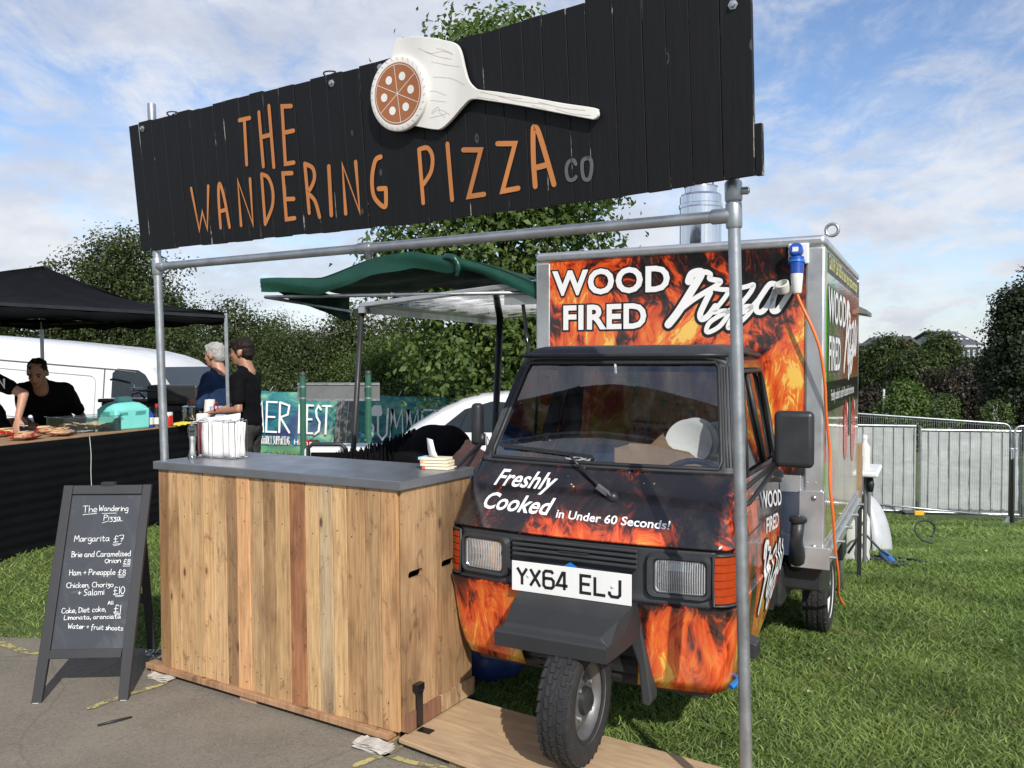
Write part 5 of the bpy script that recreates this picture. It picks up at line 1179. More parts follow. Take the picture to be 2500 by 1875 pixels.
letter('letter_i', c3, [(l, [(1394, 710), (1411, 1036)])], w1 * 1.1)
letter('letter_n', c3, [(l, [(1508, 1026), (1486, 698), (1602, 1016), (1575, 680)])], w1)
letter('letter_g', c3, [(c, [(1744, 645), (1708, 670), (1686, 780), (1695, 900), (1740, 965), (1775, 978), (1780, 920), (1778, 858)]), (l, [(1778, 858), (1730, 860)])], w1 * 1.05)
letter('letter_p', c4, [(l, [(60, 900), (85, 1218)]), (c, [(60, 898), (110, 888), (140, 940), (132, 1030), (85, 1108)])], w1 * .95)
letter('letter_i', c4, [(l, [(230, 865), (258, 1198)])], w1)
letter('letter_z', c4, [(l, [(325, 900), (430, 900), (358, 1180), (450, 1166)])], w1)
letter('letter_z', c4, [(l, [(530, 863), (636, 862), (560, 1148), (655, 1130)])], w1)
letter('letter_a', c4, [(c, [(757, 1118), (746, 960), (744, 790), (752, 768), (775, 790), (825, 950), (869, 1106)]), (l, [(768, 1005), (818, 992)])], w1 * 1.08)
letter('letter_c', c4, [(c, [(1000, 985), (985, 962), (955, 975), (943, 1020), (955, 1075), (985, 1078), (1001, 1062)])], w1 * .72, 'sign_grey_paint')
letter('letter_o', c4, [(c, [(1072, 948), (1042, 965), (1038, 1020), (1050, 1072), (1080, 1074), (1094, 1020), (1092, 965), (1072, 948)])], w1 * .72, 'sign_grey_paint')
# peel and pizza
outl = [c4(x, y) for x, y in ((-60, 262), (-20, 240), (60, 228), (150, 235), (240, 252), (300, 270), (330, 315), (350, 400), (372, 480), (400, 520), (440, 545), (560, 560), (740, 590), (950, 628), (1130, 655), (1150, 672), (1152, 700), (1130, 722), (1090, 718), (900, 682), (680, 640), (500, 612), (400, 602), (350, 640), (280, 720), (220, 775), (170, 782), (60, 762), (-20, 750), (-70, 640), (-90, 440))]
po = [sl(*p) for p in outl]; po = [(p.x, p.y) for p in smoothline([(a, b, 0) for a, b in po], 3, True)]
area = sum(po[i][0] * po[(i + 1) % len(po)][1] - po[(i + 1) % len(po)][0] * po[i][1] for i in range(len(po)))
if area < 0: po = po[::-1]
peel = MB().prism(po, -.030, -.014).build('pizza_peel', M_['peel_white'], sgn, bev=.0018)
MB().box(*(lambda x, z: (x - .02, x + .02, -.010, 0, z - .02, z + .02))(*sl(*c4(200, 500)))).build('peel_spacer', M_['black_wood'], peel)
gl = []
for k, pts in ((c4, [(80, 300), (160, 330), (230, 318), (290, 340)]), (c4, [(120, 320), (200, 350), (280, 365)]), (c4, [(190, 300), (240, 312), (285, 330)]), (c4, [(160, 690), (210, 665), (270, 695)]), (c4, [(150, 715), (220, 700), (240, 715)]), (c4, [(160, 680), (200, 650), (215, 690), (250, 690)]),
               (c4, [(160, 380), (260, 400), (330, 410)]), (c4, [(170, 470), (280, 480), (360, 520)]), (c4, [(155, 610), (250, 620)]), (c4, [(430, 590), (560, 610)]), (c4, [(450, 560), (600, 590), (700, 600)]), (c4, [(560, 585), (680, 615), (860, 635)]), (c4, [(800, 620), (940, 655), (1080, 670)]), (c4, [(900, 660), (1000, 690), (1110, 700)]), (c4, [(760, 640), (850, 665)]), (c4, [(140, 560), (180, 555), (250, 580)])):
    gl.append(curve_pts(k, pts, 4))
strokes_mesh('painted_grain', gl, .0010, lambda x, z, l_: (x, -.0305 - l_, z), M_['grain_line'], peel, .0, .0001)
cxp, czp = sl(*c3(1908, 232)); rx = .142; PM = T(cxp, -.030, czp) @ RX(R_(90))
pz = MB().lathe([(rx, 0), (rx, .016), (rx - .004, .019), (rx - .022, .019)], 56, PM).build('pizza_disc', M_['peel_white'], sgn, 40)
MB().lathe([(rx - .024, .0195), (rx - .0245, .0200)], 56, PM).build('pizza_topping', M_['pizza_brown'], pz)
yy = -.030 - .0204
def circ(cx_, cz_, r, n=40): return [(cx_ + r * math.cos(a), cz_ + r * math.sin(a)) for a in np.linspace(0, 2 * math.pi, n)]
ln = [(circ(cxp, czp, rx - .031), .0022)]
for k in range(3):
    a = R_(30 + 60 * k + 4); ln.append(([(cxp - (rx - .031) * math.cos(a), czp - (rx - .031) * math.sin(a)), (cxp + (rx - .031) * math.cos(a), czp + (rx - .031) * math.sin(a))], .0022))
strokes_mesh('slice_lines', ln, .002, lambda x, z, l_: (x, yy - l_, z), M_['peel_white'], pz, 0, .0001)
ds_ = [([(cxp + (rx - .014) * math.cos(R_(a)), czp + (rx - .014) * math.sin(R_(a))), (cxp + (rx - .004) * math.cos(R_(a + 3)), czp + (rx - .004) * math.sin(R_(a + 3)))], .0016) for a in range(0, 360, 12)]
strokes_mesh('crust_marks', ds_, .001, lambda x, z, l_: (x, yy - l_ - .0, z), M_['grain_line'], pz, .0, .00005)
for k in range(6):
    a = R_(4 + 60 * k); x, z = cxp + .068 * math.cos(a), czp + .068 * math.sin(a)
    mesh_obj('topping_dot', [(x + .0165 * math.cos(t_), yy - .0008, z + .0165 * math.sin(t_)) for t_ in np.linspace(0, 2 * math.pi, 20, endpoint=False)], [tuple(range(20))], M_['peel_white'], pz)

# ------------------------------------------------------------ counter on its pallet
CZ = .06; yawc = R_(31); CO = at(981, 1797, 3.413); CMX = frame((CO.x, CO.y, CZ), yawc, 0, R_(-.55))
cnt = empty('pallet_wood_counter', CMX, 'serving counter clad in reclaimed pallet boards with a steel worktop', 'counter')
def cl_(px, py, ax='y', v=0.0): return hit(CMX, px, py, ax, v)
c6 = lambda x, y: (370 + x / 2.086, 1080 + y / 2.086)
CWD, CD, CH = 1.545, .50, 1.012
bnd = [cl_(*c6(x, 690)).x for x in (52, 110, 165, 224, 282, 340, 400, 455, 520, 585, 650, 722, 800, 868, 940, 1010, 1103, 1182, 1262)]
bnd[0] = -CWD; bnd[-1] = 0.0
cols = [(0.326, 0.194, 0.097), (0.583, 0.382, 0.198), (0.547, 0.355, 0.184), (0.519, 0.346, 0.179), (0.629, 0.411, 0.211), (0.583, 0.387, 0.207), (0.316, 0.194, 0.101), (0.657, 0.382, 0.193), (0.519, 0.355, 0.193), (0.426, 0.272, 0.138), (0.528, 0.346, 0.175), (0.38, 0.176, 0.087), (0.583, 0.392, 0.202), (0.491, 0.374, 0.235), (0.62, 0.42, 0.216), (0.436, 0.268, 0.133), (0.426, 0.272, 0.143), (0.556, 0.336, 0.165)]
for i in range(len(bnd) - 1):
    x0, x1 = bnd[i] + .0012, bnd[i + 1] - .0012; dy = rnd.uniform(-.003, .002); xm = (x0 + x1) / 2; j = rnd.uniform(-.0012, .0012)
    o = MB().prism([(x0 - xm, rnd.uniform(0, .003)), (x1 - xm + j, rnd.uniform(0, .003)), (x1 - xm, CH), (x0 - xm + j, CH)], -.018 + dy, .0).build('board', M_['wood'], cnt, M=T(xm, 0, 0), color=cols[i], bev=.0018, seg=1)
    for z in (.045, .10 + rnd.uniform(-.01, .02), .80 + rnd.uniform(-.02, .02), CH - .03):
        if rnd.random() < .8: MB().lathe([(.0032, 0), (.0028, .0012), (.0005, .0014)], 8, T(rnd.uniform(.25, .75) * (x1 - x0) + x0, -.018 + dy, z) @ RX(R_(90))).build('nail', M_['dark_metal'], cnt)
# right hand side: three wide boards with hand holes
sb = [0.0, cl_(*c6(1438, 700), 'x', .0).y, cl_(*c6(1540, 500), 'x', .0).y + .0, CD]; sb[1] = min(max(sb[1], .2), .26); sb[2] = .44
scol = [(.46, .30, .165), (.33, .215, .115), (.27, .17, .085)]
def holed(y0, y1, hc, hz_, hw, hh, z0=0.0, z1=CH):
    """board in the local (y, z) plane with a slotted hand hole"""
    inner = rrect(hc, hz_, hw, hh, hh * .98, 4); n = len(inner); C4 = [(y1, z1), (y0, z1), (y0, z0), (y1, z0)]; vs = []; fs = []
    for x in (.018, 0): vs += [Vector((x, y, z)) for y, z in inner] + [Vector((x, y, z)) for y, z in C4]
    m4 = n + 4
    for sd in (0, 1):
        b = sd * m4; fl2 = lambda f: f if sd == 0 else f[::-1]
        for k in range(4):
            for i in range(4): fs.append(fl2((b + k * 5 + i, b + n + k, b + k * 5 + i + 1)))
            fs.append(fl2((b + k * 5 + 4, b + n + k, b + n + (k + 1) % 4, b + ((k + 1) % 4) * 5)))
    for i in range(n): fs.append((i, (i + 1) % n, m4 + (i + 1) % n, m4 + i))
    for k in range(4): fs.append((n + k, m4 + n + k, m4 + n + (k + 1) % 4, n + (k + 1) % 4))
    return MB().add(vs, fs)
h1 = cl_(*c6(1345, 668), 'x', .018); h2 = cl_(*c6(1510, 612), 'x', .018)
o = holed(.0, sb[1] - .002, min(max(h1.y, .08), sb[1] - .07), h1.z, .050, .016).build('side_board', M_['wood'], cnt, M=T(0, 0, 0), color=scol[0])
o = holed(sb[1], sb[2] - .002, min(max(h2.y, sb[1] + .07), sb[2] - .06), h2.z, .050, .016).build('side_board', M_['wood'], cnt, color=scol[1])
MB().box(0, .018, sb[2], CD, .0, CH).build('side_board', M_['wood'], cnt, color=scol[2], bev=.0015)
MB().box(.0185, .034, .0, sb[1], .0, .075).build('skirting_batten', M_['wood'], cnt, color=(.24, .12, .075), bev=.0015)
MB().box(.0185, .034, sb[1] + .002, CD, .0, .075).build('skirting_batten', M_['wood'], cnt, color=(.46, .33, .2), bev=.0015)
MB().box(-CWD, -CWD + .018, 0, CD, 0, CH).build('side_board', M_['wood'], cnt, color=(.38, .25, .13))
MB().box(-CWD + .02, -.002, CD - .02, CD - .002, 0, .98).build('back_board', M_['wood'], cnt, color=(.3, .2, .11))
MB().box(-CWD + .025, -.008, .01, .04, .90, .99).build('inner_rail', M_['wood'], cnt, color=(.3, .2, .11))
MB().box(-CWD - .018, .034, -.034, CD + .012, CH + .001, CH + .041).build('steel_worktop', M_['steel_top'], cnt, bev=.0035)
br_ = MB().box(.035, .041, .055, .095, .005, .165).box(.035, .10, .055, .095, -.012, -.006).box(.0185, .046, .05, .10, .155, .185).tube([(.041, .075, .155), (.052, .075, .155)], .011, 10)
br_.build('black_bracket', M_['black_gloss'], cnt, bev=.001)
# pallet under the counter
PMX = frame((CO.x, CO.y, 0), yawc); pal = empty('wooden_pallet', PMX, 'low wooden pallet base under the serving counter', 'pallet')
MB().box(-CWD - .09, -.035, -.045, .015, .030, .058).build('front_bearer', M_['wood'], pal, M=T(0, 0, 0), color=(.42, .25, .145), bev=.003)
for y in (.10, .25, .40): MB().box(-CWD - .09, -.035, y, y + .10, .036, .058).build('deck_board', M_['wood'], pal, color=(.33, .2, .11), bev=.002)
for x in (-CWD - .07, -.95, -.16):
    for y in (-.03, .38): MB().box(x, x + .11, y, y + .09, .004, .030).build('block', M_['wood'], pal, color=(.48, .31, .18), bev=.003)
# walkway board running right under the front wheel
A = hit(GI, 952, 1794, 'z', .05); A2 = hit(GI, 1166, 1873, 'z', .05); B = hit(GI, 1133, 1702, 'z', .05); B2 = hit(GI, 1772, 1875, 'z', .05)
dA = (A2 - A).normalized(); dB = (B2 - B).normalized(); e1 = A + dA * 2.4; e2 = B + dB * 2.0
bm_ = frame((CO.x, CO.y, 0), R_(33)); bi = bm_.inverted(); q = [bi @ p for p in (A + dA * .05, e1, e2, B - dB * .02)]
wk = empty('plywood_walkway', bm_, 'plywood sheet laid on the ground under the van front wheel', 'board')
vs = [Vector((p.x, p.y, z)) for z in (.030, .050) for p in q]
sheet = mesh_obj('sheet', vs, [(3, 2, 1, 0), (4, 5, 6, 7), (0, 1, 5, 4), (1, 2, 6, 5), (2, 3, 7, 6), (3, 0, 4, 7)], None, wk)
def ply():
    m = bpy.data.materials.new('plywood'); m.use_nodes = True; t = NT(m)
    a = t.noise(t.coord('Object', (.25, 1.6, 1)), 9, 6, .6, 2.0); b = t.noise(t.coord('Object'), 3.5, 6, .65)
    c = t.ramp(a, [(.3, (.36, .24, .135)), (.6, (.50, .355, .21)), (.8, (.55, .41, .26))]); c = t.mix(t.rng(b, .55, .72, 0, .4), c, (.27, .19, .12))
    sp = t.noise(t.coord('Object'), 22, 4, .7); c = t.mix(t.rng(sp, .68, .78, 0, .4), c, (.20, .15, .10))
    t.base(c); t.set(Roughness=.75); t.bump(a, .2, .002); return m
M_['ply'] = ply(); sheet.data.materials.append(M_['ply']); bevel(sheet, .003)
mr = [bi @ p for p in (A + dA * .35, A + dA * .75, A + dA * 1.25)]
for p in mr: MB().box(p.x - .04, p.x + .05, p.y + .02, p.y + .32, .006, .030).build('bearer', M_['wood'], wk, color=(.4, .27, .15))
# wedges of folded newspaper and loose wrap
def folded(name, px, py, label, n, size, mt, cat):
    p = hit(GI, px, py, 'z', .02); root = empty(name, T(p.x, p.y, .008) @ RZ(-.5), label, cat)
    for i in range(n):
        V = []; z = i * .0065
        for a in range(7):
            for b in range(3): V.append(((a / 6 - .5) * size * rnd.uniform(.93, 1.0), (b / 2 - .5) * size * .35 + rnd.uniform(-.004, .004), z + .004 * math.sin(a * 1.3 + i) + .006 * rnd.random() * (a in (0, 6))))
        o = mesh_obj('sheet', V, [(a * 3 + b, a * 3 + b + 1, (a + 1) * 3 + b + 1, (a + 1) * 3 + b) for a in range(6) for b in range(2)], M_[mt], root, M=RZ(rnd.uniform(-.25, .25)) @ T(0, 0, .0)); o.modifiers.new('s', 'SOLIDIFY').thickness = .003
    return root
folded('folded_newspaper', 912, 1822, 'wad of folded newspaper wedged under the right end of the pallet', 5, .17, 'newsprint', 'newspaper')
folded('paper_wedge', 395, 1652, 'flattened paper wedge under the left end of the pallet', 3, .14, 'newsprint', 'paper')
p = hit(GI, 385, 1605, 'z', .05); mbw = MB()
for i in range(7): mbw.lathe([(.012, 0), (.022, .01), (.014, .024), (.003, .028)], 6, T(rnd.uniform(-.05, .05), rnd.uniform(-.02, .02), .0) @ RX(rnd.uniform(-.6, .6)))
o = mbw.build('crumpled_plastic_film', M_['clear_plastic'], None, M=T(p.x, p.y, .060)); o.location = (p.x, p.y, .062); tag(o, 'crumpled clear plastic film at the left corner of the pallet', 'plastic film', kind='stuff')
# stick
a = hit(GI, 238, 1771, 'z', .012); b = hit(GI, 322, 1750, 'z', .012); m = (a + b) / 2 + Vector((.0, -.01, .004))
tag(MB().tube([a, m, b], [.0045, .006, .004], 6).build('twig', M_['dark_metal'], None, True), 'dark twig lying on the tarmac in front of the chalkboard', 'twig')

# ------------------------------------------------------------ chalkboard
AL, AR = hit(GI, 95, 1718, 'z', 0), hit(GI, 303, 1711, 'z', 0)
wb = (AR - AL).length; yawb = -math.atan2(AR.y - AL.y, AR.x - AL.x); tl = at(158, 1184, 4.15)
BM_ = frame((AL.x, AL.y, 0), yawb); BT = BM_ @ RX(0)
ab = empty('chalkboard', BM_, 'black framed A board with a handwritten chalk pizza menu', 'chalkboard')
# leaning panel frame (local x, z up the board); lean back so that the top corners meet the photograph's
H_ = 1.10; lean_ = -.22; sk_ = .0
PMt = RX(lean_); W0 = wb + .045
pan = lambda px, py: hit(BM_ @ PMt, px, py, 'y', 0)
TLp, TRp = pan(158, 1184), pan(372, 1184); c2_ = lambda x, y: (x / 2.2114, 1125 + y / 2.2114)
# frame in panel coordinates traced from its corners
OL0, OR0, OL1, OR1 = pan(*c2_(172, 1318)), pan(*c2_(692, 1305)), pan(*c2_(350, 132)), pan(*c2_(820, 130))
IL0, IR0, IL1, IR1 = pan(*c2_(275, 1020)), pan(*c2_(665, 1012)), pan(*c2_(392, 182)), pan(*c2_(768, 180))
LB0, LB1 = pan(*c2_(262, 1070)), pan(*c2_(655, 1062)); LF0, LF1 = pan(*c2_(225, 1318)), pan(*c2_(640, 1303))
def q2(name, pts, y0, y1, mt, parent, bev=.003): return MB().prism([(p.x, p.z) for p in pts], y0, y1, PMt).build(name, M_[mt], parent, bev=bev)
zt9 = (OL1.z + OR1.z) / 2; q2('frame_stile', [OL0, LF0, Vector((IL0.x, 0, IL0.z)), IL1, Vector((IL1.x + .004, 0, zt9)), Vector((OL1.x, 0, zt9))], -.012, .012, 'board_frame', ab); q2('frame_stile', [LF1, OR0, Vector((OR1.x, 0, zt9)), Vector((IR1.x + .004, 0, zt9)), IR1, IR0], -.012, .012, 'board_frame', ab)
q2('top_rail', [IL1 + Vector((.0015, 0, 0)), IR1 - Vector((.0015, 0, 0)), Vector((IR1.x + .0025, 0, zt9 - .001)), Vector((IL1.x + .0055, 0, zt9 - .001))], -.0115, .0115, 'board_frame', ab)
q2('bottom_rail', [LB0, LB1, IR0 - Vector((.001, 0, 0)), IL0 + Vector((.001, 0, 0))], -.0115, .0115, 'board_frame', ab)
e = .006; q2('slate', [IL0 + Vector((-e, 0, -e)), IR0 + Vector((e, 0, -e)), IR1 + Vector((e, 0, e)), IL1 + Vector((-e, 0, e))], .002, .010, 'board_slate', ab, 0)
bk = MB(); topc = PMt @ Vector(((OL1.x + OR1.x) / 2, 0, OL1.z)); bm2 = [(.03, 0), (.07, 0)]
for x in (OL0.x + .06, OR0.x - .08): MB().bar((x + .05, topc.y + .02, topc.z - .03), (x - .02, topc.y + .40, .0), .04, .022).build('rear_leg', M_['board_frame'], ab)
MB().bar((OL0.x + .1, topc.y + .27, .35), (OR0.x - .06, topc.y + .27, .35), .022, .05).build('rear_rail', M_['board_frame'], ab)
MB().box((OL1.x + OR1.x) / 2 - .03, (OL1.x + OR1.x) / 2 + .03, topc.y - .015, topc.y + .02, topc.z - .004, topc.z + .012).build('hinge', M_['dark_metal'], ab)
for p in (OL0, OR0 - Vector((.04, 0, 0))): MB().box(p.x + .008, p.x + .035, -.012, .012, -.0, .008).build('foot_pad', M_['white_worn'], ab)
# chalk hand: single stroke letters on a 4 x 6 grid (descenders negative)
G = {'T': ['04 6,4 6', '2 6,1.8 0'], 'h': ['0 6,0 0', '0 2,1.5 3.2,2.6 2.4,2.6 0'], 'e': ['0 1.7,2.6 1.8,2.4 3,1.2 3.3,.1 2,.3 .6,1.4 0,2.6 .5'], 'W': ['0 6,.9 0,2 3.6,3.2 0,4.2 6'], 'a': ['2.5 3.2,1 3.4,0 1.7,.6 0,2 .6,2.6 3.2,2.6 .6,3.1 0'],
     'n': ['0 3.3,0 0', '0 2.2,1.4 3.3,2.5 2.6,2.6 0'], 'd': ['2.6 6,2.6 0', '2.6 2.8,1.2 3.3,0 1.7,.8 0,2.6 .8'], 'r': ['0 3.3,0 0', '0 2,1 3.2,2.1 3.2'], 'i': ['.3 3.2,.3 0', '.3 4.4,.4 4.6'], 'g': ['2.5 3.2,1 3.4,0 1.9,.8 .4,2.4 1', '2.5 3.2,2.6 -1.6,1.2 -2.5,.1 -1.8'],
     'P': ['.2 6,0 0', '0 6,2.4 6,3 4.6,2 3.2,.1 3'], 'z': ['0 3.2,2.3 3.2,.9 1.8,2.3 .8,1.8 -1.2,.3 -1.6'], 'M': ['0 0,.5 6,2 2.4,3.6 6,4.2 0'], 't': ['1.1 5,1.1 .5,2 0,2.6 .3', '0 3.4,2.4 3.5'], '£': ['3.4 5.2,2.4 6,1.4 5.2,1.3 .6,.2 0', '.2 .1,3.4 .2', '.3 3,2.8 3.1'], '7': ['0 6,3.2 6,1.2 0', '.9 3,3 3.1'],
     'B': ['0 6,0 0', '0 6,2.4 5.6,2.2 3.8,.2 3.2', '.2 3.2,3 2.7,2.8 .6,0 0'], 'C': ['3.4 5.2,2 6,.3 4.4,.2 1.4,1.8 0,3.4 .6'], 'm': ['0 3.3,0 0', '0 2.2,1 3.3,1.9 2.6,1.9 0', '1.9 2.3,3 3.3,3.8 2.6,3.9 0'], 'l': ['.2 6,.2 .5,1 0'], 's': ['2.3 3,1 3.4,.3 2.6,2.2 1,1.6 .1,0 .3'],
     'O': ['1.8 4.6,.2 3.4,.3 1,1.8 0,3.2 1.2,3.2 3.6,1.8 4.6'], 'o': ['1.4 3.3,.1 2.2,.3 .6,1.4 0,2.6 1,2.6 2.5,1.4 3.3'], '8': ['1.6 3.2,.4 4.5,1.6 6,2.8 4.6,1.6 3.2,.2 1.5,1.6 0,3 1.5,1.6 3.2'], 'H': ['0 6,0 0', '3.2 6,3.2 0', '0 3,3.2 3.2'], '+': ['0 2.6,2.6 2.8', '1.3 4.2,1.3 1.2'],
     'p': ['0 3.3,0 -2.2', '0 2.8,1.6 3.4,2.6 1.8,1.6 0,0 .6'], 'c': ['2.4 2.9,1.2 3.3,.1 1.8,.8 0,2.4 .5'], 'k': ['0 6,0 0', '2.2 3.4,.2 1.6,2.3 0'], ',': ['.6 .6,.2 -1.2'], 'S': ['3 5.2,1.8 6,.6 5,1 3.6,2.6 2.4,2.2 .5,.2 -.2'], '1': ['.5 6,.4 0'], '0': ['1.5 6,.2 4,.3 1.4,1.5 0,2.8 1.8,2.7 4.4,1.5 6'],
     'A': ['0 0,1.6 6,3.2 0', '.6 2.2,2.8 2.2'], 'L': ['.4 6,0 0,3 .2'], 'D': ['.2 6,0 0', '.2 6,2.8 4.8,2.8 1.4,0 0'], 'f': ['2.4 5.4,1.4 6,.8 4,.6 -1.8', '0 3.2,2 3.3'], 'u': ['0 3.3,.2 .6,1.2 0,2.4 1,2.4 3.3', '2.4 1,2.6 0'], '.': ['.2 .1,.4 .2'],
     'E': ['3 6,0 6,0 0,3 0', '0 3,2.4 3'], 'F': ['3 6,0 6,0 0', '0 3.1,2.4 3.1'], 'R': ['0 6,0 0', '0 6,2.8 5.4,2.4 3.6,.2 3,3 0'], 'U': ['0 6,.2 1,1.6 0,3 1,3.2 6'], 'Y': ['0 6,1.5 3,3 6', '1.5 3,1.5 0'], 'N': ['0 0,0 6,3 0,3 6'], 'I': ['.3 6,.3 0'], 'G': ['3 5,1.6 6,.1 4,.3 1,1.8 0,3.1 1.2,3.1 2.8,1.8 2.8'], 'V': ['0 6,1.5 0,3 6'], 'y': ['0 3.3,1.3 .6', '2.6 3.3,.6 -2.2']}
def hand(s, k=.9):
    L = []; x = 0
    for ch in s:
        if ch == ' ': x += 2.0; continue
        segs = G.get(ch, []); mxx = 0
        for sgm in segs:
            P = [tuple(float(v) for v in p.replace('04', '0').split()) for p in sgm.split(',')]
            mxx = max([mxx] + [p[0] for p in P]); L.append([(x + a, b) for a, b in P])
        x += mxx + k
    return L, x - k
def write(name, s, p0, p1, h, wd, fn, mt, parent, curve=True, k=.9, step=.00012, jit=.12):
    L, tot = hand(s, k); P0 = Vector((p0[0], p0[1])); d = (Vector((p1[0], p1[1])) - P0); u = d / tot; n_ = Vector((-d.y, d.x)).normalized() * h / 6; out_ = []
    for ln_ in L:
        q = [P0 + u * (a + rnd.uniform(-jit, jit)) + n_ * (b + rnd.uniform(-jit, jit)) for a, b in ln_]
        if curve and len(q) > 2: q = smoothline([(a.x, a.y, 0) for a in q], 4)
        out_.append([(a.x, a.y) for a in q])
    return strokes_mesh(name, out_, wd, fn, mt, parent, 0, step)
cf = lambda x, z, l_: tuple(PMt @ Vector((x, .0012 - l_, z)))
pn = lambda x, y: (lambda p: (p.x, p.z))(pan(*c2_(x, y)))
for s, a, b, h in (('The', (447, 280), (522, 276), .032), ('Wandering', (534, 270), (690, 270), .026), ('Pizza', (560, 322), (650, 320), .026), ('Margarita', (400, 436), (590, 432), .028), ('£7', (612, 440), (668, 436), .030), ('Brie and Caramelised', (386, 520), (703, 514), .026),
                   ('Onion', (566, 552), (650, 550), .024), ('£8', (664, 556), (702, 556), .022), ('Ham + Pineapple', (374, 618), (620, 614), .026), ('£8', (636, 616), (678, 614), .024), ('Chicken, Chorizo', (358, 686), (610, 680), .024), ('+ Salami', (420, 728), (560, 722), .028), ('£10', (610, 722), (672, 716), .034),
                   ('All', (582, 776), (612, 774), .015), ('Coke, Diet coke,', (332, 824), (570, 812), .024), ('£1', (612, 818), (650, 818), .034), ('Limonata, aranciata', (345, 858), (650, 850), .020), ('Water + fruit shoots', (366, 904), (662, 916), .022)):
    write('chalk_line', s, pn(*a), pn(*b), h, .0025, cf, M_['chalk'], ab)
ul = [[pn(447, 291), pn(522, 284)], [pn(550, 284), pn(628, 282)], [pn(552, 335), pn(584, 326)], [pn(610, 326), pn(660, 324)], [pn(608, 451), pn(655, 446)], [pn(612, 459), pn(648, 452)], [pn(664, 562), pn(702, 560)], [pn(664, 569), pn(702, 568)], [pn(637, 623), pn(676, 620)], [pn(642, 630), pn(670, 627)], [pn(620, 728), pn(668, 725)], [pn(624, 734), pn(660, 731)], [pn(615, 825), pn(652, 823)], [pn(620, 831), pn(648, 829)]]
strokes_mesh('chalk_underlines', ul, .0020, cf, M_['chalk'], ab, 0, .0001)
# ------------------------------------------------------------ people
M_['maroon_lip'] = mat('lips', (.20, .06, .045), .5)
def _ico(): 
    import bmesh
    bm = bmesh.new(); bmesh.ops.create_icosphere(bm, subdivisions=3, radius=1); v = [x.co.copy() for x in bm.verts]; f = [tuple(q.index for q in x.verts) for x in bm.faces]; bm.free(); return v, f
_IV, _IF = _ico()
FOLD = {}
for k_, sc_ in (('black_cloth', .13), ('navy_cloth', .11), ('grey_cloth', .10), ('jeans', .09), ('hair_dark', .03), ('hair_grey', .03)):
    tx = bpy.data.textures.new('folds', 'CLOUDS'); tx.noise_scale = sc_; tx.noise_depth = 2; FOLD[k_] = tx
class Blob:
    def __init__(s): s.m = MB()
    def ell(s, c, r, rot=None):
        c = Vector(c); r = Vector(r if isinstance(r, (tuple, list, Vector)) else (r, r, r))
        vs = [Vector((v.x * r.x, v.y * r.y, v.z * r.z)) for v in _IV]
        if rot is not None: vs = [rot @ v for v in vs]
        s.m.add([c + v for v in vs], _IF); return s
    def cap(s, a, b, ra, rb=None, n=5):
        a = Vector(a); b = Vector(b); rb = ra if rb is None else rb
        k = max(2, int((b - a).length / (min(ra, rb) * .45)))
        k = min(k, 16)
        s.m.tube([a.lerp(b, i / k) for i in range(k + 1)], [ra + (rb - ra) * i / k for i in range(k + 1)], 14); s.ell(a, ra); s.ell(b, rb); return s
    def chain(s, pts, rs):
        for i in range(len(pts) - 1): s.cap(pts[i], pts[i + 1], rs[i], rs[i + 1])
        return s
    def build(s, name, mt, parent, vox=.014, sm=4, M=None):
        me = bpy.data.meshes.new(name); me.from_pydata([tuple(v) for v in s.m.v], [], s.m.f); me.update()
        o = bpy.data.objects.new('tmp', me); COL.objects.link(o)
        r = o.modifiers.new('r', 'REMESH'); r.mode = 'VOXEL'; r.voxel_size = vox
        q = o.modifiers.new('s', 'SMOOTH'); q.iterations = sm; q.factor = .6
        dg = bpy.context.evaluated_depsgraph_get(); new = bpy.data.meshes.new_from_object(o.evaluated_get(dg)); new.name = name
        bpy.data.objects.remove(o); bpy.data.meshes.remove(me)
        new.materials.clear()
        ob = link(name, new, M_[mt], parent, True, M)
        if mt in FOLD: dm_ = ob.modifiers.new('folds', 'DISPLACE'); dm_.texture = FOLD[mt]; dm_.strength = .030 if 'hair' not in mt else .022; dm_.mid_level = .5
        return ob
def head_parts(b, C, HM, s=1.0):
    h = lambda x, y, z: C + HM @ Vector((x * s, y * s, z * s)); q = HM
    b.ell(h(0, -.012, .030), (.073 * s, .094 * s, .090 * s), q); b.ell(h(0, .034, -.018), (.056 * s, .058 * s, .086 * s), q)
    b.ell(h(0, .046, -.078), (.038 * s, .040 * s, .030 * s), q); b.ell(h(0, .070, .028), (.045 * s, .022 * s, .014 * s), q)
    b.cap(h(0, .090, .014), h(0, .108, -.022), .008 * s, .013 * s); b.ell(h(0, .082, -.054), (.026 * s, .013 * s, .008 * s), q)
    for k in (1, -1):
        b.ell(h(k * .076, -.010, -.008), (.010 * s, .020 * s, .032 * s), q); b.ell(h(k * .036, .062, -.018), (.022 * s, .020 * s, .018 * s), q)
    b.cap(h(0, -.018, -.070), h(0, -.045, -.175), .056 * s, .062 * s)
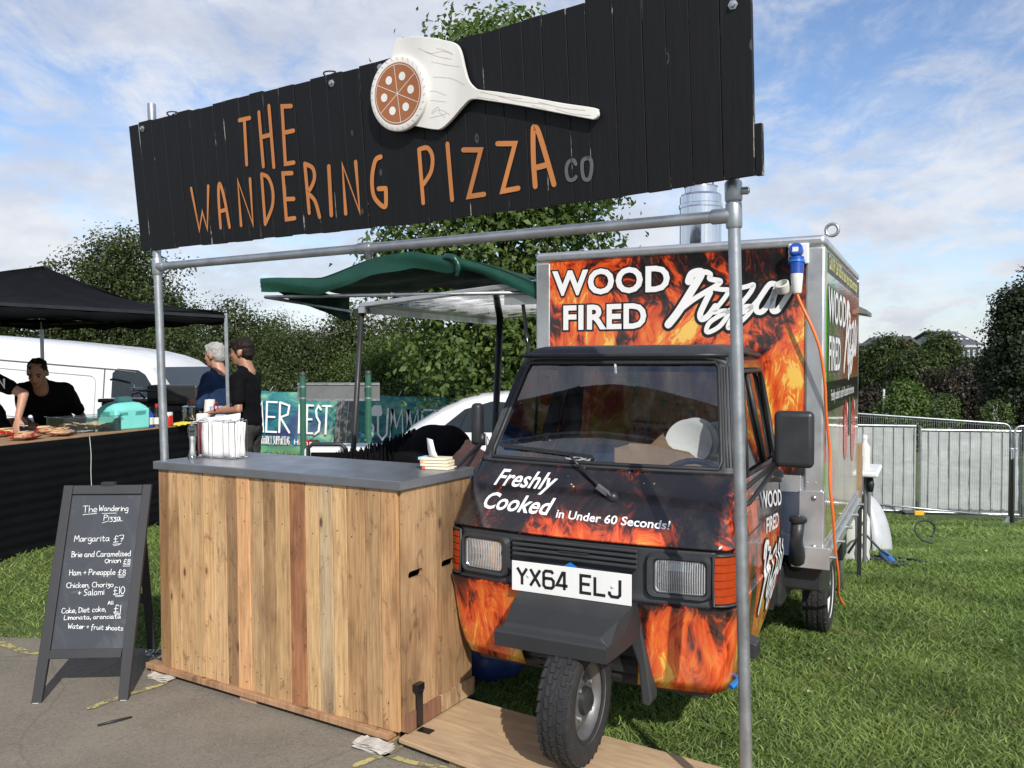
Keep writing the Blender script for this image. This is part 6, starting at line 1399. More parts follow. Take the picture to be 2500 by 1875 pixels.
def hand_parts(b, W, d, n, curl=.5, s=1.0):
    """wrist W, direction d, palm normal n"""
    d = d.normalized(); n = (n - d * n.dot(d)).normalized(); t = d.cross(n)
    b.ell(W + d * .045 * s, (.040 * s, .048 * s, .018 * s), Matrix((t, d, n)).transposed())
    for i, (o, L) in enumerate(((-.030, .066), (-.010, .078), (.011, .073), (.030, .056))):
        p0 = W + (d * .082 + t * o) * s; p1 = p0 + (d * math.cos(curl * .6) - n * math.sin(curl * .6)) * L * .5 * s; p2 = p1 + (d * math.cos(curl * 1.7) - n * math.sin(curl * 1.7)) * L * .5 * s
        b.chain([W + (d * .05 + t * o * .9) * s, p0, p1, p2], [.010 * s, .0095 * s, .0085 * s, .0075 * s])
    q0 = W + (d * .022 - t * .030) * s; q1 = q0 + (d * .032 - t * .030 - n * .012) * s; b.chain([q0, q1, q1 + (d * .030 - n * .014) * s], [.013 * s, .0105 * s, .009 * s])
def person(label, base, yaw, s, arms, shirt, trousers, hair, skin='skin', bend=0.0, hs=1.12, headyaw=0.0, headpitch=0.0, long=False, group=None, hairstyle='short'):
    """yaw: direction the person faces (radians, 0 = +Y, clockwise positive towards +X)"""
    M0 = frame(base, yaw); root = empty('person', M0, label, 'person', group)
    V3 = lambda *a: Vector(a) * s
    hip = V3(0, 0, .94); ch = hip + Matrix.Rotation(-bend, 3, 'X') @ V3(0, 0, .36); nk = hip + Matrix.Rotation(-bend, 3, 'X') @ V3(0, -.01, .55)
    up = (nk - hip).normalized(); fw = Matrix.Rotation(-bend, 3, 'X') @ Vector((0, 1, 0)); rt = Vector((1, 0, 0))
    HM = Matrix.Rotation(-headyaw, 3, 'Z') @ Matrix.Rotation(-headpitch - bend * .4, 3, 'X'); HC = nk + (up * .175 + fw * .03) * s
    q = Matrix((rt, fw, up)).transposed()
    s0 = s; b = Blob(); head_parts(b, HC, HM, s * hs)
    b.ell(hip + up * .05 * s, Vector((.145, .105, .14)) * s, q); b.ell(ch, Vector((.155, .105, .20)) * s, q); b.ell(hip + up * .2 * s, Vector((.135, .098, .18)) * s, q); b.cap(nk - up * .06 * s - rt * .11 * s, nk - up * .06 * s + rt * .11 * s, .050 * s)
    c = Blob(); c.ell(hip + up * .08 * s, Vector((.168, .130, .17)) * s, q); c.ell(ch, Vector((.180, .130, .23)) * s, q); c.ell(hip + up * .23 * s, Vector((.160, .128, .22)) * s, q); c.cap(nk - up * .085 * s - rt * .12 * s, nk - up * .085 * s + rt * .12 * s, .080 * s); c.cap(nk - up * .05 * s, nk + up * .012 * s, .088 * s, .070 * s)
    for k, sd in ((1, 'r'), (-1, 'l')):
        sh = nk - up * .075 * s + rt * k * .172 * s; c.cap(nk - up * .01 * s, sh, .058 * s, .070 * s); el, wr = [Vector(v) * s for v in arms[sd]]
        b.chain([sh, el, wr], [.046 * s, .038 * s, .026 * s]); hd = (wr - el).normalized(); hand_parts(b, wr, hd, Vector(arms.get(sd + 'n', (0, 0, 1))), arms.get('curl', .6), s)
        e2 = wr - hd * .01 * s if long else sh.lerp(el, .68)
        if long: c.chain([sh, el, e2], [.066 * s, .054 * s, .040 * s])
        else: c.chain([sh, e2], [.074 * s, .064 * s])
    t = Blob()
    for k in (1, -1):
        h0 = hip + Vector((k * .09 * s, 0, -.02 * s)); kn = V3(k * .11, .03, .50); an = V3(k * .12, -.01, .09)
        b.chain([h0, kn, an], [.078 * s, .052 * s, .036 * s]); b.cap(an, an + V3(0, .13, -.05), .036 * s, .030 * s)
        t.chain([h0, kn, an], [.100 * s, .074 * s, .064 * s])
    t.ell(hip, Vector((.165, .125, .11)) * s)
    body = b.build('body', skin, root, .011 * s); c.build('shirt', shirt, root, .013 * s, 6); t.build('trousers', trousers, root, .015 * s, 6)
    hb = Blob(); s = s * hs; hh = lambda x, y, z: HC + HM @ Vector((x * s, y * s, z * s))
    if hairstyle == 'short':
        hb.ell(hh(0, -.018, .046), (.079 * s, .098 * s, .085 * s), HM); hb.ell(hh(0, -.052, .0), (.074 * s, .060 * s, .080 * s), HM); hb.ell(hh(0, .045, .086), (.058 * s, .045 * s, .028 * s), HM)
        for k in (1, -1): hb.ell(hh(k * .066, .012, .025), (.012 * s, .022 * s, .042 * s), HM)
    else: hb.ell(hh(0, -.022, .040), (.0765 * s, .094 * s, .084 * s), HM); hb.ell(hh(0, -.048, .0), (.070 * s, .056 * s, .070 * s), HM)
    hb.build('hair', hair, root, .009 * s, 2)
    for k in (1, -1): MB().lathe([(.001, -.004), (.010, 0), (.001, .004)], 10, T(*hh(k * .031, .0845, .006)) @ HM.to_4x4() @ RX(R_(90))).build('eye', M_['black_gloss'], body, True, Matrix.Scale(1, 4))
    q3 = lambda pts, r, nm, mm: MB().tube([hh(*p) for p in pts], r * s, 6).build(nm, M_[mm], body, True)
    for k in (1, -1): q3([(k * .018, .093, .024), (k * .034, .090, .030), (k * .050, .080, .024)], .0042, 'eyebrow', hair)
    q3([(-.022, .092, -.056), (0, .097, -.054), (.022, .092, -.056)], .0038, 'mouth', 'maroon_lip')
    s = s0
    for k in (1, -1): Blob().cap(V3(k * .12, -.03, .05), V3(k * .125, .15, .04), .045 * s, .04 * s).build('shoe', 'black_cloth', root, .014)
    return root, HC, HM
# man in black T shirt by the canopy pole, facing left
b4 = at(606, 1000, 7.55); g4 = gzf(b4.x, 7.55) + .02
r4, _, _ = person('dark haired man in black T shirt standing behind the canopy pole, facing left', (b4.x, 7.55, g4), -1.45, .955,
    {'r': ((.24, .10, 1.18), (.10, .36, 1.10)), 'l': ((-.25, -.02, 1.13), (-.13, .28, 1.10)), 'rn': (0, .1, 1), 'ln': (0, .1, 1), 'curl': .9}, 'black_cloth', 'grey_cloth', 'hair_dark', 'skin_dark', bend=.06, headpitch=.05)
MB().tube([Vector((-.150 + .0, .235, 1.10)) + Vector((.034 * math.cos(a), 0, .034 * math.sin(a))) for a in np.linspace(0, 2 * math.pi, 16, endpoint=False)], .008, 6, closed=True).build('wristband', M_['orange_lens'], r4, True)
MB().box(-.03, .03, .139, .143, -.04, .04).build('shirt_badge', M_['yellow'], r4, M=T(-.085, .012, 1.36) @ RZ(.45))
# grey haired man in navy shirt
b3 = at(534, 1000, 8.25); g3 = gzf(b3.x, 8.25) + .02
person('grey haired man in navy blue shirt with folded arms, looking left', (b3.x, 8.25, g3), -1.25, .945,
    {'r': ((.23, .06, 1.15), (-.02, .22, 1.16)), 'l': ((-.24, .04, 1.15), (.0, .20, 1.12)), 'rn': (0, 1, .2), 'ln': (0, 1, .2), 'curl': .5}, 'navy_cloth', 'black_cloth', 'hair_grey', 'skin', bend=.04, headpitch=.08, long=True)
# cook with bowed head in the shade
b2 = at(112, 1000, 7.35); g2 = gzf(b2.x, 7.35)
person('short haired cook in black T shirt with head bowed over the stall', (b2.x, 7.5, g2 - .0), math.pi - .25, .96,
    {'r': ((.25, .06, 1.0), (.14, .28, .98)), 'l': ((-.25, .06, 1.0), (-.14, .28, .98)), 'rn': (0, 0, 1), 'ln': (0, 0, 1), 'curl': .7}, 'black_cloth', 'black_cloth', 'hair_dark', 'skin_dark', bend=.80, headpitch=.10, hs=1.05, hairstyle='crop')
# server at the left edge reaching down to the packets
b1 = at(-22, 1000, 6.75)
hn = at(46, 1046, 6.38); M1i = frame((b1.x, 6.75, gzf(b1.x, 6.75)), math.pi + .55).inverted(); hw_ = M1i @ at(44, 1022, 6.42); he_ = M1i @ at(58, 962, 6.52)
r1, _, _ = person('server in black T shirt cut by the left edge, bare forearm reaching to the packets', (b1.x, 6.75, gzf(b1.x, 6.75)), math.pi + .55, 1.0,
    {'r': ((.25, .05, 1.05), (.2, .25, .98)), 'l': (tuple(he_), tuple(hw_)), 'rn': (0, 0, 1), 'ln': (0, .6, .5), 'curl': .8}, 'black_cloth', 'black_cloth', 'hair_dark', 'skin', bend=.42, headpitch=.4)
P = at(6, 936, 6.38)
Mi = (frame((b1.x, 6.75, gzf(b1.x, 6.75)), math.pi + .55)).inverted()
Ls, tt = hand('N'); strokes_mesh('shirt_lettering', [[(a * .014, b * .011) for a, b in q] for q in Ls], .016, lambda x, z, l_: tuple(Mi @ (P + Vector((x - .03, -.0 - l_, z - .03)))), M_['white_print'], r1, 0, .0003, cap=False)

# person bent over behind the counter: back, bare waist and jeans, seen from the side
def bent_person():
    D = 4.72; q = lambda x, y, d=0: at(x, y, D + d)
    base = q(1150, 1500); root = empty('person', T(base.x, base.y, 0), 'person bent double between counter and van, black fringed top and blue jeans', 'person')
    L = lambda v: v - Vector((base.x, base.y, 0))
    hip = L(q(1158, 1160)); w = L(q(1130, 1128, -.02)); mid = L(q(1090, 1100)); shd = L(q(1020, 1125, .05)); hd = L(q(965, 1175, .08))
    b = Blob(); b.chain([hip, w, mid, shd], [.15, .125, .135, .13]); b.ell(hd, (.09, .08, .105)); b.cap(shd, hd, .07, .055)
    b.ell(hip, (.16, .17, .15))
    for k in (-.10, .10):
        b.chain([hip + Vector((0, k, -.03)), Vector((hip.x - .02, hip.y + k, .52)), Vector((hip.x + .04, hip.y + k, .08))], [.085, .058, .040])
        el = shd + Vector((-.02, k * 2.0, -.28)); wr = el + Vector((-.10, -k * .3, -.24)); b.chain([shd + Vector((0, k * 1.5, 0)), el, wr], [.05, .038, .027]); hand_parts(b, wr, Vector((-.3, 0, -1)), Vector((-1, 0, 0)), .5)
        b.cap(Vector((hip.x + .04, hip.y + k, .06)), Vector((hip.x - .10, hip.y + k, .045)), .038, .03)
    b.build('body', 'skin', root, .012)
    c = Blob(); c.chain([L(q(1092, 1106, 0)), mid, shd], [.145, .150, .150]); c.ell(L(q(1068, 1098)), (.19, .165, .15))
    c.ell(shd, (.16, .19, .14))
    for k in (-.10, .10): c.cap(shd + Vector((0, k * 1.5, 0)), shd + Vector((-.02, k * 2.0, -.2)), .066, .058)
    c.build('black_top', 'black_cloth', root, .013, 6)
    t = Blob(); t.ell(hip + Vector((0, 0, -.02)), (.165, .18, .14))
    for k in (-.10, .10): t.chain([hip + Vector((0, k, -.05)), Vector((hip.x - .02, hip.y + k, .52)), Vector((hip.x + .04, hip.y + k, .08))], [.115, .082, .070])
    t.build('jeans', 'jeans', root, .013, 6)
    hb = Blob(); hb.ell(hd + Vector((-.01, 0, -.0)), (.098, .09, .11)); hb.build('hair', 'hair_dark', root, .01, 2)
    for k in (-.1, .1): Blob().cap(Vector((hip.x + .05, hip.y + k, .045)), Vector((hip.x - .13, hip.y + k, .04)), .045, .04).build('shoe', 'black_cloth', root, .014)
    # fringe: hanging black strands from the shoulder line to the left
    fm = MB(); n = 130
    for i in range(n):
        u_ = i / (n - 1); px = 812 + (1015 - 812) * u_; py = 1112 - 58 * u_ ** 1.35 + rnd.uniform(-12, 5)
        a = L(q(px, py, rnd.uniform(-.05, .08))); h = rnd.uniform(.12, .2); bq = a + Vector((rnd.uniform(-.01, .01), rnd.uniform(-.01, .01), -h))
        fm.tube([a, a.lerp(bq, .5), bq], [.0035, .007, .004], 5)
    fo = fm.build('fringe', M_['black_cloth'], root); fo['kind'] = 'stuff'
    V = []; 
    for i in range(24):
        u_ = i / 23; px = 815 + (1020 - 815) * u_; py = 1128 - 58 * u_ ** 1.35
        for k in range(4): V.append(L(q(px, py + k * 14 + 3 * math.sin(i * 1.7 + k), .03 * math.sin(i))))
    so = mesh_obj('shawl', V, [(i * 4 + k, i * 4 + k + 1, (i + 1) * 4 + k + 1, (i + 1) * 4 + k) for i in range(23) for k in range(3)], M_['black_cloth'], root, True); so.modifiers.new('s', 'SOLIDIFY').thickness = .02
bent_person()

bb = Blob(); bb.ell((0, 0, .10), (.15, .12, .11)); bb.ell((.08, .03, .08), (.12, .10, .09)); bb.ell((-.06, -.02, .15), (.08, .08, .09)); bb.cap((-.05, 0, .2), (.06, .0, .22), .03)
M_['blue_bag'] = mat('blue_nylon', (.012, .035, .16), .5, 0, .3, 12, .9, 9)
o = empty('blue_bag', at(1185, 1640, 4.15).xy.to_3d(), 'dark blue bag lying on the grass between counter and van', 'bag'); bb.build('bag_body', 'blue_bag', o, .012, 3)
# ------------------------------------------------------------ black gazebo
C1 = Vector((-2.553, 7.40, 0)); av, bv = Vector((-.849, .529, 0)), Vector((-.529, -.849, 0))
gaz = empty('black_gazebo', T(*C1), 'black fabric gazebo canopy over the food stall at left', 'gazebo')
zt_ = 1.6 + 122 / FPX * 7.4; zb_ = 1.6 + 95 / FPX * 7.4
pk = at(105, 652, 7.35) - C1; A3, B3 = av * 3.0, bv * 3.8  # canopy lengthened out of view towards the camera to shade the server
cr = [Vector((0, 0, zt_)), A3 + Vector((0, 0, zt_ + .02)), A3 + B3 + Vector((0, 0, zt_)), B3 + Vector((0, 0, zt_))]
V = []; F = []
n = 14
for e in range(4):
    p, q = cr[e], cr[(e + 1) % 4]; b0 = len(V)
    for i in range(n + 1):
        for j in range(n + 1):
            ed = p.lerp(q, j / n); t_ = i / n; v = ed.lerp(pk, t_); sag = -.075 * math.sin(t_ * math.pi) * 1.25 - .05 * math.sin(math.pi * j / n) * (1 - t_) ** 2; v = v + Vector((0, 0, sag + .012 * math.sin(j * 1.9 + i * .8 + e))); V.append(v)
    F += [(b0 + i * (n + 1) + j, b0 + i * (n + 1) + j + 1, b0 + (i + 1) * (n + 1) + j + 1, b0 + (i + 1) * (n + 1) + j) for i in range(n) for j in range(n)]
mesh_obj('canopy', V, F, M_['canopy_black'], gaz, True).modifiers.new('s', 'SOLIDIFY').thickness = .004
for e in range(4):
    p, q = cr[e], cr[(e + 1) % 4]; V = []
    for j in range(31):
        ed = p.lerp(q, j / 30); dr = (zt_ - zb_) + .012 * math.sin(j * 1.1 + e); sg_ = -.05 * math.sin(math.pi * j / 30)
        for k in range(3): V.append(ed + Vector((.006 * math.sin(j * 2.1 + k), .006 * math.cos(j * 1.3), sg_ * (1 - k / 2 * .5) - dr * k / 2)))
    mesh_obj('valance', V, [(j * 3 + k, j * 3 + k + 1, (j + 1) * 3 + k + 1, (j + 1) * 3 + k) for j in range(30) for k in range(2)], M_['canopy_black'], gaz, True).modifiers.new('s', 'SOLIDIFY').thickness = .003
for i, (cx_, lean) in enumerate(((Vector((0, 0, 0)), (.035, 0)), (A3, (.02, 0)), (A3 + B3, (0, 0)), (B3, (0, 0)))):
    w = C1 + cx_; z0 = gzf(w.x, w.y); MB().bar(cx_ + Vector((lean[0], 0, z0)), cx_ + Vector((0, 0, zt_ - .01)), .030, .030).build('leg', M_['galv'], gaz, bev=.003)
for p, q in ((Vector((0, 0, 0)), A3), (A3, A3 + B3), (B3, A3 + B3), (Vector((0, 0, 0)), B3)):
    MB().bar(p + Vector((0, 0, zt_ - .04)), q + Vector((0, 0, zt_ - .04)), .014, .025).build('truss_bar', M_['dark_metal'], gaz)

# ------------------------------------------------------------ stall table with black skirt
ZT = 1.003; P0 = hit(GI, 0, 1085, 'z', ZT); P1 = hit(GI, 484, 1033, 'z', ZT); du = (P1 - P0).normalized(); dn = Vector((-du.y, du.x, 0))
yawt = math.atan2(du.x, du.y) - math.pi / 2; TM = frame((P0.x, P0.y, 0), yawt); LT_ = (P1 - P0).length
stl = empty('stall_table', TM, 'long food stall table with ridged black skirt on the grass at left', 'table')
MB().box(-1.6, LT_, -.005, .74, ZT - .018, ZT).build('table_top', M_['cardboard'], stl, bev=.003)
nr_ = 11; V = []; xs2 = np.linspace(-1.6, LT_, 40)
zs2 = []
for k in range(nr_ * 4 + 1): u_ = k / (nr_ * 4); zs2.append((ZT - .012 - u_ * (ZT - .06), .008 * (abs(math.sin(math.pi * k / 4)) ** .8)))
for x in xs2:
    g0 = .135 - .012 * x
    for z, o in zs2: zz = g0 + (z - .04) * (ZT - g0) / (ZT - .04); V.append((x, -.012 - o + .006 * math.sin(x * 3 + z * 2), zz))
m_ = len(zs2); sk = mesh_obj('skirt', V, [(i * m_ + k, i * m_ + k + 1, (i + 1) * m_ + k + 1, (i + 1) * m_ + k) for i in range(39) for k in range(m_ - 1)], M_['skirt_black'], stl, 50)
MB().box(LT_ - .01, LT_, 0, .72, .2, ZT - .02).build('end_skirt', M_['skirt_black'], stl)
for x in (-1.2, .2, LT_ - .15): MB().box(x, x + .05, .62, .67, gzf(*(TM @ Vector((x, .65, 0))).xy), ZT - .018).build('leg', M_['dark_metal'], stl)
s0 = hit(TM, 218, 1066, 'y', -.03); MB().tube(smoothline([(s0.x, -.032, ZT - .01), (s0.x + .012, -.034, .85), (s0.x + .006, -.036, .70), (s0.x + .012, -.036, .55)], 5), .0028, 5).build('hanging_cord', M_['white_worn'], stl)
tp = lambda px, py: hit(GI, px, py, 'z', ZT)
def item(name, px, py, label, cat, yaw=None, group=None, z=ZT): p = hit(GI, px, py, 'z', z); return empty(name, frame((p.x, p.y, z), yawt if yaw is None else yaw), label, cat, group)
# bread packets
def packet(px, py, label, sc=1.0, zoff=0.0, yaw=0.0):
    o = item('bread_packet', px, py, label, 'packet', yawt + yaw, 'red film packets of flatbread on the stall'); o.location.z += zoff
    V = []; nx3, ny3 = 14, 8
    for s in (1, -1):
        for i in range(nx3 + 1):
            for j in range(ny3 + 1):
                u_, v_ = i / nx3 * 2 - 1, j / ny3 * 2 - 1; h = (1 - abs(u_) ** 3) * (1 - abs(v_) ** 3) * .028 + .008 * math.sin(u_ * 9 + v_ * 5 + px) * (1 - u_ * u_) * (1 - v_ * v_)
                V.append((u_ * .135 * sc, v_ * .09 * sc, .030 + s * h))
    k = (nx3 + 1) * (ny3 + 1); F = [(b + i * (ny3 + 1) + j, b + (i + 1) * (ny3 + 1) + j, b + (i + 1) * (ny3 + 1) + j + 1, b + i * (ny3 + 1) + j + 1)[::(1 if b == 0 else -1)] for b in (0, k) for i in range(nx3) for j in range(ny3)]
    mesh_obj('film', V, F, M_['red_film'], o, True)
    for a in range(3): MB().lathe([(.05 - .006 * a, 0), (.055 - .006 * a, .005), (.05 - .006 * a, .010)], 16, T(rnd.uniform(-.05, .05), rnd.uniform(-.02, .02), .046 + .007 * a) @ RX(rnd.uniform(-.12, .12)) @ Matrix.Diagonal((1.4, .8, 1, 1))).build('flatbread', M_['meat'], o, True)
def redfilm():
    m = bpy.data.materials.new('red_printed_film'); m.use_nodes = True; t = NT(m); co = t.coord('Object', rand=9)
    a = t.noise(co, 14, 4, .6, 1.0); c = t.ramp(a, [(.36, (.45, .02, .015)), (.46, (.55, .04, .03)), (.50, (.62, .42, .26)), (.60, (.66, .46, .30)), (.66, (.5, .05, .03))], 'LINEAR')
    t.base(c); t.set(Roughness=.15, Coat_Weight=.7); t.bump(t.noise(co, 30, 3, .6), .7, .02); return m
M_['red_film'] = redfilm()
for k, (px, py, lb) in enumerate(((8, 1066, 'red bread packet at the very left of the stall'), (62, 1074, 'red bread packet under the serving hand'), (20, 1050, 'bread packet behind the leftmost packet'), (112, 1060, 'red bread packet in the middle of the row'), (150, 1064, 'red bread packet right beside the clear tub'), (128, 1046, 'bread packet lying behind the middle packet'))):
    packet(px, py, lb, .92, 0 if k not in (2, 5) else .035, (.1, -.3, .4, .2, -.5, .8)[k])
# clear tub with flatbreads
o = item('clear_tub', 205, 1054, 'clear plastic tub of cut flatbreads on the stall', 'tub', yawt + .35)
def tray(w, d, h, t_, mb): return mb.box(-w, w, -d, -d + t_, 0, h).box(-w, w, d - t_, d, 0, h).box(-w, -w + t_, -d + t_, d - t_, 0, h).box(w - t_, w, -d + t_, d - t_, 0, h).box(-w + t_, w - t_, -d + t_, d - t_, 0, t_)
tray(.24, .155, .135, .003, MB()).build('tub', M_['clear_plastic'], o); MB().tube([(-.25, -.165, .135), (.25, -.165, .135), (.25, .165, .135), (-.25, .165, .135)], .005, 6, closed=True).build('tub_rim', M_['clear_plastic'], o)
bd_ = empty('flatbread_pieces', o.matrix_world.copy(), 'heap of cut flatbread pieces inside the clear tub', 'bread'); m = MB()
for i in range(60):
    a = T(rnd.uniform(-.19, .19), rnd.uniform(-.11, .11), rnd.uniform(.012, .062)) @ RZ(rnd.uniform(0, 6)) @ RX(rnd.uniform(-.6, .6)); m.add([a @ Vector(p) for p in ((-.035, -.03, 0), (.04, -.02, .004), (.03, .035, .008), (-.03, .03, -.004), (-.035, -.03, .006), (.04, -.02, .010), (.03, .035, .014), (-.03, .03, .002))], [(3, 2, 1, 0), (4, 5, 6, 7), (0, 1, 5, 4), (1, 2, 6, 5), (2, 3, 7, 6), (3, 0, 4, 7)])
q = m.build('bread_piece', M_['bread'], bd_); q['kind'] = 'stuff'
# aqua container
o = item('aqua_container', 302, 1047, 'square aqua plastic container with side grips and round neck', 'container', yawt + .25)
MB().box(-.17, .17, -.14, .14, 0, .19).build('container_body', M_['teal'], o, 60, bev=.02, seg=4)
V = []
prof = [(.17, .14, .17), (.165, .135, .20), (.13, .10, .232), (.085, .075, .245), (.075, .07, .250), (.072, .068, .285), (.04, .04, .29)]
for w, d, z in prof:
    for k in range(24):
        a = 2 * math.pi * k / 24 + .13; e = .35 if z < .21 else (.6 if z < .235 else 1); cx_, sx_ = math.cos(a), math.sin(a); V.append((w * math.copysign(abs(cx_) ** e, cx_), d * math.copysign(abs(sx_) ** e, sx_), z))
mesh_obj('container_neck', V, [(i * 24 + k, i * 24 + (k + 1) % 24, (i + 1) * 24 + (k + 1) % 24, (i + 1) * 24 + k) for i in range(6) for k in range(24)] + [tuple(range(144, 168))], M_['teal'], o, 50)
M_['teal_shade'] = mat('aqua_grip_shade', (.08, .34, .32), .5)  # darker copy of the aqua: flat patches paint the shade in the grips
for s in (-1, 1): MB().box(.171 * s if s < 0 else .168, -.168 if s < 0 else .1715, -.06, .06, .125, .16).build('grip_shade', M_['teal_shade'], o)
MB().prism([(.02, .125), (.12, .13), (.13, .165), (.03, .160)], -.1415, -.139).build('grip_shade', M_['teal_shade'], o); MB().box(-.13, -.05, -.1412, -.139, .13, .155).build('grip_shade', M_['teal_shade'], o)
def cloth(name, px, py, label, w, d, z=ZT):
    o = item(name, px, py, label, 'cloth', z=z); V = []; n = 16
    for i in range(n + 1):
        for j in range(9): u_, v_ = i / n * 2 - 1, j / 8 * 2 - 1; V.append((u_ * w * (1 + .15 * math.sin(v_ * 5)), v_ * d, .004 + (.030 * (1 - u_ * u_ * .8) * (1 - v_ * v_ * .6)) * (.6 + .4 * math.sin(u_ * 11 + v_ * 4 + px)) ))
    mesh_obj('folded_cloth', V, [(i * 9 + j, (i + 1) * 9 + j, (i + 1) * 9 + j + 1, i * 9 + j + 1) for i in range(n) for j in range(8)], M_['yellow'], o, True).modifiers.new('s', 'SOLIDIFY').thickness = .006
cloth('yellow_cloth', 292, 1046, 'small bunched yellow cloth between tub and aqua container', .05, .06); cloth('yellow_cloth', 446, 1037, 'yellow cloth spread near the right end of the stall', .13, .07)
def bottle(name, px, py, label, prof, mt, capm, caph, lab=None, z=ZT, cat='bottle', n=20, yaw=0):
    o = item(name, px, py, label, cat, z=z, yaw=yaw); MB().lathe(prof, n).build('bottle_body', M_[mt], o, 40); r, zz = prof[-1]
    MB().lathe([(r * 1.1, zz), (r * 1.15, zz + caph * .9), (r * .9, zz + caph)], 16).build('cap', M_[capm], o, 40)
    if lab:
        r_, z0, z1, lm = lab; MB().lathe([(r_ + .0012, z0), (r_ + .0012, z1)], 20, cap=False).build('label', M_[lm], o)
    return o
bottle('soap_bottle', 365, 1044, 'bottle of blue washing up liquid on the stall', [(.001, 0), (.036, .004), (.038, .02), (.038, .10), (.03, .13), (.013, .15), (.013, .16)], 'blue_plastic', 'clear_plastic', .03, (.038, .03, .095, 'white_plastic'))
bottle('sauce_bottle', 383, 1043, 'small sauce bottle with red cap beside the washing up liquid', [(.001, 0), (.026, .004), (.027, .02), (.027, .11), (.014, .15), (.013, .185)], 'clear_plastic', 'red_pack', .03, (.027, .03, .09, 'white_plastic'))
bottle('seasoning_jar', 412, 1040, 'squat white topped seasoning jar behind the frame post', [(.001, 0), (.036, .004), (.038, .02), (.038, .09), (.033, .10)], 'red_pack', 'white_plastic', .03)
bottle('water_bottle', 402, 1004, 'blue topped water bottle behind the frame post', [(.001, 0), (.035, .004), (.036, .16), (.015, .21), (.014, .23)], 'clear_plastic', 'blue_bright', .03)
# pots, griddle and fryer at the back of the stall
o = item('steel_pot', 472, 1026, 'stainless steel stock pot with lid on the stall', 'pot'); MB().lathe([(.10, 0), (.112, .01), (.112, .135), (.118, .14)], 32).build('pot_body', M_['chrome'], o, 40); MB().lathe([(.118, .140), (.10, .152), (.02, .165)], 32).build('lid', M_['chrome'], o, 40); MB().lathe([(.018, .165), (.028, .175), (.028, .19), (.01, .20)], 12).build('lid_knob', M_['white_plastic'], o, 40)
for s in (-1, 1): MB().tube([(s * .112, -.03, .10), (s * .135, -.025, .10), (s * .135, .025, .10), (s * .112, .03, .10)], .005, 6).build('pot_handle', M_['chrome'], o, True)
Zb = ZT
bt = at(330, 1010, 8.9); bk = empty('back_bench', frame((bt.x - .8, 8.75, 0), .1), 'low dark bench behind the stall carrying the fryer and griddle', 'bench')
MB().box(-.9, 1.1, 0, .6, .93, .97).build('bench_top', M_['dark_metal'], bk, bev=.004)
for x in (-.8, .6, 1.0): MB().box(x, x + .05, .1, .15, gzf(bt.x, 8.8), .93).build('leg', M_['dark_metal'], bk)
MB().box(-.9, 1.1, .02, .05, .80, .92).build('front_rail', M_['dark_metal'], bk)
MB().tube([(-.9, -.01, .86), (.3, -.01, .84)], .008, 6).build('rail_tube', M_['chrome'], bk)
def onb(px, py, D, z): p = at(px, py, D); return Vector((p.x, D, z))
p = onb(322, 1000, 8.9, .97); o = empty('deep_fryer', frame((p.x, p.y, .97), .1), 'black deep fryer with a basket resting on top', 'fryer')
fz = at(300, 972, 8.9).z - .97
MB().box(-.25, .25, -.16, .16, 0, fz - .04).build('fryer_body', M_['dark_metal'], o, bev=.01); MB().box(-.28, .27, -.18, .18, fz - .04, fz).build('fryer_rim', M_['black_gloss'], o, bev=.012)
bs = MB(); x0, x1, z0, z1 = -.03, .10, fz, fz + .115
for i in range(9):
    x = x0 + (x1 - x0) * i / 8; bs.tube([(x, -.06, z0), (x, -.06, z1)], .0013, 4); bs.tube([(x, .06, z0), (x, .06, z1)], .0013, 4)
for i in range(7): z = z0 + (z1 - z0) * i / 6; bs.tube([(x0, -.06, z), (x1, -.06, z), (x1, .06, z), (x0, .06, z)], .0013, 4, closed=True)
b_ = bs.build('basket', M_['chrome'], o); b_['kind'] = 'stuff'
MB().tube([(x1 - .04, -.05, z1), (x1 - .06, -.02, z1 + .03), (x1 - .12, 0, z1 + .05)], .003, 5).build('basket_wire', M_['chrome'], o)
MB().tube([(x1 - .11, 0, z1 + .048), (x1 - .19, 0, z1 + .068), (x1 - .30, 0, z1 + .09), (x1 - .34, 0, z1 + .082)], [.011, .014, .014, .011], 10).build('basket_handle', M_['black_plastic'], o, True)
p = onb(428, 1000, 8.95, .97); o = empty('hooded_griddle', frame((p.x, p.y, .97), .1), 'black griddle with its hood raised behind the frame post', 'griddle')
hz0 = at(400, 990, 8.95).z - .97; hz1 = at(400, 940, 8.95).z - .97
MB().box(-.38, .26, -.2, .2, 0, hz0).build('griddle_body', M_['dark_metal'], o, bev=.01); MB().box(-.30, .27, -.05, .2, hz0 + .004, hz1).build('hood', M_['dark_metal'], o, bev=.02)
MB().box(-.18, .16, -.056, -.050, hz0 + .05, hz0 + .11).build('hood_plate', M_['black_gloss'], o)
MB().tube([(-.30, -.06, hz0 + .07), (-.36, -.08, hz0 + .14), (-.42, -.1, hz0 + .13), (-.44, -.1, hz0 + .10)], .011, 8).tube([(-.42, -.1, hz0 + .17), (-.12, -.1, hz0 + .155)], .012, 8).build('hood_handle', M_['black_plastic'], o, True)
o = item('dark_pan', 425, 1022, 'dark saucepan beside the steel pot', 'pan'); MB().lathe([(.08, 0), (.09, .01), (.09, .08), (.094, .085)], 28).build('pan_body', M_['dark_metal'], o, 40); MB().tube([(.0, -.08, .07), (.05, -.16, .08)], .008, 8).build('pan_handle', M_['black_plastic'], o)
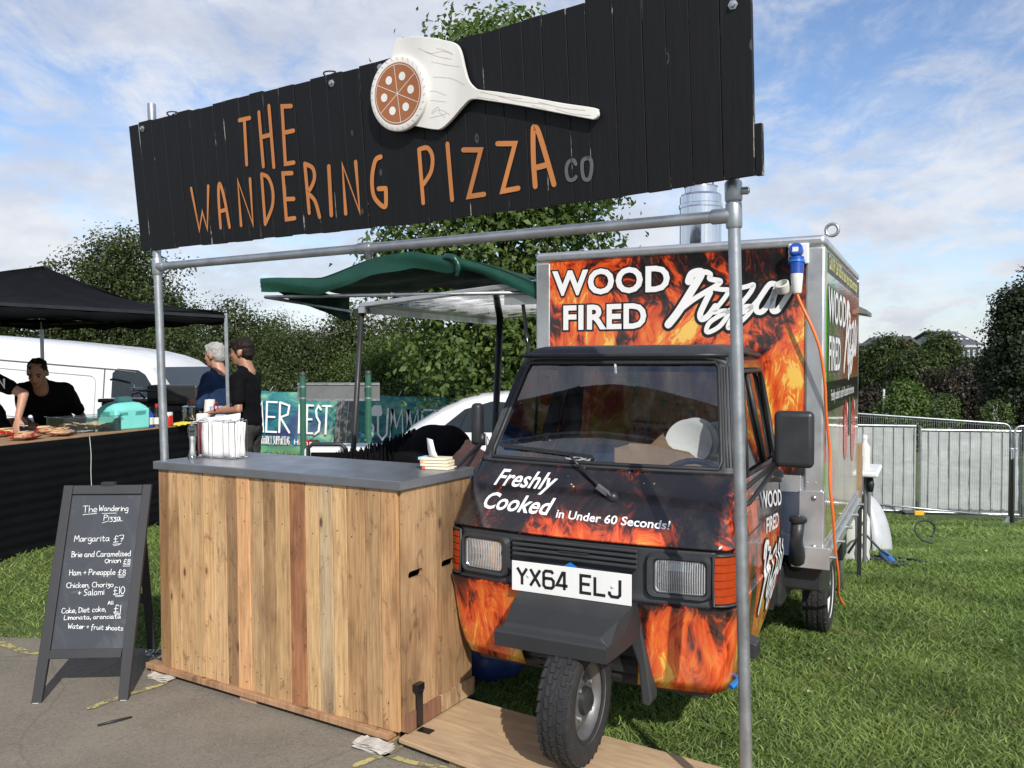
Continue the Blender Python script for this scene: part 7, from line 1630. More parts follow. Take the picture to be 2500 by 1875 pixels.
# paper rolls on the stall's right end
for px, py, r, h, mt, lb in ((512, 1034, .052, .235, 'paper', 'tall white paper towel roll at the right end of the stall'), (531, 1040, .068, .185, 'paper_blue', 'blue tinted paper roll in front of the white roll')):
    p = hit(GI, px, py, 'z', ZT - .0); o = empty('paper_roll', T(p.x, p.y, ZT), lb, 'paper roll', 'paper rolls'); MB().lathe([(r, 0), (r * 1.01, h * .3), (r * .99, h), (r * .4, h + .001)], 28).lathe([(r * .38, h + .002), (r * .36, h - .03)], 16).build('roll', M_[mt], o, 40)
    V = [(r * 1.0, -.01, 0), (r * 1.5, -.03, .002), (r * 1.45, -.03, h * .45), (r, -.01, h * .8)]; mesh_obj('loose_end', V, [(0, 1, 2, 3)], M_[mt], o)
MB().box(-.1, .22, -.08, .12, ZT - .02, ZT).build('shelf_end', M_['dark_metal'], stl, M=T(LT_ + .02, .0, 0))
# ------------------------------------------------------------ on our counter
CT = CMX @ Vector((0, 0, CH + .041)); CTZ = CT.z + .001
def onc(px, py): return hit(CMX, px, py, 'z', CH + .0415)
def citem(name, px, py, label, cat, yaw=0.0): q = onc(px, py); w = CMX @ q; return empty(name, CMX @ T(*q) @ RZ(yaw), label, cat)
o = citem('salt_mill', 470, 1119, 'clear salt mill full of white salt on the steel worktop', 'salt mill')
MB().lathe([(.024, 0), (.025, .006), (.019, .02), (.017, .06), (.019, .095), (.023, .12), (.022, .135), (.024, .15), (.020, .168), (.008, .176)], 24).build('mill_body', M_['clear_plastic'], o, 30)
MB().lathe([(.014, .012), (.0125, .06), (.014, .10), (.012, .115)], 16).build('salt', M_['white_plastic'], o, True); MB().lathe([(.006, .176), (.009, .182), (.006, .19), (.001, .192)], 12).build('mill_knob', M_['chrome'], o, True)
o = citem('napkin_holder', 545, 1117, 'chrome wire napkin holder on the steel worktop', 'napkin holder', .10)
wv = [];
MBq = MB(); w, d, h = .125, .045, .20
for y in (-d, d):
    for x in (-w, -.055, -.02 - .01, .045, .085, w): MBq.tube([(x, y, .004), (x, y, h - .008)], .0022, 6)
    MBq.tube([(-w, y, .004), (w, y, .004)], .0022, 6); MBq.tube([(-w, y, h - .008), (-.055, y, h)], .0022, 6); MBq.tube([(-.03, y, h), (.045, y, h)], .0022, 6); MBq.tube([(.045, y, h - .004), (w, y, h - .004)], .0022, 6)
for x in (-w, w): MBq.tube([(x, -d, .004), (x, d, .004)], .0022, 6); MBq.tube([(x, -d, h - .008), (x, 0, h + .006), (x, d, h - .008)], .0022, 6)
MBq.tube([(.045, -d, h), (.10, d, h + .004)], .0022, 6); MBq.build('wire_frame', M_['chrome'], o)
def napkins():
    q = o.matrix_world @ T(0, 0, .006); s_ = empty('napkin_stack', q, 'thick stack of white paper napkins standing in the wire holder', 'napkins')
    for i in range(9):
        y = -.036 + .009 * i; hh = .188 + rnd.uniform(-.008, .004) + (.03 if i in (3, 4) else 0); tl_ = rnd.uniform(-.01, .012); V = []; nn = 9; wv_ = .116 + rnd.uniform(-.006, .004)
        for a in range(nn + 1):
            for b in range(7): u_, v_ = a / nn * 2 - 1, b / 6; V.append((u_ * wv_ + .005 * v_, y + .0035 * math.sin(u_ * 5 + v_ * 6 + i * 2), .004 * math.sin(a * 2.3 + i) * (b == 0) + v_ * hh * (1 + tl_ * u_) + .014 * u_ * (i in (3, 4)) * v_))
        mesh_obj('napkin', V, [(a * 7 + b, (a + 1) * 7 + b, (a + 1) * 7 + b + 1, a * 7 + b + 1) for a in range(nn) for b in range(6)], M_['paper'], s_, True).modifiers.new('s', 'SOLIDIFY').thickness = .0055
napkins()
M_['maroon'] = mat('maroon_sauce', (.16, .02, .03), .35)
o = citem('sauce_jar', 496, 1108, 'white lidded jar of dark red sauce behind the napkins', 'jar'); MB().lathe([(.028, 0), (.031, .006), (.031, .165), (.027, .178)], 24).build('jar_body', M_['maroon'], o, 40); MB().lathe([(.034, .178), (.034, .215), (.028, .222)], 24).build('lid', M_['white_plastic'], o, 40)
# order pads
M_['pad1'] = mat('cream_pad', (.74, .66, .50), .8); M_['pad_blue'] = mat('blue_pad_edge', (.35, .60, .74), .7); M_['pad_orange'] = mat('orange_pad_edge', (.76, .36, .2), .7); M_['pad_green'] = mat('green_pad_edge', (.50, .62, .48), .7); M_['pad_red'] = mat('red_pad_edge', (.68, .14, .08), .7)
base_q = onc(1066, 1144)
for k, (mm, dx, ry, cn) in enumerate((('pad_red', .008, -.05, 'red'), ('pad_green', -.004, .10, 'green'), ('pad_orange', -.006, .03, 'orange'), ('pad_blue', -.018, .0, 'blue'))):
    o = empty('order_pad', CMX @ T(base_q.x + dx, base_q.y + .002 * k, CH + .0425 + k * .0135) @ RZ(ry + .15), 'order pad with %s spine in the stack on the worktop' % cn, 'notepad', 'order pads stacked on the worktop')
    MB().box(-.045, .075, -.04, .04, .0, .011).build('pages', M_['pad1'], o, bev=.001); MB().box(-.062, -.0455, -.0405, .0405, .0, .0125).build('spine', M_[mm], o, bev=.001)
q0 = Vector((base_q.x, base_q.y, CH + .0425 + 4 * .0135))
V = [q0 + Vector(p) for p in ((-.025, -.02, .004), (.03, -.03, .002), (-.040, -.012, .030), (.008, -.022, .030), (-.050, -.006, .085), (-.010, -.016, .078))]
o = mesh_obj('paper_slip', V, [(0, 1, 3, 2), (2, 3, 5, 4)], M_['paper'], None, True, M=CMX); o.modifiers.new('s', 'SOLIDIFY').thickness = .001; tag(o, 'loose white slip curling up from the top order pad', 'paper slip')
# items inside the windscreen
cb = empty('cardboard_box', VM @ T(.19, .45, 1.137), 'torn open cardboard box on the van dashboard', 'box')
P = [(-.17, 0), (.27, 0), (.27, .05), (.20, .052), (.17, .075), (.10, .085), (.08, .10), (.055, .15), (.03, .13), (.0, .10), (-.04, .07), (-.08, .068), (-.12, .07), (-.17, .078)]
MB().prism(P, 0, .004).build('front_flap', M_['cardboard'], cb); MB().box(-.17, .27, .20, .204, 0, .08).box(-.17, -.166, .004, .20, 0, .075).box(.266, .27, .004, .20, 0, .05).build('box_sides', M_['cardboard'], cb)
for k, (x, y, z, t_, lb) in enumerate(((.15, .08, .105, -.22, 'front most white paper plate standing in the cardboard box'), (.17, .12, .11, -.18, 'white paper plate behind the first one'), (.26, .13, .095, -.35, 'white plate leaning at the right end of the box'))):
    o = empty('paper_plate', VM @ T(.19, .45, 1.137) @ T(x, y, z), lb, 'plate', 'white plates in the dashboard box'); o.matrix_world = VM @ T(.19 + x, .45 + y, 1.137 + z) @ RX(R_(90) + t_)
    MB().lathe([(.001, .0), (.072, .002), (.082, .010), (.104, .014), (.105, .018), (.082, .014), (.07, .006), (.001, .004)], 36, cap=False).build('plate', M_['paper'], o, 40)
cbx = [Vector((-.16 + .055 * math.cos(a) * (1 + .2 * math.sin(3 * a)), .44 + .05 * math.sin(a), 1.150 + .008 * math.sin(2.5 * a))) for a in np.linspace(0, 12, 60)]
tag(MB().tube(cbx, .0035, 6).build('white_cable', M_['white_plastic'], None, True, M=VM), 'coil of white cable on the van dashboard', 'cable')
# ------------------------------------------------------------ plug and orange lead on the van
pg = empty('power_plug', VM @ T(.675, BY0 - .002, 2.12), 'blue and white mains plug in the socket at the top of the van box', 'plug')
MB().box(-.045, .055, -.018, 0, -.02, .085).build('socket_plate', M_['white_plastic'], pg, bev=.006)
MB().lathe([(.030, 0), (.034, .01), (.034, .045), (.028, .05)], 20, T(0, -.035, .035) @ RX(R_(70))).build('socket_lid', M_['blue_plastic'], pg, 40)
MB().box(-.014, .014, -.090, -.084, .035, .058).build('lid_label', M_['white_plastic'], pg)
MB().tube([(.002, -.05, .01), (.004, -.06, -.075)], [.036, .032], 20).build('plug_collar', M_['blue_plastic'], pg, 40)
MB().tube([(.002, -.05, -.008), (.002, -.052, -.020)], .041, 20).build('plug_ring', M_['blue_bright'], pg, 40)
MB().tube([(.004, -.06, -.075), (.006, -.066, -.165), (.007, -.067, -.175)], [.031, .024, .018], 20).build('plug_grip', M_['white_plastic'], pg, 40)
MB().lathe([(.034, 0), (.036, .045), (.030, .048), (.029, .004)], 22, T(-.060, -.045, -.155) @ RX(R_(38)) @ RY(R_(-10))).build('spare_cap', M_['white_worn'], pg, 40)
vl = lambda px, py, ax, v: hit(VM, px, py, ax, v)
cpts = [Vector((.682, BY0 - .070, 1.945)), vl(1957, 745, 'y', BY0 - .085), vl(1985, 805, 'y', BY0 - .09), vl(2003, 860, 'y', BY0 - .08), vl(2014, 940, 'y', BY0 - .045), vl(2017, 1010, 'y', BY0 + .0) , vl(2026, 1100, 'y', BY0 + .06), vl(2026, 1180, 'y', BY0 + .06), vl(2034, 1260, 'y', BY0 + .10), vl(2038, 1330, 'y', BY0 + .18), vl(2046, 1400, 'y', BY0 + .28), vl(2047, 1450, 'y', BY0 + .42), vl(2050, 1460, 'y', BY0 + .5), vl(2060, 1476, 'y', BY0 + .58)]
M_['orange_cable'].node_tree
tag(MB().tube(smoothline(cpts, 8), .0075, 10).build('extension_lead', M_['orange_cable'], None, True, M=VM), 'orange extension lead hanging from the plug down the van corner', 'cable')
# ------------------------------------------------------------ white vans behind
def van_body(root, prof, wid, mt, belt=None, r=.10):
    """closed side profile (x, z) extruded across the width with rounded shoulders"""
    n = len(prof); V = []; secs = [(0, .10), (.035, .03), (.12, 0), (wid - .12, 0), (wid - .035, .03), (wid, .10)]
    cx_ = sum(p[0] for p in prof) / n; cz_ = sum(p[1] for p in prof) / n
    for y, ins in secs:
        for x, z in prof:
            zz = z - (ins if z > 1.4 else ins * .4) ; xx = x + (ins if x < cx_ else -ins) * .8; V.append((xx, y, zz))
    F = [tuple(range(n)), tuple(reversed(range(5 * n, 6 * n)))] + [(s * n + i, (s + 1) * n + i, (s + 1) * n + (i + 1) % n, s * n + (i + 1) % n) for s in range(5) for i in range(n)]
    return mesh_obj('van_body', V, F, M_[mt], root, 35)
def van_wheel(root, x, y):
    w = MB().lathe([(.20, -.09), (.32, -.10), (.34, -.06), (.34, .06), (.32, .10), (.20, .09)], 28, T(x, y, .34) @ RX(R_(90))).build('wheel', M_['tyre'], root, 40); MB().lathe([(.205, .085), (.18, .07), (.05, .06)], 20, T(x, y, .34) @ RX(R_(90))).build('hub_cap', M_['rim'], w, 40)
VA = frame((-10.35, 13.5, -.38), .12, 0, R_(4.4)); lv = empty('white_panel_van', VA, 'long high roofed white panel van parked behind the food stall', 'van')
M_['seam'] = mat('grey_seam', (.12, .125, .14), .6); M_['pressing'] = mat('pressed_panel_edge', (.42, .42, .44), .5)
prof = [(0, .32), (5.3, .32), (5.40, .75), (5.38, 1.28), (5.28, 1.56), (5.06, 1.74), (4.58, 2.27), (4.42, 2.36), (4.15, 2.43), (3.8, 2.48), (3.3, 2.51), (2.0, 2.53), (.1, 2.52), (0, 2.40)]
van_body(lv, prof[::-1], 1.95, 'white_paint')
for x in (1.3, 4.6):
    for y in (.08, 1.87): van_wheel(lv, x, y)
MB().prism([(3.95, 1.60), (4.84, 1.60), (4.82, 1.70), (4.50, 2.14), (4.38, 2.20), (4.03, 2.20), (3.95, 2.12)], -.004, .02).build('cab_window', M_['win_dark'], lv, bev=.004)
for (x0, x1, z0, z1) in ((1.25, 2.55, 1.30, 2.05), (2.75, 3.68, 1.30, 2.05), (-.1 + .2, 1.05, 1.30, 2.05)):
    P = rrect((x0 + x1) / 2, (z0 + z1) / 2, (x1 - x0) / 2, (z1 - z0) / 2, .10, 4); MB().tube([Vector((x, -.002, z)) for x, z in P], .009, 6, closed=True).build('panel_pressing', M_['pressing'], lv, True)
for pts in ([(0, -.004, 2.18), (2.6, -.004, 2.18), (4.0, -.004, 2.18), (4.35, -.004, 2.16)], [(2.65, -.003, .5), (2.65, -.003, 2.17)], [(3.82, -.003, .5), (3.82, -.003, 2.17)]): MB().tube(pts, .011, 5).build('body_seam', M_['seam'], lv)
# windscreen as a pane following the sloping front
MB().add([Vector(p) for p in ((5.08, .10, 1.735), (5.08, 1.85, 1.735), (4.61, 1.78, 2.255), (4.61, .16, 2.255))], [(0, 1, 2, 3)]).build('windscreen', M_['win_dark'], lv, M=T(.02, 0, .012))
MB().prism([(4.92, 1.64), (5.06, 1.74), (4.60, 2.26), (4.50, 2.22)], -.002, .16).build('front_pillar', M_['white_paint'], lv)
MB().prism([(.1, .32), (5.25, .32), (5.3, .6), (0.1, .6)], -.006, .02).build('sill_trim', M_['dark_metal'], lv)
VB = frame((-1.93, 12.1, -.78), -.05, 0, R_(.5)); sv = empty('small_white_van', VB, 'small white van with sloping nose parked in front of the banner', 'van')
pf = [(.05, .30), (4.4, .30), (4.45, 1.75), (4.35, 1.93), (2.4, 1.96), (1.95, 1.955), (1.5, 1.91), (1.20, 1.83), (.88, 1.68), (.50, 1.44), (.34, 1.33), (.12, 1.02), (0, .75)]
van_body(sv, pf[::-1], 1.75, 'white_paint')
for x in (.85, 3.55):
    for y in (.08, 1.67): van_wheel(sv, x, y)
MB().prism([(.80, 1.36), (2.02, 1.36), (2.04, 1.80), (1.62, 1.82), (1.22, 1.70)], -.006, .02).build('side_window', M_['win_dark'], sv, bev=.004)
MB().tube([(1.12, -.008, 1.36), (1.26, -.008, 1.70)], .02, 6).build('window_divider', M_['black_plastic'], sv)
for pts in ([(1.0, -.004, .5), (1.02, -.004, 1.34)], [(2.08, -.004, .5), (2.10, -.004, 1.84)], [(3.2, -.004, .5), (3.2, -.004, 1.8)]): MB().tube(pts, .006, 5).build('body_seam', M_['seam'], sv)
MB().prism([(.26, 1.05), (.52, 1.22), (.42, 1.30), (.20, 1.14)], -.008, .10).build('headlamp', M_['win_dark'], sv, bev=.01)
MB().box(2.28, 2.36, -.02, .02, 1.02, 1.22).build('door_handle', M_['black_plastic'], sv, bev=.01)
Ls, tt = hand('NYNVNN', .5); strokes_mesh('van_lettering', [[(1.55 + a * .035, 1.08 + b * .038) for a, b in q] for q in Ls], .020, lambda x, z, l_: (x, -.008 - l_, z), M_['black_print'], sv, 0, .0003, cap=False)
MB().box(1.35, 1.75, .3, .7, 1.2, 1.52).build('carton', M_['cardboard'], sv)

# ------------------------------------------------------------ festival banners on their fence
def banner(px0, px1, yt0, yt1, yb0, D, label, yaw=.0):
    a = at(px0, yt0, D); b = at(px1, yt1, D + .0); w = b.x - a.x; h = a.z - at(px0, yb0, D).z
    Mx = frame((a.x, D, a.z - h), yaw, 0, math.atan2(a.z - b.z, w)); o = empty('banner', Mx, label, 'banner', 'festival banners along the fence'); V = []; n = 60
    for i in range(n + 1):
        for j in range(13): u_, v_ = i / n, j / 12; V.append((w * u_, .020 * math.sin(u_ * 15 + v_ * 4) + .012 * math.sin(u_ * 37 - v_ * 9) * v_, h * v_ + .012 * math.sin(u_ * math.pi * 6) * (v_ - .5)))
    mesh_obj('banner_sheet', V, [(i * 13 + j, (i + 1) * 13 + j, (i + 1) * 13 + j + 1, i * 13 + j + 1) for i in range(n) for j in range(12)], M_['banner'], o, True)
    for k in range(5): MB().tube([(w * k / 4, 0, h), (w * k / 4 + .05, .03, h + .10)], .004, 4).build('cable_tie', M_['white_plastic'], o)
    return o, w, h
bf = lambda x, z, l_: (x, -.045 - l_, z)
o, w, h = banner(462, 846, 948, 962, 1104, 17.5, 'left festival banner with full SUMMER FEST lettering'); k = w / 384
L1, t1 = hand('SUMMER', .9); L2, t2 = hand('FEST', .9)
strokes_mesh('lettering_summer', [[((500 - 462 + 205 * a / t1) * k, .50 + b * .105) for a, b in q] for q in L1], .042, bf, M_['white_print'], o, 0, .0005)
strokes_mesh('lettering_fest', [[((728 - 462 + 76 * a / t2) * k, .50 + b * .098) for a, b in q] for q in L2], .042, bf, M_['white_print'], o, 0, .0005)
L3, t3 = hand('PROUDLY SUPPORTING', .9); strokes_mesh('lettering_supporting', [[((634 - 462 + 72 * a / t3) * k, .24 + b * .028) for a, b in q] for q in L3], .011, bf, M_['white_print'], o, 0, .0003)
for i, (ch, cc) in enumerate(zip('Henry', ('blue_bright', 'sign_orange', 'red_pack', 'maroon', 'leaf_light'))):
    cx_, cz_ = (722 - 462 + i * 12.5) * k, .30; d_ = mesh_obj('logo_disc', [(cx_ + .075 * math.cos(a), -.046 - .0004 * i, cz_ + .075 * math.sin(a)) for a in np.linspace(0, 2 * math.pi, 20, endpoint=False)], [tuple(range(20))], M_[cc], o)
    Lh, th = hand(ch); 
    if Lh: strokes_mesh('logo_letter', [[(cx_ - .03 + a * .022, cz_ - .045 + b * .016) for a, b in q] for q in Lh], .016, lambda x, z, l_: (x, -.049 - l_, z), M_['white_print'], d_, 0, .0003)
o, w, h = banner(872, 1256, 964, 976, 1130, 16.9, 'right festival banner partly hidden by the small white van'); k = w / 384
strokes_mesh('lettering_summer', [[((890 - 872 + 190 * a / t1) * k, .50 + b * .105) for a, b in q] for q in L1], .042, bf, M_['white_print'], o, 0, .0005)
strokes_mesh('lettering_fest', [[((1100 - 872 + 76 * a / t2) * k, .50 + b * .098) for a, b in q] for q in L2], .042, bf, M_['white_print'], o, 0, .0005)
mb = mesh_obj('badge', [( (905 - 872 + x) * k, -.05, h * .70 + z * k) for x, z in ((0, 0), (22, 0), (26, 8), (22, 26), (4, 26), (-2, 14))], [(0, 1, 2, 3, 4, 5)], M_['white_print'], o)
# corrugated steel sheet leaning between the banners
a = at(812, 975, 17.2); o = empty('leaning_steel_sheet', T(a.x, 17.2, at(812, 1105, 17.2).z), 'ribbed grey steel sheet standing between the two banners', 'steel sheet'); hh = a.z - at(812, 1105, 17.2).z
MB().prism([(-.0, 0), (.52, 0), (.62, hh + .03), (.10, hh)], 0, .03).build('sheet', M_['sign_grey'], o)
for i in range(3): MB().bar((.10 + .15 * i, -.01, .02), (.20 + .15 * i, -.01, hh), .03, .02).build('rib', M_['galv'], o)
# low fence panels behind the banners
def mesh_fence(x0, y0, z0, x1, y1, z1, H, label, wires=46, name='wire_fence_panel', group='temporary wire fence panels', rows=7):
    a = Vector((x0, y0, z0)); b = Vector((x1, y1, z1)); L = (b - a).length; d = (b - a).normalized(); up = Vector((0, 0, 1)); o = empty(name, T(*a), label, 'fence panel', group); q = lambda s, z: d * s + up * z
    r = .12; loop_ = [q(.0, 0), q(0, H - r)] + [q(r - r * math.cos(t_), H - r + r * math.sin(t_)) for t_ in (.4, .8, 1.2)] + [q(r, H), q(L - r, H)] + [q(L - r + r * math.sin(t_), H - r + r * math.cos(t_)) for t_ in (.4, .8, 1.2)] + [q(L, H - r), q(L, 0)]
    MB().tube(loop_, .021, 10).build('frame_tube', M_['galv'], o, True); MB().tube([q(0, .14), q(L, .14)], .021, 10).build('bottom_rail', M_['galv'], o, True)
    m = MB()
    for i in range(1, wires): m.bar(q(L * i / wires, .02 + .06), q(L * i / wires, H - .01), .0035)
    for j in range(rows): m.bar(q(0, .2 + (H - .25) * j / (rows - 1)), q(L, .2 + (H - .25) * j / (rows - 1)), .0035)
    w_ = m.build('wire_mesh', M_['galv'], o); w_['kind'] = 'stuff'; return o
zf = lambda px, py, D: at(px, py, D).z
f0 = at(2463, 1285, 16.5); z2 = f0.z; fx = f0.x - 3.38; fy = 17.45; zz0 = at(1930, 1246, fy).z
mesh_fence(fx, fy, zz0 + .10, f0.x, f0.y, z2 + .05, 2.0, 'wire fence panel reaching right from behind the van box', 84)
g1 = at(2474, 1285, 16.4); mesh_fence(g1.x, g1.y, z2 + .05, g1.x + 3.4, g1.y - .6, z2 + .05, 1.97, 'wire fence panel cut by the right edge of the photo', 84)
for zc in (1.62, .95): pass
cl = empty('fence_coupler', T((f0.x + g1.x) / 2, 16.42, z2 + 1.55), 'steel clip joining the two wire fence panels at the right', 'coupler', 'clips joining fence panels'); MB().box(-.07, .07, -.03, .03, -.03, .03).build('clip', M_['galv'], cl, bev=.008); MB().box(-.022, .022, -.035, -.03, -.16, -.02).build('clip_plate', M_['galv'], cl)
MB().bar((0, .02, -.2), (0, .02, -1.55), .045, .03).build('post_stay', M_['dark_metal'], cl)
def foot(px, py, D, label):
    p = at(px, py, D); o = empty('ballast_block', T(p.x, D, p.z - .0), label, 'fence foot', 'rubber feet under the fences'); MB().box(-.36, .12, -.11, .11, -.06, .05).build('rubber_block', M_['black_plastic'], o, bev=.02); MB().box(-.115, .115, -.125, -.05, -.05, .065).build('yellow_end', M_['yellow_block'], o, bev=.02)
foot(2480, 1292, 16.25, 'yellow ended rubber fence foot at the right edge'); foot(2239, 1252, 19.3, 'yellow ended rubber fence foot below the hoarding joint')
MB().prism([(-.28, 0), (.28, 0), (.05, .26), (-.05, .26)], -.01, .01).build('gusset', M_['galv'], cl, M=T(0, .05, -1.60))
# steel hoarding panels
def steel():
    m = bpy.data.materials.new('dented_steel_hoarding'); m.use_nodes = True; t = NT(m); co = t.coord('Object', rand=11)
    a = t.noise(co, 1.6, 4, .6); c = t.ramp(a, [(.3, (.36, .385, .38)), (.7, (.47, .49, .485))]); d = t.noise(t.coord('Object', (1, 1, 1.6), rand=11), 2.2, 2, .45)
    c = t.mix(t.rng(t.noise(t.coord('Object', (3, 1, .3), rand=5), 3, 4, .6), .55, .75, 0, .35), c, (.36, .34, .29)); t.base(c); t.set(Roughness=.50, Metallic=.2); t.bump(d, .3, .08); return m
M_['steel_sheet'] = steel()
def hoarding(px0, px1, D0, D1, yt0, yb0, label):
    a = at(px0, yb0, D0); b = at(px1, yb0, D1); zt2 = at(px0, yt0, D0).z; o = empty('steel_hoarding_panel', frame((a.x, a.y, a.z), -math.atan2(b.y - a.y, b.x - a.x)), label, 'hoarding', 'corrugated steel hoarding panels'); L = (b.xy - a.xy).length; H = zt2 - a.z
    P = []; x = 0; p = .225
    while x < L - .05: P += [(x, 0), (x + p - .075, 0), (x + p - .06, -.035), (x + p - .015, -.035)]; x += p
    P.append((L, 0)); V = []; nz_ = 9
    for x, y in P:
        for k in range(nz_): z = H * k / (nz_ - 1); V.append((min(x, L), y + .018 * (math.sin(x * 5.1 + k * 1.9) * math.sin(k * 1.3 + x)) * (0 < k < nz_ - 1) * (y == 0), .04 + z * .96))
    mesh_obj('steel_sheet', V, [(i * nz_ + k, (i + 1) * nz_ + k, (i + 1) * nz_ + k + 1, i * nz_ + k + 1) for i in range(len(P) - 1) for k in range(nz_ - 1)], M_['steel_sheet'], o, 20)
    MB().tube([(0, -.02, H), (L, -.02, H)], .024, 8).tube([(0, -.02, .03), (L, -.02, .03)], .02, 8).build('rail', M_['galv'], o); MB().tube([(-.01, -.02, -.05), (-.01, -.02, H + .05)], .026, 8).build('edge_post', M_['galv'], o); return o
hoarding(1990, 2233, 19.9, 19.4, 1036, 1242, 'left steel hoarding panel with two large bright dents'); hoarding(2246, 2492, 19.3, 18.9, 1049, 1252, 'middle steel hoarding panel with a row of small dents'); hoarding(2500, 2760, 18.8, 18.4, 1052, 1256, 'steel hoarding panel at the far right edge')
# green posts with the back of a sign
def gpost(px, yt, D): 
    p = at(px, yt, D); z0 = gzf(p.x, D); m = MB(); m.tube([(p.x, D, z0), (p.x, D, p.z - .05)], .043, 16); m.tube([(p.x, D, p.z - .05), (p.x, D, p.z)], .045, 16); return m, p, z0
b0 = at(739, 950, 11.6); gs = empty('park_sign', T(b0.x, 11.6, gzf(b0.x, 11.6)), 'back of a grey park sign on two green posts', 'sign')
for px, yt in ((739, 908), (899, 905)):
    p = at(px, yt, 11.6); x = p.x - b0.x; z1_ = p.z - gzf(b0.x, 11.6); g_ = MB().tube([(x, 0, 0), (x, 0, z1_ - .05)], .043, 18).build('sign_post', M_['green_post'], gs, 40); MB().lathe([(.047, z1_ - .055), (.047, z1_ - .01), (.04, z1_)], 18, T(x, 0, 0)).build('post_cap', M_['grey_plastic'], g_, 40)
    for yb in (944, 972): zz = at(px, yb, 11.6).z - gzf(b0.x, 11.6); MB().tube([(x, 0, zz - .012), (x, 0, zz + .012)], .047, 18).build('band', M_['galv'], g_)
pa, pb = at(728, 940, 11.7), at(928, 978, 11.7); g0 = gzf(b0.x, 11.6)
MB().box(pa.x - b0.x, pb.x - b0.x, .06, .09, pb.z - g0, at(928, 934, 11.7).z - g0).build('sign_panel', M_['sign_grey'], gs, bev=.004)
for yb in (938, 976): zz = at(800, yb, 11.7).z - g0; MB().box(pa.x - b0.x, pb.x - b0.x, .045, .06, zz - .012, zz + .012).build('sign_channel', M_['galv'], gs)
# cool box / chair back behind the counter
p = at(798, 1106, 6.2); o = empty('folding_chair', T(p.x, 6.2, gzf(p.x, 6.2)), 'black chair back showing above the counter edge', 'chair'); zt3 = at(798, 1085, 6.2).z - gzf(p.x, 6.2)
MB().tube([(-.13, 0, .45), (-.14, 0, zt3 - .03), (-.11, 0, zt3), (.11, 0, zt3), (.14, 0, zt3 - .03), (.13, 0, .45)], .016, 10).build('backrest_frame', M_['black_plastic'], o, True); MB().box(-.12, .12, -.01, .01, zt3 - .22, zt3 - .06).build('backrest', M_['black_cloth'], o, bev=.006); MB().box(-.2, .2, -.38, .02, .42, .46).build('seat', M_['black_cloth'], o, bev=.01)
for x in (-.17, .17):
    for y in (-.34, 0): MB().tube([(x, y, 0), (x, y, .43)], .012, 8).build('leg', M_['black_plastic'], o)
p = at(870, 1110, 6.9); o = empty('cool_box', T(p.x, 6.9, gzf(p.x, 6.9)), 'blue and white cool box behind the counter', 'cool box'); zt4 = at(870, 1093, 6.9).z - gzf(p.x, 6.9)
MB().box(-.42, .42, 0, .4, .3, zt4 - .1).build('box_body', M_['blue_bright'], o, bev=.02); MB().box(-.44, .44, -.02, .42, zt4 - .098, zt4).build('lid', M_['white_plastic'], o, bev=.03)
MB().box(-.4, .4, .05, .35, 0, .298).build('stand', M_['dark_metal'], o)
# ------------------------------------------------------------ right side: folding table, dome, drum, hose
a = at(2045, 1150, 6.7); b = at(2137, 1152, 6.7); zt5 = b.z; fx0 = a.x; ft = empty('folding_table', frame((b.x, 6.65, 0), .473), 'white topped folding table standing behind the van', 'table')
MB().box(-1.1, 0, 0, .62, zt5 - .045, zt5).build('table_top', M_['white_plastic'], ft, bev=.018, seg=4)
for x, y in ((-.10, .10), (-1.0, .10), (-.10, .52), (-1.0, .52)): MB().tube([(x, y, gzf(b.x, 6.9) + .0), (x, y, zt5 - .045)], .016, 12).build('leg', M_['sign_grey'], ft)
MB().tube([(-.10, .10, .28), (-.10, .52, .28)], .011, 8).tube([(-.22, .02, .03), (-.14, .08, .17), (-.10, .10, .19), (.02, .12, .06), (.08, .13, .02)], .010, 8).build('leg_brace', M_['black_plastic'], ft, True)
MB().lathe([(.02, -.12), (.03, -.06), (.02, 0)], 8, T(-.06, .08, zt5 - .05)).build('cable_bundle', M_['black_plastic'], ft, True)
tag(empty('oven_dome', T(0, 0, 0)), None); bpy.data.objects.remove(bpy.data.objects['oven_dome'])
q = at(2098, 1292, 7.9); gq = gzf(q.x, 7.9); V = []; n = 20; rr = (at(2172, 1292, 7.9).x - q.x); hh = at(2098, 1202, 7.9).z - gq
dm = empty('oven_dome', T(q.x, 7.9, gq), 'pale grey quarter dome cover lying on the grass beyond the van', 'dome cover')
for i in range(n + 1):
    ph = math.pi / 2 * i / n
    for j in range(13): th = math.pi * j / 12 - math.pi / 2; V.append((rr * math.cos(ph) * math.cos(th), .30 * math.sin(th) * math.cos(ph) , hh * math.sin(ph) + .01))
mesh_obj('dome_shell', V, [(i * 13 + j, i * 13 + j + 1, (i + 1) * 13 + j + 1, (i + 1) * 13 + j) for i in range(n) for j in range(12)], M_['alu_pale'] if 'alu_pale' in M_ else M_['sign_pale'] if 'sign_pale' in M_ else M_.setdefault('alu_pale', mat('pale_grey_shell', (.50, .51, .53), .4, .1)), dm, True).modifiers.new('s', 'SOLIDIFY').thickness = .012
MB().tube([(rr * math.cos(t_), .30 * math.sin(t_), .012) for t_ in np.linspace(-math.pi / 2, math.pi / 2, 16)], .012, 6).build('dome_rim', M_['black_plastic'], dm, True)
q = at(2083, 1342, 7.0); o = empty('white_drum', T(q.x, 7.0, gzf(q.x, 7.0)), 'white plastic water drum under the folding table', 'drum'); hh = at(2083, 1240, 7.0).z - gzf(q.x, 7)
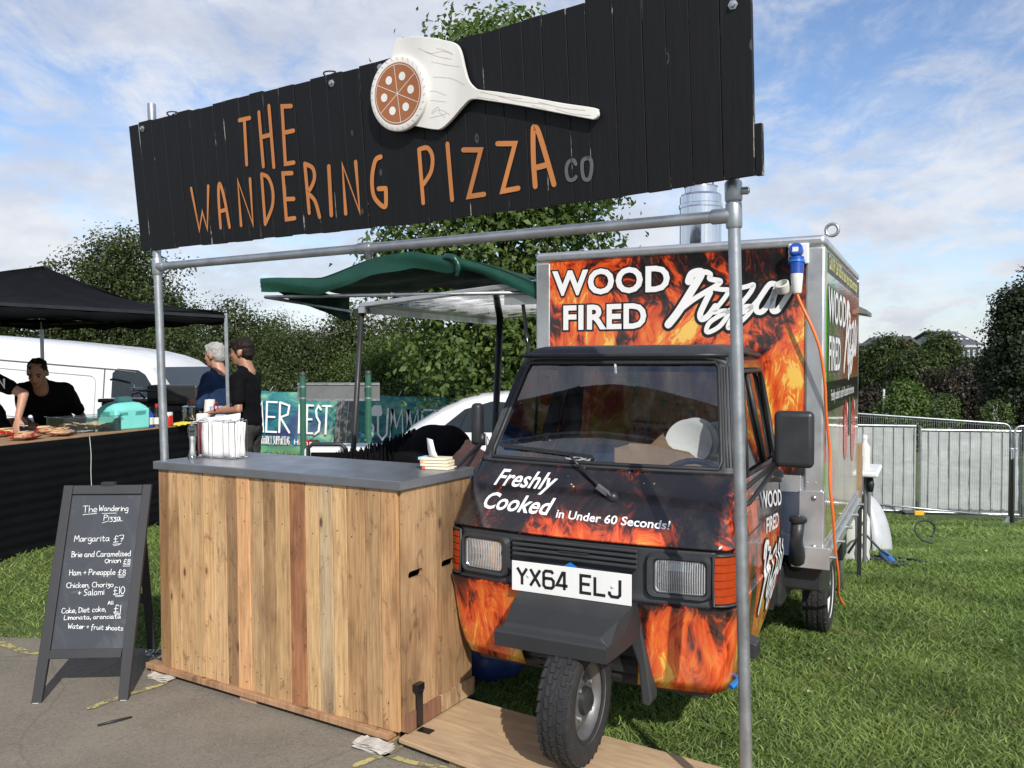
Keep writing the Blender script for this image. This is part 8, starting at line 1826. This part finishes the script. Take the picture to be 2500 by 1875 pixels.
MB().lathe([(.11, 0), (.135, .02), (.125, .10), (.135, .14), (.13, hh * .8), (.10, hh * .95), (.05, hh)], 24).build('drum_body', M_['white_worn'], o, 40); MB().lathe([(.045, hh), (.045, hh + .03)], 12).build('cap', M_['white_plastic'], o)
q = at(2100, 1010, 7.6); MB
q = at(2106, 1120, 7.2); o = empty('white_bottle', T(q.x - .03, 7.3, zt5), 'white plastic bottle standing on the folding table', 'bottle'); MB().lathe([(.04, 0), (.045, .01), (.045, .18), (.02, .22), (.02, .25)], 16).build('bottle_body', M_['white_worn'], o, 40); MB().lathe([(.024, .25), (.02, .28)], 12).build('cap', M_['white_plastic'], o); o.location = ft.matrix_world @ Vector((-.12, .25, zt5 + .001))
cl2 = at(2267, 1345, 9.0); cz2 = gzf(cl2.x, 9.0); rr = 33 / FPX * 9.0
tag(MB().tube([Vector((cl2.x + rr * math.cos(t_), 9.0 + .16 * math.cos(t_ * .5), cz2 + .05 + (.11 + .10 * math.sin(t_)) * (1 if math.sin(t_) > -.6 else .8))) for t_ in np.linspace(-.9, 2 * math.pi - 1.6, 30)], .010, 8).build('hose_loop', M_['black_plastic'], None, True), 'black hose loop standing up out of the grass at right', 'hose')
def gp(px, py, lift=.02): 
    D = 7.0
    for _ in range(30):
        p = at(px, py, D); g = gzf(p.x, D) + lift; D += (p.z - g) * 1.5
    return at(px, py, D)
bc = [gp(*p, .025) for p in ((2070, 1368), (2110, 1366), (2150, 1364), (2190, 1368), (2215, 1374), (2190, 1380), (2160, 1372), (2130, 1358), (2170, 1360), (2230, 1366), (2262, 1372))]
tag(MB().tube(smoothline(bc, 6), .010, 6).build('black_cables', M_['black_plastic'], None, True), 'tangle of black cables lying on the grass by the folding table', 'cable')
c0 = gp(2155, 1352, .05); c1_ = gp(2182, 1364, .05); o = empty('blue_connector', T(*c0), 'bright blue cable connector lying on the grass', 'connector'); d_ = (c1_ - c0); d_.z = 0
MB().tube([(0, 0, .01), d_ * .6 + Vector((0, 0, .0)), d_ + Vector((0, 0, -.01))], [.034, .036, .03], 14).build('connector_shell', M_['blue_bright'], o, 40); MB().tube([d_, d_ * 1.3], .022, 12).build('connector_neck', M_['black_plastic'], o)
MB().tube([(.0, .0, .03), (-.01, 0, .08)], .004, 5).build('yellow_wire', M_['yellow'], o)
q = gp(2068, 1200, .0)
o = empty('plywood_offcut', T(*(VM @ Vector((.80, 3.55, 0)))), 'plywood strip standing between the van and the folding table', 'board'); o.rotation_euler = (0, 0, -.473); gq = gzf(*o.location.xy); MB().box(-.02, .03, 0, .02, gq + .55, gq + 1.0).build('strip', M_['cardboard'], o); MB().box(0, .03, .021, .05, gq, gq + .9).build('upright', M_['dark_metal'], o)
MB().prism([(.70, 1.98), (.86, 1.95), (.86, 1.98), (.70, 2.06)], BY1 + .01, BY1 + .5).build('rear_canopy', M_['sign_grey'], van)
# daisies, leaves and crumbs on the grass and tarmac
m = MB()
for i in range(60):
    x = rnd.uniform(1.2, 6); y = rnd.uniform(3.2, 9)
    if x > y * .64: continue
    a = T(x, y, gzf(x, y) + .03) @ RZ(rnd.uniform(0, 6)) @ RX(rnd.uniform(-.7, .7)); s = rnd.uniform(.008, .02); m.add([a @ Vector(p) for p in ((-s, 0, 0), (0, -s * .6, .003), (s, 0, 0), (0, s * .6, .003))], [(0, 1, 2, 3)])
tag(m.build('fallen_leaves', M_['bread'], None), kind='stuff')
m = MB()
for i in range(220):
    x = rnd.uniform(-3.2, .6); y = rnd.uniform(2.3, 4.6)
    if y > float(edge_y(x)) - .05: continue
    s = rnd.uniform(.0015, .0035); a = T(x, y, .0065) @ RZ(rnd.uniform(0, 6)); m.add([a @ Vector(p) for p in ((-s, -s * .6, 0), (s, -s * .5, 0), (s * .8, s * .7, 0), (-s * .7, s, 0), (0, 0, s * .9))], [(0, 1, 4), (1, 2, 4), (2, 3, 4), (3, 0, 4)])
tag(m.build('loose_grit', M_['sign_grey'], None), kind='stuff')
# tufts along the tarmac edge and under the pallet
